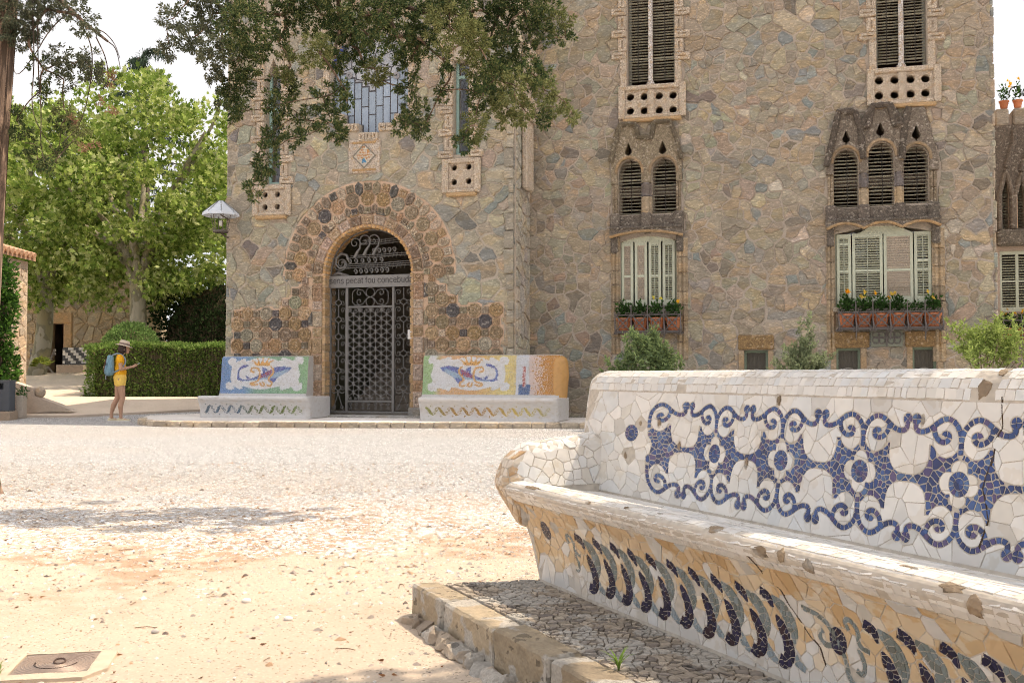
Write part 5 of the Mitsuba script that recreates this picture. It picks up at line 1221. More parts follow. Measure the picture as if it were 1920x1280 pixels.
for dt in dots:
    c = dt.centroid; a0 = rb.uniform(0, 6)
    for q in range(4): lay(Polygon([(c.x, c.y)] + [(c.x + .0155 * math.cos(a0 + q * PI / 2 + t), c.y + .0155 * math.sin(a0 + q * PI / 2 + t)) for t in np.linspace(.06, PI / 2 - .06, 5)]).buffer(-.0008), 'blue_tile', pick(BLU, rb))
# medallions: a ring of wedges round a small core
for p in meds:
    for r0, r1, n in ((.55, 1.0, 13), (.05, .47, 5)):
        for q in range(n):
            t0, t1 = 2 * PI * q / n + .05, 2 * PI * (q + 1) / n - .05; ts = np.linspace(t0, t1, 4)
            lay(Polygon([(p.x + .031 * r1 * math.cos(t), p.y + .032 * r1 * math.sin(t)) for t in ts] + [(p.x + .031 * r0 * math.cos(t), p.y + .032 * r0 * math.sin(t)) for t in ts[::-1]]), 'blue_tile', pick(BLU, rb))
# the blue ground: rows of tesserae that follow the white lobes
edge = unary_union([lobes] + med_white).boundary
for g0 in polys(blue_zone):
    for _, g in voronoi_cells(poisson(g0, .0195, 7), g0, .0036, minarea=3e-5): lay(g, 'blue_tile', pick(BLU, rb))
white_zone = face.difference(stroke_area.buffer(.0015)).difference(blue_zone.buffer(.001)).difference(med_area.buffer(.0015))
wp_ = []
for P in (poisson(face, .058, 9, relax=1),):
    wp_ = P
    hole_spots = [(1.03, t_j + .40, .022), (.42, t_j + .30, .018), (.90, t_j + .19, .020), (.52, t_j + .22, .016), (.27, t_j + .16, .014), (1.62, t_j + .36, .014), (2.05, t_j + .05, .02), (.33, t_j + .29, .012)]
    zone = white_zone.difference(unary_union([affinity.scale(Point(x, y).buffer(r, quad_segs=3), .6, 1.3) for x, y, r in hole_spots]))
    cells = voronoi_cells(wp_, face, .0017, minarea=1e-4)
    parts_ = polys(zone)
    tree = shapely.STRtree(parts_)
    for _, c in cells:
        for k in tree.query(c):
            lay(c.intersection(parts_[k]).buffer(-.0004), 'tile', pick(WHT, rb) * (1 if rb.random() > .06 else .8))
# ---- rim and lip: rows of small squares
def rows(t0, t1, n, step, kind, pal, drop=0.0, a0=.0, seed=0, patches=()):
    r = np.random.default_rng(seed); dt = (t1 - t0) / n
    for q in range(n):
        a = a0 + r.uniform(0, .02)
        while a < AT:
            w = step * r.uniform(.7, 1.35); c = (a + w / 2, t0 + (q + .5) * dt)
            lost = r.random() < drop or any(abs(c[0] - x) < wx and abs(c[1] - y) < wy for x, y, wx, wy in patches)
            if not lost:
                j = r.normal(0, .0012, 8); y0, y1 = t0 + q * dt + .0012, t0 + (q + 1) * dt - .0012
                lay(Polygon([(a + .001 + j[0], y0 + j[1]), (a + w - .001 + j[2], y0 + j[3]), (a + w - .001 + j[4], y1 + j[5]), (a + .001 + j[6], y1 + j[7])]), kind, pick(pal, r))
            a += w
rows(t_rim0, t_rim1, 8, .030, 'rim_tile', WHT, .006, .012, 3, ((1.80, t_rim0 + .03, .03, .05), (1.83, t_rim0 + .09, .02, .05)))
LIPP = [((0.64, 0.62, 0.585), 6), ((0.61, 0.59, 0.555), 4), ((0.56, 0.51, 0.44), 1.2)]
rows(t_lip - .055, t_lip + .085, 5, .030, 'lip_tile', LIPP, .018, .02, 5, ((.24, t_lip + .03, .05, .012), (1.28, t_lip + .035, .028, .022), (1.50, t_lip - .005, .03, .018), (1.58, t_lip + .0, .016, .02), (1.68, t_lip - .01, .022, .022), (2.10, t_lip + .02, .03, .014), (2.16, t_lip - .01, .022, .03), (.80, t_lip + .04, .012, .01)))
# ---- seat
seat_zone = sbox(.02, t_seat0 + .002, AT, t_j - .008)
for _, c in voronoi_cells(poisson(seat_zone, .085, 15, aniso=1.9) , seat_zone, .003, minarea=1e-4): lay(c, 'seat_tile', pick(WHT, rb) * 1.03)
# ---- front: waves of slate grey and near-black, stained cream shards between
GRY = [((0.17, 0.20, 0.195), 4), ((0.20, 0.235, 0.24), 3), ((0.15, 0.165, 0.15), 2)]; NVY = [((0.018, 0.018, 0.040), 5), ((0.026, 0.026, 0.062), 3), ((0.035, 0.022, 0.03), 1)]; SKY = [((0.24, 0.29, 0.32), 3), ((0.21, 0.26, 0.29), 2)]
front = sbox(.0, .028, AT, t_lip - .058); FW, FA0, F0, FH = .1135, .43, .078, .162
def fq(k, u, v, o):
    a, t = o + (k + u) * FW, F0 + v * FH; n = meshkit.noise(np.array([[a * 9, t * 9, 3.5], [a * 9 + 40, t * 9, 3.5]])) - .5
    return (a + .024 * n[0], t + .022 * n[1])
gray_strips, navy_strips, deco = [], [], []
for o, n0 in ((FA0, 10), (1.82, 8)):
    for k in range(n0):
        gray_strips.append((chaikin([fq(k, *p, o) for p in ((.02, 1.0), (.38, .86), (.60, .64), (.62, .44), (.48, .28))], 2), .044, ([0, .25, .7, 1], [.35, .95, 1.0, .6]), GRY))
        gray_strips.append((chaikin([fq(k, *p, o) for p in ((.50, .22), (.62, .10), (.80, .0), (.98, -.06))], 2), .030, ([0, .5, 1], [.7, 1, .55]), SKY))
        navy_strips.append((chaikin([fq(k, *p, o) for p in ((.06, .70), (.28, .48), (.44, .26), (.42, .06), (.22, -.04), (.04, .02))], 2), .043, ([0, .15, .6, 1], [.18, .75, 1.0, .8]), NVY))
        navy_strips.append((chaikin([fq(k, *p, o) for p in ((-.38, 1.06), (-.10, .98), (.0, .80))], 2), .034, ([0, .5, 1], [.9, 1, .3]), NVY))
    for P in (((-.85, .84), (-.95, .98), (-.75, 1.05), (-.55, .90), (-.62, .66), (-.30, .62)), ((-.62, .62), (-.45, .40), (-.55, .22), (-.72, .28))): gray_strips.append((chaikin([fq(0, *p, o) for p in P], 2), .014, None, GRY))
for P in (((10.05, 1.0), (10.6, .92), (10.95, .70), (10.9, .50), (10.6, .46), (10.45, .60), (10.6, .70)), ((11.0, .62), (11.2, .40), (11.3, .10), (11.55, .0))): gray_strips.append((chaikin([fq(0, *p, FA0) for p in P], 2), .016, None, GRY))
occ = []
def strip_area(P, w, taper):
    P = densify(P, .006); return LineString(P).buffer(w / 2 * .96, cap_style=2)
for P, w, tp, pal in navy_strips + gray_strips:
    A = strip_area(P, w, tp)
    P_ = densify(P, .004); L = np.r_[0, np.cumsum(np.linalg.norm(np.diff(P_, axis=0), axis=1))]; T = np.gradient(P_, axis=0); T /= np.linalg.norm(T, axis=1, keepdims=True) + 1e-9; N = np.c_[-T[:, 1], T[:, 0]]
    wd = w / 2 * (np.interp(L / L[-1], *tp) if tp else np.ones(len(L)))
    A = Polygon(np.vstack([P_ + N * wd[:, None], (P_ - N * wd[:, None])[::-1]])).buffer(0)
    if occ: A = A.difference(unary_union(occ[-60:]))
    occ.append(A.buffer(.001))
    kind = 'navy_tile' if pal is NVY else 'grey_tile'
    for g0 in polys(A):
        for _, g in voronoi_cells(poisson(g0, .0185, len(occ)), g0, .0022, minarea=2.5e-5): lay(g, kind, pick(pal, rb))
for x, y in ((.19, F0 + .155), (1.685, F0 + .10)):
    e = affinity.scale(Point(x, y).buffer(1, quad_segs=8), .030, .036); occ.append(e.buffer(.001))
    for _, g in voronoi_cells(poisson(e, .016, 3), e, .0025, minarea=2e-5): lay(g, 'navy_tile', pick(NVY, rb))
occ_u = unary_union(occ)
CRM = [((0.58, 0.50, 0.385), 5), ((0.56, 0.475, 0.35), 5), ((0.54, 0.435, 0.30), 4), ((0.60, 0.535, 0.44), 4), ((0.50, 0.39, 0.25), 1.5)]
fz = polys(front.difference(occ_u)); ft_ = shapely.STRtree(fz)
for _, c in voronoi_cells(poisson(front, .048, 19), front, .0028, minarea=6e-5):
    yc = c.centroid.y
    if rb.random() < .05 and yc > .08: continue
    pal = WHT if (yc < .085 or (yc < .13 and rb.random() < .5) or rb.random() < .10) else CRM
    for k in ft_.query(c): lay(c.intersection(fz[k]).buffer(-.0003), 'front_tile', pick(pal, rb) * (.9 if pal is WHT else 1.0), 'm_glaze' if pal is WHT else 'm_stain')
# ---- spots where tiles are lost down to brown mortar, and two long cracks
for x, y, r1, r2 in [(x, y, r * .42, r * .95) for x, y, r in hole_spots] + [(1.28, t_lip + .035, .030, .022), (1.50, t_lip - .005, .03, .016), (1.58, t_lip, .016, .02), (1.68, t_lip - .01, .022, .022), (2.10, t_lip + .02, .034, .014), (2.16, t_lip - .01, .024, .03), (.24, t_lip + .03, .05, .010), (.80, t_lip + .04, .012, .01), (1.80, t_rim0 + .03, .024, .030), (1.83, t_rim0 + .09, .016, .026), (.58, t_lip + .02, .020, .008), (.98, t_lip + .05, .016, .008), (1.95, t_seat0 - .02, .03, .008)]:
    n = 13; th_ = np.arange(n) * 2 * PI / n; k = rb.uniform(.6, 1.15, n); P = np.c_[x + r1 * k * np.cos(th_), y + r2 * k * np.sin(th_)]
    i_ = np.arange(n); j_ = (i_ + 1) % n; c = np.array([x, y]); Q = np.vstack([P, c + (P - c) * .97, c + (P - c) * .66, c + (P - c) * .33, [c]]); hh = np.r_[np.full(n, -.003), np.full(3 * n, .0027) + rb.normal(0, .0005, 3 * n), .0027]
    F3 = np.vstack([np.vstack([np.stack([k_ * n + i_, k_ * n + j_, (k_ + 1) * n + j_], 1), np.stack([k_ * n + i_, (k_ + 1) * n + j_, (k_ + 1) * n + i_], 1)]) for k_ in range(3)] + [np.stack([3 * n + i_, 3 * n + j_, i_ * 0 + 4 * n], 1)])
    keep('bare_patch', surf(Q[:, 0], Q[:, 1], hh), F3, np.array((0.25, 0.195, 0.135)) * rb.uniform(.7, 1.2), 'm_kerb')
for L_ in ([(1.44, t_lip - .03), (1.455, t_lip - .09), (1.50, t_lip - .13), (1.54, t_lip - .19), (1.62, t_lip - .25), (1.64, t_lip - .30)], [(1.86, t_rim0 + .01), (1.87, t_rim0 - .06), (1.85, t_rim0 - .13), (1.83, t_rim0 - .22), (1.85, t_rim0 - .30), (1.83, t_j + .05)]):
    P = densify(np.array(L_), .03); P = P + rb.normal(0, .0025, P.shape); w_ = rb.uniform(.0010, .0028, len(P)); Q = np.vstack([P - np.c_[w_, w_ * 0], (P + np.c_[w_, w_ * 0])[::-1]])
    g = Polygon(Q)
    if g.is_valid: V3, F3 = tile_piece(ring(g), 1.0, 0.0); keep('crack', surf(V3[:, 0], V3[:, 1], np.where(V3[:, 2] > .5, .0022, -.003)), F3, (0.06, 0.045, 0.03), 'm_mortar')
# ---- tiles of the arm and the leaning end, laid by dropping points on the slab
def lay_on(mesh, origin, ux, uy, dirn, region, r, seed, kind, pal, mat='m_glaze', gap=.003):
    ux, uy, dirn = map(np.asarray, (ux, uy, dirn)); cells = voronoi_cells(poisson(region, r, seed), region, gap, minarea=1e-4)
    for _, c in cells:
        P = ring(c.simplify(.001)); Q = np.vstack([P, P.mean(0)[None]])
        O = np.asarray(origin) + Q[:, :1] * ux + Q[:, 1:] * uy - dirn * 1.0
        loc, ri, ti = mesh.ray.intersects_location(O, np.repeat(dirn[None], len(O), 0), multiple_hits=False)
        if len(ri) < len(O): continue
        hit = np.zeros((len(O), 3)); hit[ri] = loc; nn = mesh.face_normals[ti[np.argsort(ri)]].mean(0); nn /= np.linalg.norm(nn)
        n = len(P); k = np.arange(n); k1 = (k + 1) % n
        V = np.vstack([hit[:n] - nn * .004, hit[:n] + nn * .004, hit[n:] + nn * .0045])
        F = np.vstack([np.stack([k, k1, n + k1], 1), np.stack([k, n + k1, n + k], 1), np.stack([n + k, n + k1, k * 0 + 2 * n], 1)])
        if np.dot(np.cross(V[n + 1] - V[n], V[2 * n] - V[n]), nn) < 0: F = F[:, ::-1]
        keep(kind, Bw(V), F, pick(pal, rb), mat)
lay_on(arm_mesh, (0, 0, 0), (0, 1, 0), (0, 0, 1), (-1, 0, 0), sbox(-.10, .36, .33, .56), .050, 2, 'arm_tile', WHT)                      # inner side
lay_on(arm_mesh, (0, 0, 0), (1, 0, 0), (0, 0, 1), (0, 1, 0), sbox(-.24, .05, -.04, .50), .034, 4, 'arm_tile', [((0.50, 0.42, 0.32), 2), ((0.42, 0.31, 0.20), 2), ((0.56, 0.50, 0.42), 2)], 'm_stain')   # front edge
lay_on(arm_mesh, (0, 0, 0), (0, 1, 0), (1, 0, 0), (0, 0, -1), sbox(-.11, -.24, .36, -.06), .055, 6, 'arm_tile', WHT)                    # top
lay_on(arm_mesh, (0, 0, 0), (0, 1, 0), (0, 0, 1), (1, 0, 0), sbox(-.10, .05, .40, .54), .055, 8, 'arm_tile', WHT)                       # outer side
seen_most = {'tile': 300, 'blue_tile': 300, 'front_tile': 300, 'rim_tile': 240, 'lip_tile': 240, 'seat_tile': 200, 'navy_tile': 300, 'grey_tile': 300, 'arm_tile': 200, 'bare_patch': 100, 'crack': 9}
tile_part = {}
for kind, L in TILES.items():
    L.sort(key=lambda t: -t[0]); rest = {}
    for k, (w, V, F, c, mat) in enumerate(L):
        if k < seen_most[kind]: piece(kind, bench, (V, F), mat, c)
        else: rest.setdefault(mat, MB()).add((V, F), c)
    for mat, mb in rest.items():
        k = part('small_' + kind, bench); mb.put(k, mat); labels[k] = {'kind': 'stuff'}

# ---- platform: kerb stones, rubble footing, broken-stone paving
plat = 'bench_platform'; labels[plat] = {'label': 'low stone platform under the great bench', 'kind': 'structure'}
def PB(V): V = np.asarray(V, float).copy(); V[:, 2] -= PLZ; return V @ MBN[:3, :3].T + MBN[:3, 3]
core = Polygon([(-.10, -.36), (AEND, -.36), (AEND, .9), (.1, .9), (-.02, .1), (-.04, -.2)])
Vc, Fc = prism(core, -.1, PLZ - .008, 'xy'); put(plat, (PB(Vc), Fc), 'm_mortar', (0.17, 0.15, 0.125))
rq = np.random.default_rng(61); a = -.135
while a < 3.0:
    l = rq.uniform(.24, .46); h = PLZ + rq.normal(0, .003)
    V, F = bx(a + .004, a + l - .004, -.472 + rq.normal(0, .003), -.355 + rq.normal(0, .006), .0, h, .009)
    m = trimesh.Trimesh(V, F).subdivide_to_size(.045); V, F = np.array(m.vertices), np.array(m.faces)
    V += (meshkit.fbm(np.stack([V * 18, V * 18 + 7, V * 18 + 13], 1).reshape(-1, 3), 3).reshape(-1, 3) - .5) * .016
    piece('kerb_stone', plat, (PB(V), F), 'm_kerb', np.array((0.33, 0.27, 0.19)) * rq.uniform(.68, 1.2)); a += l
a = -.16
while a < 2.9:      # lumps of rubble and mortar along the foot
    l = rq.uniform(.07, .20); q_ = rq.normal(size=(16, 3)); q_ /= np.linalg.norm(q_, axis=1, keepdims=True); m = trimesh.convex.convex_hull(q_).subdivide().subdivide(); V = np.array(m.vertices)
    V = V + (meshkit.fbm(V * 2.5 + rq.uniform(0, 50), 3)[:, None] - .5) * .30
    V = V * [l * .62, rq.uniform(.04, .07), rq.uniform(.03, .055)] + [a + l / 2, -.490 + rq.normal(0, .010), .008]
    piece('footing_stone', plat, (PB(V), np.array(m.faces)), 'm_kerb', np.array((0.34, 0.28, 0.215)) * rq.uniform(.75, 1.15)); a += l * .72
reg = Polygon([(-.10, -.352), (2.75, -.352), (2.75, .02), (.02, .02), (-.03, -.05), (-.05, -.2)])
chips = []
for _, g in voronoi_cells(poisson(reg, .038, 33, relax=1, aniso=1.8), reg, .003, smooth=.0006, minarea=8e-5):
    P = ring(g.simplify(.002)); 
    if len(P) < 3: continue
    h = rq.uniform(.005, .009); V, F = slab_piece(P, h, .0018, 0.0, np.clip((P - P.mean(0)) @ rq.normal(0, .06, 2), -.003, .003)); V[:, 2] += PLZ - .008
    W3 = PB(V); chips.append((np.sqrt(g.area) / np.linalg.norm(W3.mean(0) - CAM) ** 1.5, W3, F, np.array((0.29, 0.25, 0.20) if rq.random() < .75 else (0.20, 0.175, 0.15)) * rq.uniform(.7, 1.25)))
chips.sort(key=lambda t: -t[0]); rest = MB()
for k, (w, V, F, c) in enumerate(chips):
    if k < 300: piece('paving_stone', plat, (V, F), 'm_kerb', c)
    else: rest.add((V, F), c)
k = part('small_paving_stone', plat); rest.put(k, 'm_kerb'); labels[k] = {'kind': 'stuff'}

# ================================================================== iron cover set in the earth
mc = np.array([-1.49, 3.345]); ang = math.atan2(.043, .207); gz = ground_at(*mc) + .006; S_ = .116
MM = rotz(ang, (mc[0], mc[1], gz)); RUST = (0.30, 0.235, 0.19)
cover = thing('manhole_cover', 'small square rusty iron cover with ring handle, set in the sandy earth', 'manhole cover')
piece('plate', cover, xf(bx(-S_, S_, -S_, S_, -.02, .004, .002), MM), 'm_iron', RUST)
for k, r in enumerate((.030, .040, .050, .060, .070, .080, .092, .104, .118, .132)):
    t = np.linspace(0, 2 * PI, 49)[:]; ok = (np.abs(r * np.cos(t)) < S_ - .004) & (np.abs(r * np.sin(t)) < S_ - .004)
    runs = np.split(np.arange(49), np.where(~ok)[0])
    for q in runs:
        q = q[ok[q]]
        if len(q) > 2: piece('ring_rib', cover, xf(tube(np.c_[r * np.cos(t[q]), r * np.sin(t[q]), np.full(len(q), .004)], .0028, 5), MM), 'm_iron', np.array(RUST) * 1.1)
t = np.linspace(0, 2 * PI, 25); piece('handle', cover, xf(tube(np.c_[.01 + .017 * np.cos(t), .003 + .012 * np.sin(t), .010 + .006 * np.sin(t)], .0032, 6), MM), 'm_iron', (0.08, 0.05, 0.035), True)
t = np.linspace(PI * .95, PI * 1.95, 20); piece('lid_gap', cover, xf(tube(np.c_[.066 * np.cos(t), .066 * np.sin(t), np.full(20, .0055)], .003, 5), MM), 'm_iron', (0.06, 0.04, 0.03))
sur = Polygon([(-S_ - .03, -S_ - .06), (S_ + .0, -S_ - .07), (S_ + .06, -S_ + .02), (S_ + .055, S_ + .005), (S_ + .02, S_ + .015), (-S_ - .015, S_ + .012)]).difference(sbox(-S_ - .002, -S_ - .002, S_ + .002, S_ + .002))
Vs, Fs = prism(sur, -.03, .007, 'xy'); m = trimesh.Trimesh(Vs, Fs).subdivide_to_size(.03); Vs = np.array(m.vertices); Vs[:, 2] += .006 * (meshkit.fbm(Vs * 22, 3) - .5)
piece('concrete_surround', cover, xf((Vs, np.array(m.faces)), MM), 'm_path', (0.44, 0.365, 0.28))
# ================================================================== the rear wing seen past the corner
YW = 5.23
wing = thing('rear_wing', 'lower stone wing behind the house corner with pointed windows and a green shutter', 'building')
wz = lambda py: fpix(1893, py, YW)[1]
ws = lambda px: fpix(px, 450, YW)[0]
lw_ = []
for a, b, t in ((1879, 1893, 332), (1907, 1922, 340), (1936, 1950, 336)):
    s0, s1 = ws(a), ws(b); h = (s1 - s0) / 2; lw_.append(Polygon([(s0, wz(430)), (s1, wz(430)), (s1, wz(t) - .35), (s0 + h * 1.55, wz(t) - .10), (s0 + h, wz(t)), (s0 + h * .45, wz(t) - .10), (s0, wz(t) - .35)]))
shr = sbox(ws(1874), wz(584), ws(1932), wz(470))
wface = sbox(ws(1840), 0, ws(2040), wz(214))
ww = part('wall', wing); put(ww, W(fprism(wface.difference(unary_union(lw_ + [shr])), YW, YW + .5)), 'm_mortar', (0.42, 0.34, 0.27))
for b in (bx(ws(2040) - .5, ws(2040), YW + .5, 11, 0, wz(214)), bx(ws(1840), ws(2040), YW + .5, 11, wz(214) - .3, wz(214) - .05)): piece('side_wall', wing, W(b), 'm_mortar', (0.38, 0.32, 0.26))
for _, g in voronoi_cells(poisson(wface, .36, 44, aniso=1.4), wface.difference(unary_union([l.buffer(.1) for l in lw_] + [shr.buffer(.12), sbox(ws(1840), wz(465), ws(2040), wz(215))])), .03, smooth=.012, minarea=.004):
    P = ring(g.simplify(.006)); V, F = slab_piece(P, .03, .014); piece('stone', ww, W((facemap(V, YW), F)), 'm_stone', pick(PAL_M, rr))
hood = sbox(ws(1866), wz(432), ws(2000), wz(236)).difference(unary_union(lw_)); piece('window_hood', wing, W(fprism(hood, YW - .08, YW)), 'm_pebble', (0.21, 0.175, 0.14))
for k in range(7):       # gabled ribs and merlons along the parapet
    x = ws(1868) + k * .36; piece('merlon', wing, W(bx(x, x + .27, YW - .12, YW + .3, wz(236), wz(214) + .10, .03)), 'm_stone', np.array((0.33, 0.29, 0.235)) * rr.uniform(.85, 1.2))
for l in lw_:
    q = l.bounds; m = (q[0] + q[2]) / 2
    piece('rib', wing, polyline_tube(densify([(q[0] - .06, q[1]), (q[0] - .06, q[3] - .4), (m, q[3] + .14), (q[2] + .06, q[3] - .4), (q[2] + .06, q[1])], .1), YW - .09, .05, 7), 'm_pebble', (0.25, 0.205, 0.16))
    piece('rib', wing, polyline_tube(densify([(m, q[3] + .2), (q[2] + .1, q[3] + .75), (q[2] + .1, q[3] + 1.0)], .1), YW - .09, .06, 7), 'm_pebble', (0.21, 0.175, 0.14))
    slats(wing, (q[0], q[2], q[1], q[3]), YW + .12, .062, -.5, poly=l, seed=int(m * 9), col=(0.27, 0.265, 0.2), w=.046)
    piece('column', wing, W(tube(np.array([(q[2] + .10, YW - .06, q[1]), (q[2] + .10, YW - .06, q[3] - .35)]), .06, 8)), 'm_stone', (0.42, 0.30, 0.21))
piece('ledge', wing, W(bx(ws(1868), ws(2000), YW - .22, YW + .1, wz(462), wz(432), .05)), 'm_pebble', (0.22, 0.19, 0.15))
b = shr.bounds; k = part('shutter', wing); mb = MB(); y = YW + .06
for a, c, d, e in ((b[0], b[0] + .05, b[1], b[3]), (b[0] + .32, b[0] + .38, b[1], b[3]), (b[0] + .60, b[0] + .66, b[1], b[3]), (b[0], b[2], b[1], b[1] + .10), (b[0], b[2], b[3] - .08, b[3]), (b[0], b[2], (b[1] + b[3]) / 2 - .02, (b[1] + b[3]) / 2 + .02)): mb.add(W(bx(a, c, y, y + .04, d, e, .004)))
mb.put(k, 'm_plain', GREEN); slats(k, (b[0] + .05, b[2], b[1] + .1, b[3] - .08), y + .02, .058, -.35, seed=4, col=SG, w=.05)
for b_ in (bx(ws(1866), ws(2040) - .5, YW + 3.4, YW + 3.5, 0, wz(214) - .3), bx(ws(1840), ws(1866), YW + .5, YW + 3.4, 0, wz(214) - .3)): piece('room_wall', wing, W(b_), 'm_mortar', (0.46, 0.42, 0.36))
mb = MB(); z0, z1 = wz(640), wz(602); s0 = ws(1872)
for z in (z0, z1): mb.add(W(tube(np.array([(s0, YW - .34, z), (s0 + 1.2, YW - .34, z)]), .014, 5)))
for q in range(7):
    x = s0 + q * .18; mb.add(W(tube(np.array([(x, YW - .35, z0 - .08), (x + .02, YW - .36, (z0 + z1) / 2), (x, YW - .34, z1 + .12)]), [.01, .018, .01], 5)))
    mb.add(W(tube(np.array([(x, YW - .34, z0), (x + .18, YW - .35, z1)]), .01, 4))).add(W(tube(np.array([(x, YW - .34, z1), (x + .18, YW - .35, z0)]), .01, 4)))
mb.put(part('balcony_railing', wing), 'm_iron', IR2)
for q in range(3): flower_pot(wp(s0 + .14 + q * .34, YW - .17, z0), ('terracotta pot of yellow flowers next to the house corner, in the wing balcony', 'second terracotta pot of flowers in the wing balcony', 'third terracotta pot of flowers in the wing balcony')[q], 'terracotta pots of the wing', rp, 1.1, 4, h=.36)
for q, px in enumerate((1886, 1912)):
    c = wp(ws(px), YW - .02, wz(214) + .10); flower_pot(c, ('small terracotta pot with yellow flowers on the wing parapet, next to the house corner', 'second terracotta pot on the wing parapet, further from the corner')[q], 'terracotta pots of the wing', rp, .72, 3, h=.4, n=110)
    t = np.linspace(-.4, PI + .4, 14); piece('parapet_hoop', wing, W(tube(np.c_[ws(px) + .22 + .12 * np.cos(t), np.full(14, YW - .05), wz(214) + .42 + .16 * np.sin(t)], .014, 5)), 'm_iron', (0.06, 0.055, 0.05))

# ================================================================== the lantern on the tower corner
lan = thing('wall_lantern', 'metal lantern with a pale faceted roof on the tower corner', 'lantern')
lc = at_depth(414, 400, 20.62); px_m = 20.62 / FPX
zr = lambda py: at_depth(414, py, 20.62)[2]
n8 = np.arange(8) * PI / 4 + .3; R_ = 33 * px_m
V = np.vstack([np.c_[lc[0] + .05 * np.cos(n8), lc[1] + .05 * np.sin(n8), np.full(8, zr(377))], np.c_[lc[0] + R_ * np.cos(n8), lc[1] + R_ * np.sin(n8), np.full(8, zr(400))], np.c_[lc[0] + (R_ + .015) * np.cos(n8), lc[1] + (R_ + .015) * np.sin(n8), np.full(8, zr(405))], [[lc[0], lc[1], zr(376)]]])
k = np.arange(8); k1 = (k + 1) % 8
F = np.vstack([np.stack([k, 8 + k, 8 + k1], 1), np.stack([k, 8 + k1, k1], 1), np.stack([8 + k, 16 + k, 16 + k1], 1), np.stack([8 + k, 16 + k1, 8 + k1], 1), np.stack([k, k1, k * 0 + 24], 1)])
piece('roof', lan, (V, F), 'm_plain', (0.62, 0.66, 0.72))
mb = MB()
for q in range(8):
    mb.add(tube(np.array([V[q], V[8 + q]]) + [0, 0, .006], .007, 4))
mb.put(part('seam', lan), 'm_iron', (0.2, 0.21, 0.22))
for q in range(6):
    a = q * PI / 3; piece('bar', lan, tube(np.array([(lc[0] + .20 * math.cos(a), lc[1] + .20 * math.sin(a), zr(404)), (lc[0] + .13 * math.cos(a), lc[1] + .13 * math.sin(a), zr(434))]), .009, 5), 'm_iron', (0.13, 0.11, 0.09))
Vh, Fh = lathe([(.15, zr(436) - lc[2]), (.16, zr(435) - lc[2]), (.14, zr(432) - lc[2]), (.001, zr(432) - lc[2])], 12, lc); piece('base', lan, (Vh, Fh), 'm_iron', (0.16, 0.14, 0.12))
for q in range(6):
    a = q * PI / 3; piece('base_curl', lan, tube(np.array([(lc[0] + .15 * math.cos(a), lc[1] + .15 * math.sin(a), zr(434)), (lc[0] + .19 * math.cos(a), lc[1] + .19 * math.sin(a), zr(431)), (lc[0] + .15 * math.cos(a + .3), lc[1] + .15 * math.sin(a + .3), zr(429))]), .008, 4), 'm_iron', (0.16, 0.14, 0.12))
Vh, Fh = lathe([(.012, 0), (.03, .02), (.035, .08), (.02, .12), (.001, .125)], 8, (lc[0], lc[1], zr(424))); piece('bulb', lan, (Vh, Fh), 'm_plain', (0.7, 0.7, 0.68), True)
br = wp(TL + .02, .15, zr(440))
piece('bracket', lan, tube(np.array([[lc[0], lc[1], zr(436)], (lc + br) / 2 * [1, 1, 0] + [0, 0, zr(441)], br]), .018, 6), 'm_iron', (0.13, 0.11, 0.09)); piece('bracket', lan, tube(np.array([[lc[0], lc[1], zr(403)], br * [1, 1, 0] + [0, 0, zr(407)]]), .014, 6), 'm_iron', (0.13, 0.11, 0.09))

# ================================================================== left background: wall, small house, ramp, hedge
def flat_wall_stones(holder, reg, mapf, r, seed, pal, gap=.03, proud=.04, aniso=1.2, most=300):
    rg_ = np.random.default_rng(seed); out = []
    for _, g in voronoi_cells(poisson(reg, r, seed, aniso=aniso), reg, gap, smooth=.015, minarea=.004):
        P = ring(g.simplify(.008)); V, F = slab_piece(P, proud * rg_.uniform(.5, 1.3), .02); out.append((g.area, mapf(V), F, pick(pal, rg_)))
    out.sort(key=lambda t: -t[0])
    for a, V, F, c in out[:most]: piece('stone', holder, (V, F), 'm_stone', c)
PAL_B = [((0.38, 0.30, 0.20), 4), ((0.33, 0.27, 0.19), 4), ((0.40, 0.34, 0.25), 3), ((0.28, 0.24, 0.18), 2)]
gwall = thing('garden_wall', 'old stone garden wall with a dark doorway behind the plane trees', 'wall')
YG = 38.0; gzb = 0.9
X_ = lambda px: (px - 960) / FPX * YG
door = sbox(X_(87), gzb - .2, X_(120), CAM_H + (702 - 606) / FPX * YG)
gface = sbox(-26, 0.2, X_(300), 5.2)
k = part('wall', gwall); V, F = prism(gface.difference(door), YG, YG + .7); put(k, (V, F), 'm_mortar', (0.40, 0.32, 0.22))
flat_wall_stones(k, gface.difference(door.buffer(.35, join_style=2)).intersection(sbox(-22, .8, X_(300), 5.2)), lambda V: np.stack([V[:, 0], YG - V[:, 2], V[:, 1]], 1), .48, 3, PAL_B)
d = door.bounds
for a, b_, c, e in ((d[0] - .30, d[0], d[1], d[3]), (d[2], d[2] + .30, d[1], d[3]), (d[0] - .30, d[2] + .30, d[3], d[3] + .42)): piece('door_surround', gwall, bx(a, b_, YG - .06, YG + .2, c, e, .03), 'm_stone', (0.42, 0.29, 0.165))
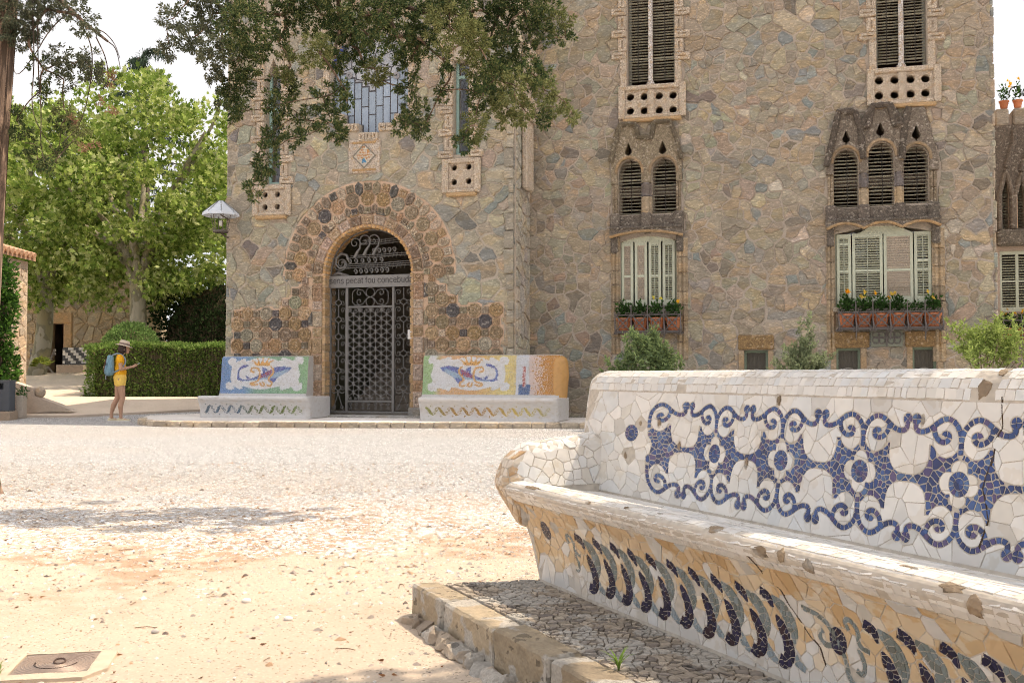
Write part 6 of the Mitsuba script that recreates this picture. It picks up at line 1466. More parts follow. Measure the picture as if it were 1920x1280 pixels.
piece('store_room', gwall, (lambda m: m)(MB().add(bx(d[0] - 1.5, d[2] + 1.5, YG + 3.6, YG + 3.75, .2, 4.0)).add(bx(d[0] - 1.6, d[0] - 1.5, YG + .7, YG + 3.6, .2, 4.0)).add(bx(d[2] + 1.5, d[2] + 1.6, YG + .7, YG + 3.6, .2, 4.0)).add(bx(d[0] - 1.6, d[2] + 1.6, YG + .7, YG + 3.75, 4.0, 4.15)).mesh()), 'm_mortar', (0.36, 0.29, 0.22)); piece('door_leaf', gwall, bx(d[2] - .05, d[2], YG + .02, YG + .55, d[1], d[3]), 'm_plain', (0.22, 0.13, 0.07))
# little house with clay tiles at the left edge
lodge = thing('tiled_lodge', 'small stone lodge with a clay tile eave and creeper at the left edge', 'lodge')
XL = -11.5; k = part('wall', lodge)
put(k, bx(XL - 4, XL, 19.5, 24.0, 0, 3.62), 'm_mortar', (0.50, 0.40, 0.30))
flat_wall_stones(k, sbox(21.5, .1, 23.97, 3.5), lambda V: np.stack([XL + V[:, 2], V[:, 0], V[:, 1]], 1), .27, 5, [((0.50, 0.40, 0.30), 3), ((0.44, 0.36, 0.27), 2)], gap=.02, proud=.02)
piece('door', lodge, bx(XL - .05, XL + .045, 22.2, 22.85, .1, 2.7, .01), 'm_plain', (0.10, 0.075, 0.055))
rl = part('roof', lodge); put(rl, (np.array([(XL - 4.2, 19.2, 5.0), (XL + .14, 19.2, 3.72), (XL + .14, 24.1, 3.72), (XL - 4.2, 24.25, 5.0), (XL - 4.2, 19.2, 4.9), (XL + .14, 19.2, 3.64), (XL + .14, 24.1, 3.64), (XL - 4.2, 24.25, 4.9)]), np.array([[0, 1, 2, 3], [7, 6, 5, 4], [0, 4, 5, 1], [1, 5, 6, 2], [2, 6, 7, 3], [3, 7, 4, 0]])), 'm_plain', (0.45, 0.27, 0.17))
for q in range(23):
    yq = 19.3 + q * .21; t = np.linspace(0, 1, 2)
    c = tube(np.array([(XL + .20, yq, 3.75), (XL - .10, yq, 3.84), (XL - 1.2, yq, 4.16), (XL - 4.1, yq, 5.03)]), [.075, .072, .07, .07], 8); piece('tile', rl, c, 'm_plain', np.array((0.52, 0.31, 0.19)) * rq.uniform(.8, 1.15))
rv = np.random.default_rng(55)
ivy = thing('climbing_vine', 'green creeper hanging on the lodge wall', 'vine')
mb = MB()
for c, rad, n in (((XL + .12, 22.6, 3.0), (.22, .7, .5), 500), ((XL + .1, 22.9, 2.5), (.2, .5, .5), 420), ((XL + .12, 22.75, 1.8), (.18, .30, .7), 420), ((XL + .15, 22.9, 1.1), (.2, .35, .6), 420), ((XL + .12, 22.6, .7), (.2, .5, .5), 300), ((XL + .15, 22.3, 3.35), (.25, .8, .25), 260)): bush(rv, c, rad, n, .11, ((0.07, 0.16, 0.03), (0.10, 0.21, 0.04), (0.05, 0.11, 0.03)), mb=mb, outer=.4)
mb.put(part('foliage', ivy), 'm_leaf')
for q in range(3): piece('stem', ivy, tube(np.array([(XL + .06, 22.5 + .2 * q, .2), (XL + .06, 22.7, 1.5), (XL + .05, 22.4 + .3 * q, 3.2)]), .012, 5), 'm_bark', (0.14, 0.10, 0.07))
# bin, planter, ramp parapet
bin_ = thing('litter_bin', 'dark slate grey metal litter bin with a square slot at the left edge', 'litter bin')
bY = 21.0; bX = at_depth(18, 740, bY)[0]; zb_, zt_ = at_depth(10, 771, bY)[2], at_depth(10, 713, bY)[2]
SL = (0.075, 0.09, 0.105); w0 = bX - .46
m_ = manifold3d.Manifold(manifold3d.Mesh(np.float32(bx(w0, bX, bY, bY + .26, zb_, zt_, .012)[0]), np.uint32(bx(w0, bX, bY, bY + .26, zb_, zt_, .012)[1]))); hole = manifold3d.Manifold.cube((.17, .2, .13)).translate((bX - .30, bY - .05, zt_ - .185)) + manifold3d.Manifold.cube((.40, .20, zt_ - zb_ - .06)).translate((w0 + .03, bY + .03, zb_ + .03))
piece('body', bin_, m_ - hole, 'm_plain', SL)
piece('base', bin_, bx(w0 - .05, bX + .04, bY - .06, bY + .30, -.05, zb_, .01), 'm_path', (0.36, 0.29, 0.22)); piece('rim', bin_, bx(w0 - .006, bX + .006, bY - .006, bY + .266, zt_ - .02, zt_ + .008, .003), 'm_plain', (0.10, 0.115, 0.13))
pl_ = thing('planter_box', 'low weathered concrete planter box beside the litter bin', 'planter'); pz0, pz1 = at_depth(36, 771, bY + .3)[2], at_depth(36, 741, bY + .3)[2]; pX0, pX1 = at_depth(29, 750, bY + .3)[0], at_depth(42, 750, bY + .3)[0]
piece('box', pl_, bx(pX0, pX1, bY + .3, bY + .52, pz0 - .15, pz1, .015), 'm_path', (0.42, 0.37, 0.31))
bush(rv, (pX0 + .08, bY + .42, pz1 + .06), (.12, .12, .12), 120, .06, ((0.07, 0.14, 0.05), (0.10, 0.18, 0.08))).put(part('foliage', pl_), 'm_leaf')
ramp = thing('ramp_wall', 'low sloping rendered wall ending in a rounded stone beside the ramp', 'wall')
rw = [at_depth(px, py, bY + .9 + k * .02) for k, (px, py) in enumerate(((26, 716), (55, 726), (63, 727), (66, 742), (110, 757), (140, 770), (26, 775)))]
V, F = prism(Polygon([(p[0], p[2]) for p in rw]), bY + .9, bY + 1.15); piece('wall', ramp, (V, F), 'm_path', (0.46, 0.39, 0.32))
p0 = at_depth(76, 735, bY + 1.0); m = trimesh.creation.icosphere(2, .10); piece('end_stone', ramp, (np.array(m.vertices) * [1.1, .9, 1.25] + p0, np.array(m.faces)), 'm_stone', (0.42, 0.35, 0.27), True)
path = 'garden_path'; labels[path] = {'label': 'sloping paved garden path', 'kind': 'structure'}
PPX = Polygon([(-12.5, 21.6), (-9.4, 21.5), (-8.2, 22.1), (-6.6, 22.9), (-6.4, 23.6), (-7.4, 25.6), (-11.0, 25.7), (-12.5, 34), (-16, 37.9), (-24, 37.9), (-22, 30), (-13, 24.5)])
m = trimesh.Trimesh(*[np.array(a_) for a_ in trimesh.creation.triangulate_polygon(PPX.segmentize(.4), engine='earcut')], process=False) if False else None
pv = np.array([(x, y) for x in np.arange(-24, -6, .4) for y in np.arange(21.4, 38.2, .4)]); pv = np.array([p for p in pv if PPX.contains(Point(p))] + [tuple(PPX.exterior.interpolate(d_).coords[0]) for d_ in np.arange(0, PPX.length, .3)])
from scipy.spatial import Delaunay
tri = Delaunay(pv).simplices; cc = pv[tri].mean(1); tri = tri[[PPX.contains(Point(c)) for c in cc]]
e = pv[tri]; cr = (e[:, 1, 0] - e[:, 0, 0]) * (e[:, 2, 1] - e[:, 0, 1]) - (e[:, 1, 1] - e[:, 0, 1]) * (e[:, 2, 0] - e[:, 0, 0]); tri[cr < 0] = tri[cr < 0][:, ::-1]
top = np.c_[pv, ground_z(pv[:, 0], pv[:, 1]) + .05]; nb = len(pv)
bd = np.array([tuple(PPX.exterior.interpolate(d_).coords[0]) for d_ in np.arange(0, PPX.length, .3)]); nB = len(bd); kk = np.arange(nB)
sk = np.vstack([np.c_[bd, ground_z(bd[:, 0], bd[:, 1]) + .05], np.c_[bd, ground_z(bd[:, 0], bd[:, 1]) - .1]]); skf = np.vstack([np.stack([kk, (kk + 1) % nB, nB + kk], 1), np.stack([(kk + 1) % nB, nB + (kk + 1) % nB, nB + kk], 1)])
put(path, (np.vstack([top, sk]), np.vstack([tri, skf + nb])), 'm_path', (0.50, 0.42, 0.34))
# hedge and clipped dome
rh = np.random.default_rng(9)
def box_hedge(name, label, cat, c, half, n, size, cols, dome=False):
    t = thing(name, label, cat); mb = MB(); c = np.array(c, float); half = np.array(half, float)
    if dome:
        d = rh.normal(size=(n, 3)); d[:, 2] = np.abs(d[:, 2]); d /= np.linalg.norm(d, axis=1, keepdims=True); P = c + d * half * rh.uniform(.80, 1.03, (n, 1)); D = d
        core = trimesh.creation.icosphere(3, .86); V = np.array(core.vertices) * half + c; V[:, 2] = np.maximum(V[:, 2], c[2] - .3)
    else:
        u = rh.uniform(-1, 1, (n, 3)); ax = rh.choice([0, 1, 2], n, p=[.12, .50, .38]); s_ = np.where(rh.random(n) < .5, -1, 1); s_[ax == 2] = 1; s_[ax == 1] = -1
        u[np.arange(n), ax] = s_ * rh.uniform(.86, 1.03, n); P = c + u * half; P += (meshkit.noise(P * 2.2, 3)[:, None] - .5) * .16; D = np.zeros((n, 3)); D[np.arange(n), ax] = s_
        V, F = bx(*np.ravel(np.stack([c - half * .9, c + half * .9], 1))); core = None
    leaves(mb, rh, P, D + [0, 0, .5], size, cols); mb.put(part('foliage', t), 'm_leaf')
    if core is not None: piece('inner_twigs', t, (V, np.array(core.faces)), 'm_bark', (0.11, 0.095, 0.055))
    else: piece('inner_twigs', t, (V, F), 'm_bark', (0.11, 0.095, 0.055))
    return t
HY = 26.0; hx0, hx1 = (160 - 960) / FPX * HY, -6.6; hz0, hz1 = .30, CAM_H + 56 / FPX * HY
box_hedge('clipped_hedge', 'clipped glossy green hedge behind the standing woman', 'hedge', ((hx0 + hx1) / 2, HY + .7, (hz0 + hz1) / 2), ((hx1 - hx0) / 2, .7, (hz1 - hz0) / 2), 17000, .075, ((0.19, 0.30, 0.07), (0.24, 0.35, 0.09), (0.12, 0.21, 0.05), (0.30, 0.40, 0.13)))
DY = 28.3; box_hedge('dome_bush', 'clipped pale green dome of a bush rising behind the hedge', 'bush', ((246 - 960) / FPX * DY, DY, 1.15), (.90, .9, CAM_H + 97 / FPX * DY - 1.15), 8000, .075, ((0.20, 0.31, 0.10), (0.25, 0.37, 0.13), (0.15, 0.25, 0.08)), True)
t = thing('dark_shrub', 'large dark evergreen shrub in the shade between hedge and tower', 'shrub'); mb = MB()
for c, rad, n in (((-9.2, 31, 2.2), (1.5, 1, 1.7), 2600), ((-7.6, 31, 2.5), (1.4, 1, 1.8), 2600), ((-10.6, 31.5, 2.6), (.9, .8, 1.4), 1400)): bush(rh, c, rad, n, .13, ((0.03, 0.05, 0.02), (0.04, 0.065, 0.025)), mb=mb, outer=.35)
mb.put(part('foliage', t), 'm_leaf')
for x in (-9.4, -8.1, -7.2): piece('stem', t, tube(np.array([(x, 31, .4), (x + .2, 31, 2.5)]), [.06, .03], 6), 'm_bark', (0.07, 0.055, 0.04))
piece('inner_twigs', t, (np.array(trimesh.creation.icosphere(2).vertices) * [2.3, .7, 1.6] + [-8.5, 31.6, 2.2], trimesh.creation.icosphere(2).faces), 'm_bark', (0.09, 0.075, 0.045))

# ================================================================== plane trees
rt_ = np.random.default_rng(2024)
PLEAF = np.array([(0, 0, 0), (.42, .18, .06), (.26, .42, 0), (.46, .72, .05), (.12, .62, -.02), (0, 1.05, -.1), (-.12, .62, -.02), (-.46, .72, .05), (-.26, .42, 0), (-.42, .18, .06)], float)
PLEAFF = np.array([(0, 1, 2), (2, 3, 4), (0, 2, 4), (4, 5, 6), (0, 4, 6), (6, 7, 8), (0, 6, 8), (0, 8, 9)])
def plane_tree(label, base, top, fork, crown, n_clump, per, seed, cols):
    r = np.random.default_rng(seed); t = thing('plane_tree', label, 'tree', 'plane trees by the garden wall')
    base, fork = np.array(base, float), np.array(fork, float); c, rad = np.array(crown[0], float), np.array(crown[1], float)
    n = 8; s = np.linspace(0, 1, n)[:, None]; P = base + (fork - base) * s + np.c_[.10 * np.sin(s * 3), .06 * np.sin(s * 5), s * 0]
    piece('trunk', t, tube(P, np.linspace(.30, .22, n), 12), 'm_planebark', (0.36, 0.335, 0.26), True)
    ends = []
    for k in range(9):
        a = k * 2 * PI / 9 + r.uniform(-.3, .3); e = c + rad * np.array([math.cos(a) * .65, math.sin(a) * .65, r.uniform(-.35, .75)])
        m = (fork + e) / 2 + [0, 0, r.uniform(.2, .7)]; Q = chaikin(np.array([fork - [0, 0, .15], fork + (m - fork) * .4 + [0, 0, .3], m, e]), 2)
        piece('limb', t, tube(Q, np.linspace(.17, .03, len(Q)), 8), 'm_planebark', (0.35, 0.32, 0.25), True); ends.append(Q)
    d = r.normal(size=(n_clump, 3)); d /= np.linalg.norm(d, axis=1, keepdims=True); K = c + d * rad * (r.uniform(.25, 1.0, (n_clump, 1)) ** .5)
    K[:, 2] = np.maximum(K[:, 2], c[2] - rad[2] * .9)
    mb = MB()
    for q in K:
        o = q - c; o = o / (np.linalg.norm(o) + 1e-9); m_ = int(per * r.uniform(.6, 1.4)); s_ = r.uniform(.40, .80)
        dd = r.normal(size=(m_, 3)); dd /= np.linalg.norm(dd, axis=1, keepdims=True); PP = q + dd * s_ * r.random((m_, 1)) ** .45 * [1, 1, .7]
        leaves(mb, r, PP, dd * .5 + o * .6 + [0, 0, -.1], .165, cols, PLEAF, PLEAFF, .55)
    mb.put(part('crown', t), 'm_leaf')
LG = ((0.35, 0.45, 0.11), (0.42, 0.50, 0.15), (0.23, 0.33, 0.07), (0.50, 0.55, 0.24), (0.15, 0.23, 0.05))
plane_tree('plane tree with a pale mottled trunk rising behind the dome bush', (-11.45, 30.5, .6), 0, (-11.3, 30.5, 3.7), ((-11.4, 31.0, 6.6), (3.7, 3.2, 3.6)), 210, 105, 1, LG)
plane_tree('plane tree with a broad trunk beside the dark doorway', (-15.6, 33.2, .8), 0, (-15.2, 33.0, 4.0), ((-15.6, 33.0, 6.6), (4.0, 3.5, 3.7)), 210, 100, 2, LG)
plane_tree('plane tree whose crown fills in beside the tower', (-6.6, 36.0, .6), 0, (-6.8, 36.0, 4.2), ((-8.3, 36.5, 6.2), (3.8, 3.0, 4.0)), 190, 100, 3, LG)
plane_tree('plane tree behind the lodge roof at the left edge', (-20.5, 38.6, .9), 0, (-20.3, 38.6, 4.6), ((-20.0, 39.0, 7.6), (4.0, 3.5, 4.2)), 120, 110, 4, LG)
# cedar beyond
t = thing('cedar_tree', 'distant dark cedar with drooping flat boughs above the plane trees', 'tree'); CY = 62.0
cx0 = (262 - 960) / FPX * CY; ztop = CAM_H + (702 - 92) / FPX * CY
piece('trunk', t, tube(np.array([(cx0, CY, 0), (cx0 + .2, CY, 12), (cx0, CY, ztop)]), [.5, .3, .06], 8), 'm_bark', (0.10, 0.08, 0.06))
for q in range(26):
    z = ztop - .3 - q * .42; a = q * 2.4; l = 1.0 + .11 * q; e = np.array([cx0 + l * math.cos(a), CY + l * math.sin(a), z + .5 - .10 * l]); b0 = np.array([cx0, CY, z]); Q = chaikin(np.array([b0, (b0 + e) / 2 + [0, 0, .35], e, e + (e - b0) * [.25, .25, 0] - [0, 0, .35]]), 2)
    bg_ = part('bough', t); put(bg_, tube(Q, np.linspace(.07, .015, len(Q)), 5), 'm_bark', (0.08, 0.065, 0.05))
    mb = MB(); n = 240; k = rt_.integers(1, len(Q), n); PP = Q[k] + rt_.normal(0, 1, (n, 3)) * [.20, .20, .06]; leaves(mb, rt_, PP, np.tile([0, 0, -1.0], (n, 1)), .42, ((0.045, 0.07, 0.05), (0.06, 0.09, 0.06)), LEAF * [.25, 1, 1], LEAFF, .45); mb.put(part('needles', bg_), 'm_needle')
# fern, folding chairs, tiled bench by the doorway
t = thing('fern', 'yellow green fern at the foot of the lodge corner', 'fern'); fc = at_depth(56, 690, 24.6)
for q in range(11):
    a = rv.uniform(-.9, 1.2); l = rv.uniform(.4, .65); d_ = np.array([math.cos(a), math.sin(a) * .5 - .2, 0]); Q = np.array([fc + d_ * l * s + [0, 0, .42 * l * math.sin(s * 2.6)] for s in np.linspace(0, 1, 9)]); mb = MB()
    for s in (-1, 1): 
        sd = np.cross(d_, [0, 0, 1]) * s; leaves(mb, rv, np.repeat(Q[1:], 2, 0), np.tile(sd + d_ * .5, (16, 1)), .11, ((0.22, 0.26, 0.05), (0.16, 0.22, 0.05)), LEAF * [.5, 1, 1], LEAFF, .2)
    mb.put(part('frond', t), 'm_leaf')
def folding_chair(label, c, rot, col):
    t = thing('folding_chair', label, 'chair', 'folding chairs by the doorway'); M = rotz(rot, c); m = MB()
    for s in (-.2, .2):
        piece('leg', t, xf(tube(np.array([(s, -.2, 0), (s, .18, .46)]), .012, 5), M), 'm_plain', col); piece('leg', t, xf(tube(np.array([(s, .22, 0), (s, -.12, .5), (s, -.24, .82)]), .012, 5), M), 'm_plain', col)
    for q in range(4): piece('seat_slat', t, xf(bx(-.2, .2, -.16 + q * .09, -.09 + q * .09, .45, .465, .003), M), 'm_plain', col)
    for q in range(2): piece('back_slat', t, xf(bx(-.2, .2, -.255, -.24, .62 + q * .12, .70 + q * .12, .003), M), 'm_plain', col)
for (px, lab, ro) in ((69, 'grey slatted folding chair, nearer the lodge', .4), (88, 'grey slatted folding chair, nearer the doorway', 1.9)): folding_chair(lab, (at_depth(px, 700, 34.5)[0], 34.5, ground_at(at_depth(px, 700, 34.5)[0], 34.5) + .05), ro, (0.30, 0.27, 0.24))
t = thing('tiled_wall_bench', 'bench faced with stepped black and white tiles right of the doorway', 'bench'); q0, q1 = X_(122), X_(172); zb_ = ground_at(-16, YG - .5) + .05
piece('seat', t, bx(q0, q1, YG - .75, YG - .06, zb_, zb_ + .30, .01), 'm_plain', (0.30, 0.25, 0.20)); piece('back', t, bx(q0, q1, YG - .20, YG - .06, zb_ + .30, zb_ + .95), 'm_plain', (0.4, 0.38, 0.35))
for i in range(10):
    for j in range(7):
        x, z = q0 + i * .10, zb_ + .26 + j * .10; w = ((i // 2 - (j + i % 2) // 2) % 2 == 0) if j > 0 else False
        piece('tile', t, bx(x + .003, x + .097, YG - .215, YG - .20, z + .003, z + .097), 'm_glaze', (0.62, 0.61, 0.58) if w else (0.03, 0.035, 0.03))

# ================================================================== shrubs along the house foot
def shrub(label, px, top, half_px, Yd, n, cols, seed, size=.085, stems=9, loose=.55):
    r = np.random.default_rng(seed); t = thing('garden_shrub', label, 'shrub', 'shrubs along the house foot'); c = at_depth(px, 760, Yd); c[2] = .05; ht = at_depth(px, top, Yd)[2]; w = half_px / FPX * Yd
    mb = MB()
    for k in range(stems):
        a = r.uniform(0, 2 * PI); rr_ = r.random() ** .5; e = c + [w * rr_ * math.cos(a), .5 * w * rr_ * math.sin(a), ht * r.uniform(.72, 1.0) * (1 - .25 * rr_)]; Q = chaikin(np.array([c, (c + e) / 2 + [0, 0, .25], e]), 2); piece('stem', t, tube(Q, np.linspace(.014, .004, len(Q)), 5), 'm_bark', (0.20, 0.15, 0.11))
        for q in range(7):
            o = Q[-1 - q // 2] + r.normal(0, 1, 3) * [w * .17, w * .12, .10]; m_ = n // (stems * 7)
            s = r.random((m_, 1)) * .30; u = r.normal(size=3) * [.5, .3, .3] + [0, 0, 1]; u /= np.linalg.norm(u)
            PP = o + u * s + r.normal(0, .018, (m_, 3)); leaves(mb, r, PP, np.tile(u * .6, (m_, 1)) + r.normal(0, .5, (m_, 3)), size, cols, LEAF * [.55, 1, 1], LEAFF, loose)
    mb.put(part('foliage', t), 'm_leaf')
shrub('bluish green feathery shrub below the narrow balcony', 1220, 636, 58, 17.3, 6000, ((0.22, 0.30, 0.13), (0.28, 0.36, 0.16), (0.17, 0.24, 0.12)), 1, .085, 15)
shrub('small bluish green shrub between two cellar windows', 1507, 648, 34, 16.8, 4200, ((0.23, 0.27, 0.16), (0.27, 0.32, 0.18)), 2, .07, 10)
shrub('loose yellow green shrub at the house corner', 1845, 610, 80, 15.8, 3800, ((0.32, 0.40, 0.12), (0.38, 0.46, 0.15), (0.26, 0.34, 0.10)), 3, .08, 13)
# ================================================================== the cypress that overhangs the court
rc = np.random.default_rng(808)
cyp = thing('cypress_tree', 'old cypress with a leaning ridged trunk and boughs hanging over the court', 'tree')
Zt = np.linspace(-.1, 6.5, 40); ct = np.c_[-4.47 + .040 * Zt + .010 * np.sin(Zt * 1.7), 8.1 + .02 * Zt, Zt]
NS = 96; V, F = tube(ct, np.linspace(.26, .22, 40) + .12 * np.exp(-Zt * 3), NS)
ang = np.arctan2(V[:-2, 1] - np.repeat(ct[:, 1], NS), V[:-2, 0] - np.repeat(ct[:, 0], NS)); zz = V[:-2, 2]
rdg = (meshkit.fbm(np.c_[np.cos(ang) * 7 + 9, np.sin(ang) * 7 + 9, zz * .30], 4, 2) - .5)
c_ = np.repeat(ct, NS, 0); V[:-2] = c_ + (V[:-2] - c_) * (1 + .40 * rdg[:, None])
labels[piece('trunk', cyp, (V, F), 'm_bark', (0.20, 0.145, 0.105), True)] = {'label': 'ridged brown bark'}
LEN = .027
def clump(o, rad, n_tuft, per, cols, dry=0.0):
    """rounded spray of scale-leaf tufts"""
    d = rc.normal(size=(n_tuft, 3)); d /= np.linalg.norm(d, axis=1, keepdims=True); T_ = o + d * rad * rc.uniform(.12, 1.0, (n_tuft, 1)) ** .6 * [1, 1, 1.1]
    P = np.repeat(T_, per, 0); D = rc.normal(size=(len(P), 3)); D /= np.linalg.norm(D, axis=1, keepdims=True)
    D = D + np.repeat(d, per, 0) * .9 + [0, 0, -.15]; P = P + D * .008 + rc.normal(0, .0075, P.shape)
    mb = MB(); leaves(mb, rc, P, D, LEN, cols, SCALE, SCALEF, .35); return mb
SCALE = np.array([(0, 0, 0), (.19, .5, .05), (-.19, .5, .05), (0, 1, 0), (0, .5, .2)], float)
SCALEF = np.array([(0, 1, 4), (1, 3, 4), (3, 2, 4), (2, 0, 4)])
C_OL = ((0.060, 0.098, 0.042), (0.085, 0.125, 0.052), (0.042, 0.070, 0.034), (0.130, 0.160, 0.066), (0.185, 0.205, 0.088)); C_LT = ((0.19, 0.215, 0.09), (0.15, 0.18, 0.075), (0.25, 0.265, 0.12)); C_GY = ((0.12, 0.145, 0.09), (0.16, 0.18, 0.12), (0.095, 0.115, 0.075), (0.21, 0.22, 0.15))
HANG = [(325, 35, 29, 2), (318, 95, 21, 2), (362, 72, 33, 2), (400, 25, 42, 2), (412, 92, 36, 2), (392, 132, 23, 2), (455, 40, 52, 0), (452, 112, 42, 0), (440, 168, 36, 0), (446, 208, 24, 0), (418, 182, 20, 2), (488, 90, 26, 0),
        (530, 28, 38, 0), (522, 80, 22, 0), (520, 196, 26, 0), (512, 250, 28, 0), (500, 298, 26, 0), (490, 335, 20, 0), (474, 358, 15, 0), (536, 160, 28, 0), (545, 124, 28, 1), (596, 96, 32, 1), (577, 226, 25, 0), (556, 258, 18, 0),
        (602, 28, 42, 0), (642, 48, 38, 0), (628, 108, 28, 0), (640, 158, 18, 0), (622, 226, 30, 0), (642, 252, 18, 0), (606, 182, 22, 0), (682, 28, 48, 0), (662, 88, 30, 0), (684, 128, 18, 0), (650, 190, 11, 0), (706, 142, 25, 1), (702, 78, 32, 0), (722, 18, 38, 0),
        (746, 70, 32, 0), (770, 112, 32, 0), (790, 75, 27, 0), (766, 165, 22, 0), (776, 214, 29, 0), (792, 248, 18, 0), (760, 236, 22, 0), (802, 28, 46, 0), (842, 52, 48, 1), (870, 28, 38, 0), (882, 76, 36, 1), (830, 112, 22, 0), (828, 170, 16, 0),
        (902, 120, 42, 1), (930, 40, 44, 0), (952, 90, 38, 0), (906, 180, 36, 0), (890, 235, 29, 1), (868, 264, 18, 0), (926, 150, 36, 0), (962, 128, 28, 0), (946, 200, 36, 1), (966, 165, 32, 1), (986, 210, 24, 1), (1000, 140, 32, 0), (1010, 60, 32, 0), (1046, 30, 28, 1), (1061, 70, 16, 0), (1022, 170, 28, 1), (1042, 200, 25, 1), (1074, 216, 16, 1), (1020, 226, 13, 0), (982, 20, 38, 0),
        (560, -25, 55, 0), (640, -30, 55, 0), (740, -30, 55, 0), (850, -30, 55, 0), (940, -30, 50, 0), (1010, -15, 42, 0), (460, -30, 50, 0), (380, -25, 45, 2)]
def grow(spots, Y0, spread, root, scale=1.0, dens=1.0, dry=False):
    pts = []
    for px, py, r, tone in spots:
        Yd = Y0 + rc.normal(0, spread); o = at_depth(px, py, Yd); rad = r / FPX * Yd * scale; pts.append(o)
        nt = int(np.clip((rad / .022) ** 2 * 1.35 * dens, 12, 190)); mb = clump(o, rad, nt, 25, (C_OL, C_LT, C_GY)[tone]); mb.put(part('foliage', cyp), 'm_needle')
    pts = np.array(pts); used_ = [np.asarray(root, float)]; todo = list(range(len(pts))); tree_r = [.03]
    while todo:      # twigs: every spray hangs from the nearest wood above or beside it
        T_ = np.array(used_); best = None
        D = np.linalg.norm((pts[todo][:, None] - T_[None]) * [1, 1, .8], axis=2) + .8 * np.maximum(0, pts[todo][:, None, 2] - T_[None, :, 2]); i, j = np.unravel_index(D.argmin(), D.shape)
        a, b = T_[j], pts[todo[i]]; m = (a + b) / 2 + rc.normal(0, .03, 3) + [0, 0, .03]; Q = chaikin(np.array([a, m, b]), 2); l = np.linalg.norm(a - b)
        r0 = max(.004, tree_r[j] * .86); piece('twig', cyp, tube(Q, np.linspace(r0, r0 * .8, len(Q)), 5), 'm_bark', (0.16, 0.115, 0.085)); used_.append(b); tree_r.append(r0 * .86); todo.pop(i)
LIMB = chaikin(np.array([(-4.2, 8.15, 4.6), (-3.2, 7.7, 5.1), (-1.6, 7.3, 5.0), (-.4, 7.2, 4.5), (.35, 7.15, 3.95)]), 2)
piece('limb', cyp, tube(LIMB, np.linspace(.11, .03, len(LIMB)), 10), 'm_bark', (0.19, 0.14, 0.10), True)
for px in (470, 700, 900):
    e = at_depth(px, -20, 7.25); q = LIMB[np.argmin(np.abs(LIMB[:, 0] - e[0]))]; piece('limb', cyp, tube(chaikin(np.array([q, (q + e) / 2 + [.1, 0, 0], e]), 2), .022, 6), 'm_bark', (0.18, 0.13, 0.095))
grow(HANG, 7.2, .28, at_depth(700, -40, 7.25))
SIDE = [(a, b, r * 1.25, t) for a, b, r, t in [(15, 25, 48, 2), (48, 48, 26, 2), (28, 72, 20, 2), (58, 62, 20, 2), (86, 18, 26, 2), (148, 30, 24, 2), (164, 54, 16, 2), (82, 130, 20, 0), (110, 108, 22, 2), (138, 120, 25, 2), (168, 124, 24, 2), (184, 142, 17, 2), (76, 170, 18, 0), (120, 150, 17, 2), (30, 228, 24, 0), (46, 268, 20, 0), (120, 204, 14, 1), (114, 234, 18, 0), (134, 226, 13, 1), (110, 284, 14, 0), (152, 250, 12, 1), (70, 300, 12, 0), (94, 314, 11, 0), (60, -20, 40, 2), (120, -20, 35, 2)]]
grow(SIDE, 8.1, .12, at_depth(70, -30, 8.15), 1.0, .62)
piece('limb', cyp, tube(chaikin(np.array([(-4.15, 8.15, 4.0), at_depth(60, -60, 8.15), at_depth(130, 20, 8.1), at_depth(202, 78, 8.0)]), 2), np.linspace(.030, .010, 16), 6), 'm_bark', (0.13, 0.10, 0.08))
for P in (((60, -20), (65, 120), (58, 190), (68, 235), (115, 300)), ((70, 0), (72, 150), (78, 210), (75, 280), (92, 320)), ((150, 40), (175, 90), (170, 160), (152, 235), (115, 270)), ((202, 78), (218, 90), (226, 130)), ((130, 20), (90, 60), (68, 100), (30, 150), (22, 110)), ((160, 55), (190, 55), (215, 80), (225, 110)), ((180, 70), (200, 110), (205, 160), (180, 170))):
    Q = chaikin(np.array([at_depth(*p, 8.05 + rc.normal(0, .05)) for p in P]), 2); piece('twig', cyp, tube(Q, np.linspace(.006, .0025, len(Q)), 5), 'm_bark', (0.10, 0.08, 0.065))
for px, py in ((204, 133), (206, 152), (185, 190), (212, 205), (137, 222), (153, 275), (178, 272)):    # russet dead sprays
    clump(at_depth(px, py, 8.0), .026, 5, 10, ((0.34, 0.22, 0.14), (0.28, 0.18, 0.11))).put(part('dead_spray', cyp), 'm_needle')

# a second cypress, beyond the right edge: its crown dapples the platform and the sand before it
cyp_own = cyp
cyp2 = thing('cypress_tree', 'cypress outside the view whose crown shades the great bench', 'tree')
piece('trunk', cyp2, tube(np.array([(4.3, 4.4, -.1), (4.2, 4.3, 2.5), (3.9, 4.1, 5.2)]), [.26, .22, .12], 16), 'm_bark', (0.20, 0.145, 0.105), True)
LEN = .07
for q in range(12):
    x = rc.uniform(1.5, 3.3); o = np.array([x, rc.uniform(3.1, 3.6), rc.uniform(3.7, 4.6)]); b0 = np.array([4.0, 4.2, 4.2 + .05 * q]); piece('bough', cyp2, tube(chaikin(np.array([b0, (b0 + o) / 2 + [0, 0, .25], o]), 2), .018, 5), 'm_bark', (0.17, 0.125, 0.095))
    clump(o, rc.uniform(.18, .30), 55, 16, C_OL).put(part('foliage', cyp2), 'm_needle')
LEN = .027

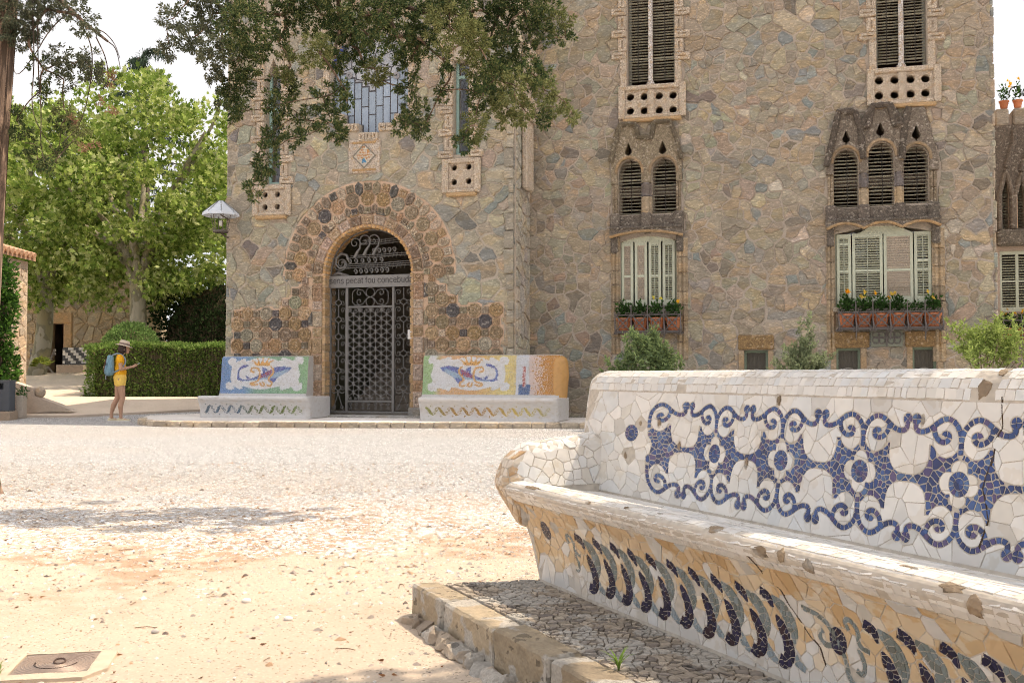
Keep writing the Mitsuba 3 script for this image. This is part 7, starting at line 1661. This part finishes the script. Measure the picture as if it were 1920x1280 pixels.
# ================================================================== woman with a backpack
def hulls(bones, fine=.012, n_smooth=8):
    m = manifold3d.Manifold(); S = np.array(trimesh.creation.icosphere(2).vertices)
    acc = [manifold3d.Manifold.hull_points(np.vstack([S * r0 + p0, S * r1 + p1])) for p0, r0, p1, r1 in [(np.array(a, float), b, np.array(c, float), d) for a, b, c, d in bones]]
    m = manifold3d.Manifold.batch_boolean(acc, manifold3d.OpType.Add).refine_to_length(fine).to_mesh()
    t = trimesh.Trimesh(np.array(m.vert_properties[:, :3], float), np.array(m.tri_verts)); t.merge_vertices(); trimesh.smoothing.filter_taubin(t, lamb=.5, nu=-.53, iterations=n_smooth); return np.array(t.vertices), np.array(t.faces)
wm = at_depth(224, 790, 20.55); wz0 = ground_at(wm[0], wm[1]); HW = rotz(math.radians(24), (wm[0], wm[1], wz0)); kS = 1.0
B = lambda m: xf(m, HW)
woman = thing('person', 'woman in a yellow top and shorts with a straw hat, looking at her phone', 'person')
SKIN = (0.46, 0.275, 0.185)
J = dict(hipR=(0, -.085, .86), hipL=(-.01, .085, .86), knR=(.05, -.085, .475), knL=(-.04, .085, .475), anR=(.02, -.085, .075), anL=(-.15, .085, .085), toR=(.15, -.10, .03), toL=(-.03, .09, .03))
bones = []
for s in 'RL':
    h, k_, a, t_ = (np.array(J[x + s]) for x in ('hip', 'kn', 'an', 'to'))
    cf = k_ * .62 + a * .38 + [-.028, 0, 0]
    bones += [(h, .088, k_ * .45 + h * .55, .072), (k_ * .45 + h * .55, .072, k_, .050), (k_, .050, cf, .053), (cf, .053, a + [0, 0, .09], .032), (a + [0, 0, .09], .032, a - [0, 0, .02], .033), (a - [0, 0, .03], .034, t_, .024), (a - [.035, 0, .045], .026, a, .030)]
bones += [((0, 0, .90), .12, (0, 0, 1.10), .10), ((0, .0, 1.10), .10, (.0, 0, 1.28), .09), ((-.01, -.13, 1.305), .048, (-.01, .13, 1.305), .048), ((-.005, 0, 1.30), .050, (.035, 0, 1.40), .044)]
for s in (-1, 1):      # arms bent to hold the phone before her
    sh, el, wr = np.array((-.01, .165 * s, 1.30)), np.array((-.0, .205 * s, 1.055)), np.array((.21, .085 * s, 1.105))
    bones += [(sh, .046, el, .034), (el, .034, el * .4 + wr * .6, .029), (el * .4 + wr * .6, .029, wr, .021)]
    pm = wr + [.055, -.020 * s, .018]; bones += [(wr, .021, pm, .026), (wr + [.03, 0, .0], .02, pm + [.012, .014 * s, 0], .020)]
    for f in range(4):
        r0 = pm + [.018, (.018 - .013 * f) * s, .006 - .004 * f]; r1 = r0 + [.028, -.006 * s, .012]; r2 = r1 + [.010, -.010 * s, .020 - .003 * abs(f - 1)]; bones += [(r0, .0095, r1, .009), (r1, .009, r2, .0075)]
    r0 = pm + [-.010, -.020 * s, .012]; bones += [(r0, .0105, r0 + [.026, -.012 * s, .022], .009), (r0 + [.026, -.012 * s, .022], .009, r0 + [.045, -.012 * s, .026], .0075)]
# head bowed over the phone: cranium, jaw, nose, chin, ears
hd = np.array((.075, 0, 1.475)); bones += [((.03, 0, 1.38), .045, hd - [.02, 0, .03], .055), (hd + [-.012, 0, .030], .082, hd + [.018, 0, .022], .078), (hd + [.02, 0, -.01], .068, hd + [.058, 0, -.072], .036), (hd + [.094, 0, -.008], .010, hd + [.106, 0, -.034], .013), (hd + [.075, -.02, -.066], .014, hd + [.075, .02, -.066], .014)]
for s in (-1, 1): bones.append((hd + [0, .078 * s, -.005], .012, hd + [-.006, .082 * s, -.032], .010))
labels[part('body', woman)] = {'label': 'bare arms and legs, head bowed'}
put('person__body', B(hulls(bones, .011, 6)), 'm_skin', SKIN, True)
for s in (-1, 1): piece('eye', woman, B((np.array(trimesh.creation.icosphere(1, .011).vertices) + hd + [.083, .030 * s, .006], trimesh.creation.icosphere(1).faces)), 'm_plain', (0.06, 0.045, 0.04), True)
piece('mouth', woman, B(hulls([(hd + [.094, -.016, -.060], .006, hd + [.094, .016, -.060], .006)], .006, 2)), 'm_plain', (0.42, 0.17, 0.14), True)
hb = [(hd + [-.025, 0, .035], .092, hd + [-.045, 0, -.03], .080), (hd + [-.045, -.04, -.03], .050, hd + [-.04, -.05, -.085], .032), (hd + [-.045, .04, -.03], .050, hd + [-.04, .05, -.085], .032), (hd + [-.05, 0, -.03], .055, hd + [-.06, 0, -.09], .040), (hd + [.01, -.075, 0], .026, hd + [.02, -.080, -.07], .018), (hd + [.01, .075, 0], .026, hd + [.02, .080, -.07], .018)]
piece('hair', woman, B(hulls(hb, .010, 3)), 'm_plain', (0.035, 0.02, 0.015), True)
ha = rotz(0); tl = math.radians(14); R2 = np.eye(4); R2[0, 0] = R2[2, 2] = math.cos(tl); R2[0, 2] = math.sin(tl); R2[2, 0] = -math.sin(tl); R2[:3, 3] = hd + [-.005, 0, .062]
hat = part('sun_hat', woman); put(hat, B(xf(lathe([(.165, -.012), (.172, -.004), (.150, .006), (.112, .010), (.104, .018), (.100, .060), (.088, .098), (.055, .108), (.001, .106), (.001, .098), (.05, .10), (.082, .09), (.094, .055), (.098, .008), (.165, -.012)], 24), R2)), 'm_plain', (0.60, 0.50, 0.38), True)
piece('hat_band', hat, B(xf(lathe([(.106, .016), (.108, .018), (.104, .048), (.100, .050)], 24), R2)), 'm_plain', (0.20, 0.14, 0.12), True)
shirt = [((0, -.045, .94), .118, (0, .045, .94), .118), ((.0, -.04, .94), .118, (.0, -.03, 1.10), .108), ((0, .04, .94), .118, (0, .03, 1.10), .108), ((.005, -.04, 1.10), .105, (.0, -.06, 1.25), .092), ((.005, .04, 1.10), .105, (0, .06, 1.25), .092), ((-.005, -.125, 1.295), .060, (-.005, .125, 1.295), .060), ((.0, 0, 1.2), .105, (-.0, 0, 1.31), .075)]
for s in (-1, 1): shirt.append(((-.01, .15 * s, 1.30), .058, (-.008, .185 * s, 1.215), .054))
def folds(m, a): V, F = m; n = np.array(trimesh.Trimesh(V, F, process=False).vertex_normals); return V + n * a * (meshkit.fbm(V * [26, 26, 12], 3)[:, None] - .5), F
piece('top', woman, B(folds(hulls(shirt, .012, 5), .028)), 'm_cloth', (0.80, 0.40, 0.025), True)
sh_ = [((0, -.05, .90), .122, (0, .05, .90), .122), ((0, -.05, .90), .115, (.005, -.088, .76), .098), ((0, .05, .90), .115, (-.005, .088, .76), .098)]
Vs, Fs = hulls(sh_, .012, 4); Vs[:, 2] = np.maximum(Vs[:, 2], .725 + .01 * np.sin(Vs[:, 0] * 30)); piece('shorts', woman, B(folds((Vs, Fs), .022)), 'm_cloth', (0.82, 0.56, 0.13), True)
for s in 'RL':
    a, t_ = np.array(J['an' + s]), np.array(J['to' + s]); Vs, Fs = hulls([(a * [1, 1, 0] + [-.04, 0, .022], .040, t_ * [1, 1, 0] + [.015, 0, .018], .036), (a * [1, 1, 0] + [-.03, 0, .05], .034, a * [1, 1, 0] + [.05, 0, .04], .036)], .012, 3); Vs[:, 2] = np.maximum(Vs[:, 2], .004)
    sh = part('shoe', woman); put(sh, B((Vs, Fs)), 'm_cloth', (0.62, 0.55, 0.38), True)
    piece('sole', sh, B(hulls([(a * [1, 1, 0] + [-.05, 0, .012], .040, t_ * [1, 1, 0] + [.03, 0, .012], .038)], .02, 0)) if False else B((lambda q: (np.c_[q[0][:, :2], np.clip(q[0][:, 2], 0, .022)], q[1]))(hulls([(a * [1, 1, 0] + [-.05, 0, .012], .044, t_ * [1, 1, 0] + [.025, 0, .012], .041)], .02, 0))), 'm_plain', (0.70, 0.68, 0.64))
pack = thing('backpack', 'blue canvas backpack with brown leather straps on the woman', 'backpack')
BPC = (0.17, 0.29, 0.36); LTH = (0.11, 0.055, 0.045)
bp_ = [((-.20, -.09, 1.00), .075, (-.20, .09, 1.00), .075), ((-.19, -.09, 1.00), .075, (-.17, -.07, 1.28), .050), ((-.19, .09, 1.00), .075, (-.17, .07, 1.28), .050), ((-.17, -.06, 1.28), .050, (-.17, .06, 1.28), .050), ((-.22, 0, 1.0), .08, (-.19, 0, 1.25), .06)]
piece('body', pack, B(hulls(bp_, .012, 4)), 'm_cloth', BPC, True)
piece('flap', pack, B(hulls([((-.20, -.07, 1.30), .045, (-.20, .07, 1.30), .045), ((-.20, -.07, 1.30), .045, (-.245, -.065, 1.19), .028), ((-.20, .07, 1.30), .045, (-.245, .065, 1.19), .028), ((-.225, -.06, 1.25), .035, (-.225, .06, 1.25), .035)], .012, 3)), 'm_cloth', np.array(BPC) * 1.12, True)
piece('front_pocket', pack, B(hulls([((-.265, -.06, 1.02), .035, (-.265, .06, 1.02), .035), ((-.265, -.06, 1.02), .035, (-.262, -.055, 1.11), .028), ((-.265, .06, 1.02), .035, (-.262, .055, 1.11), .028)], .012, 3)), 'm_cloth', np.array(BPC) * .93, True)
piece('side_pocket', pack, B(hulls([((-.19, -.165, .99), .032, (-.19, -.155, 1.07), .028)], .012, 2)), 'm_cloth', np.array(BPC) * .9, True)
for s in (-1, 1):
    P = chaikin(np.array([(-.175, .065 * s, 1.32), (-.06, .10 * s, 1.385), (.06, .115 * s, 1.33), (.105, .13 * s, 1.20), (.02, .14 * s, 1.06), (-.14, .12 * s, .985)]), 2); piece('shoulder_strap', pack, B(tube(P, .017, 6)), 'm_cloth', (0.24, 0.30, 0.35), True)
    P = chaikin(np.array([(-.20, .045 * s, 1.345), (-.262, .045 * s, 1.27), (-.285, .045 * s, 1.16), (-.305, .045 * s, 1.07), (-.30, .045 * s, 1.0)]), 2); piece('leather_strap', pack, B(tube(P, .011, 5)), 'm_plain', LTH, True)
    piece('buckle', pack, B(bx(-.318, -.300, .045 * s - .016, .045 * s + .016, 1.085, 1.115, .003)), 'm_iron', (0.3, 0.24, 0.16))
piece('dangling_strap', pack, B(tube(chaikin(np.array([(-.22, .15, .99), (-.27, .155, .92), (-.26, .15, .85)]), 2), .010, 5)), 'm_cloth', (0.30, 0.34, 0.38))
piece('handle', pack, B(tube(np.array([(-.19 + .0, .035 * math.cos(t_), 1.345 + .03 * math.sin(t_)) for t_ in np.linspace(0, PI, 9)]), .008, 5)), 'm_plain', LTH)
ph = thing('mobile_phone', 'pale mobile phone held in the woman’s hands', 'phone'); M = np.eye(4); tl = math.radians(-35); M[0, 0] = M[2, 2] = math.cos(tl); M[0, 2] = math.sin(tl); M[2, 0] = -math.sin(tl); M[:3, 3] = (.315, 0, 1.15)
piece('case', ph, B(xf(bx(-.072, .072, -.036, .036, -.005, .004, .003), M)), 'm_plain', (0.62, 0.63, 0.66)); piece('screen', ph, B(xf(bx(-.066, .066, -.032, .032, .0042, .0055), M)), 'm_glaze', (0.03, 0.03, 0.035))

# ================================================================== gravel, litter, weeds
rgv = np.random.default_rng(99)
N = 60000; Yp = 2.75 + 8.2 * rgv.random(N) ** 1.35; Xp = rgv.uniform(-.56, .40, N) * Yp
f = lambda x, y: meshkit.fbm(np.c_[x * .9, y * .7, x * 0 + 3], 4, 8)
w = np.clip((Yp - 3.6 + 3.4 * (f(Xp, Yp) - .5)) / 3.6, .06, 1)
d = (np.c_[Xp, Yp] - OB[:2]); bq, aq = d @ NV[:2], d @ AV[:2]
ok = (rgv.random(N) < w) & ~((bq > -.56) & (aq > -.22)) & ~((np.abs(Xp - mc[0]) < .17) & (np.abs(Yp - mc[1]) < .17))
Xp, Yp, w = Xp[ok], Yp[ok], w[ok]; n = len(Xp)
oct_v = np.array([(1, 0, 0), (.1, 1, .1), (-1, .1, 0), (0, -1, 0), (.1, 0, 1), (.5, .6, .6), (-.6, .4, .55), (-.4, -.6, .6), (.6, -.5, .5)], float); hv = trimesh.convex.convex_hull(oct_v[[0, 1, 2, 3, 4, 6, 8]]); hvv, hvf = np.array(hv.vertices), np.array(hv.faces)
sz = np.clip(rgv.lognormal(-5.0, .42, n), .003, .022); th = rgv.uniform(0, 2 * PI, n)
S = np.stack([sz * rgv.uniform(.8, 1.4, n), sz * rgv.uniform(.6, 1.0, n), sz * rgv.uniform(.5, .9, n)], 1)
L_ = hvv[None] * S[:, None]; c, s = np.cos(th)[:, None], np.sin(th)[:, None]
zg = ground_z(Xp, Yp) + 0.030 * (meshkit.fbm(np.c_[Xp * .9, Yp * .9, Xp * 0], 4, 5) - .5) * np.clip((14 - Yp) / 6, 0, 1)
Vg = np.stack([L_[..., 0] * c - L_[..., 1] * s + Xp[:, None], L_[..., 0] * s + L_[..., 1] * c + Yp[:, None], L_[..., 2] + zg[:, None] - .001], -1)
pal = np.array([(0.56, 0.53, 0.49), (0.46, 0.41, 0.35), (0.62, 0.59, 0.55), (0.34, 0.29, 0.25), (0.42, 0.28, 0.18), (0.16, 0.13, 0.11)]); ci = rgv.choice(6, n, p=[.26, .24, .12, .16, .14, .08])
Cg = np.repeat(pal[ci] * rgv.uniform(.8, 1.15, (n, 1)), len(hvv), 0)
k = numbered('gravel'); labels[k] = {'label': 'loose pale gravel and small stones', 'kind': 'stuff'}; put(k, (Vg.reshape(-1, 3), (hvf[None] + (np.arange(n) * len(hvv))[:, None, None]).reshape(-1, 3)), 'm_rock', Cg)
mb = MB(); n = 420; Y2 = 2.8 + 6 * rgv.random(n) ** 1.2; X2 = rgv.uniform(-.54, .2, n) * Y2
P = np.c_[X2, Y2, [ground_at(x, y) + .006 for x, y in zip(X2, Y2)]]; leaves(mb, rgv, P, np.c_[rgv.normal(size=(n, 2)), np.zeros(n)], .022, ((0.24, 0.12, 0.06), (0.16, 0.09, 0.05), (0.32, 0.19, 0.10)), LEAF * [.6, 1, 1.5], LEAFF, .1)
for q in range(60):
    y = 2.8 + 5 * rgv.random(); x = rgv.uniform(-.5, .1) * y; a = rgv.uniform(0, PI); l = rgv.uniform(.03, .09); z = ground_at(x, y) + .004; mb.add(tube(np.array([(x, y, z), (x + l * .5 * math.cos(a) + .004, y + l * .5 * math.sin(a), z + .004), (x + l * math.cos(a), y + l * math.sin(a), z)]), .0014, 4), (0.20, 0.12, 0.07))
k = numbered('litter'); labels[k] = {'label': 'fallen dry leaf scraps and twigs', 'kind': 'stuff'}; mb.put(k, 'm_leaf')
for q, (px, py, r, lab) in enumerate(((291, 1184, .012, 'small grey pebble with a dark underside near the iron cover'), (540, 1163, .014, 'round white pebble on bare sand, middle of the foreground'), (925, 1130, .016, 'largest white pebble at the edge of the gravel'), (1180, 0, 0, ''))):
    if r == 0: continue
    o = on_z(px if px < 900 else 924 * .5, py, .0); m = trimesh.creation.icosphere(2, 1.0); V = np.array(m.vertices); V = V * (1 + .3 * (meshkit.fbm(V * 1.5 + q * 9, 3)[:, None] - .5)) * [r * 1.25, r, r * .75] + [o[0], o[1], ground_at(o[0], o[1]) + r * .4]
    t = thing('pebble', lab, 'pebble', 'loose pebbles on the sand'); put(t, (V, np.array(m.faces)), 'm_rock', ((0.40, 0.37, 0.34), (0.68, 0.65, 0.6), (0.66, 0.62, 0.56))[q], True)
def tuft(label, o, n, l, seed, cols):
    r = np.random.default_rng(seed); t = thing('grass_tuft', label, 'grass')
    for q in range(n):
        a = r.uniform(0, 2 * PI); h = l * r.uniform(.6, 1.2); d_ = np.array([math.cos(a), math.sin(a), 0]); Q = [np.array(o) + d_ * h * .55 * s ** 1.5 + [0, 0, h * (s - .45 * s * s)] for s in np.linspace(0, 1, 5)]; sd = np.cross(d_, [0, 0, 1]); wd = .0028 * np.array([1, 1, .8, .5, .05])
        V = np.vstack([[p - sd * w_, p + sd * w_] for p, w_ in zip(Q, wd)]); F = np.array([x for k_ in range(4) for x in ((2 * k_, 2 * k_ + 1, 2 * k_ + 3), (2 * k_, 2 * k_ + 3, 2 * k_ + 2))]); piece('blade', t, (V, F), 'm_leaf', cols[q % len(cols)])
tuft('grass tuft growing from the joint behind the kerb stones', on_z(1160, 1256, PLZ), 22, .085, 1, ((0.16, 0.26, 0.05), (0.22, 0.32, 0.08)))
tuft('grass blades at the left edge by the iron cover', (at_depth(-4, 1262, 3.2) * [1, 1, 0]) + [0, 0, .0], 5, .085, 2, ((0.20, 0.28, 0.07),))
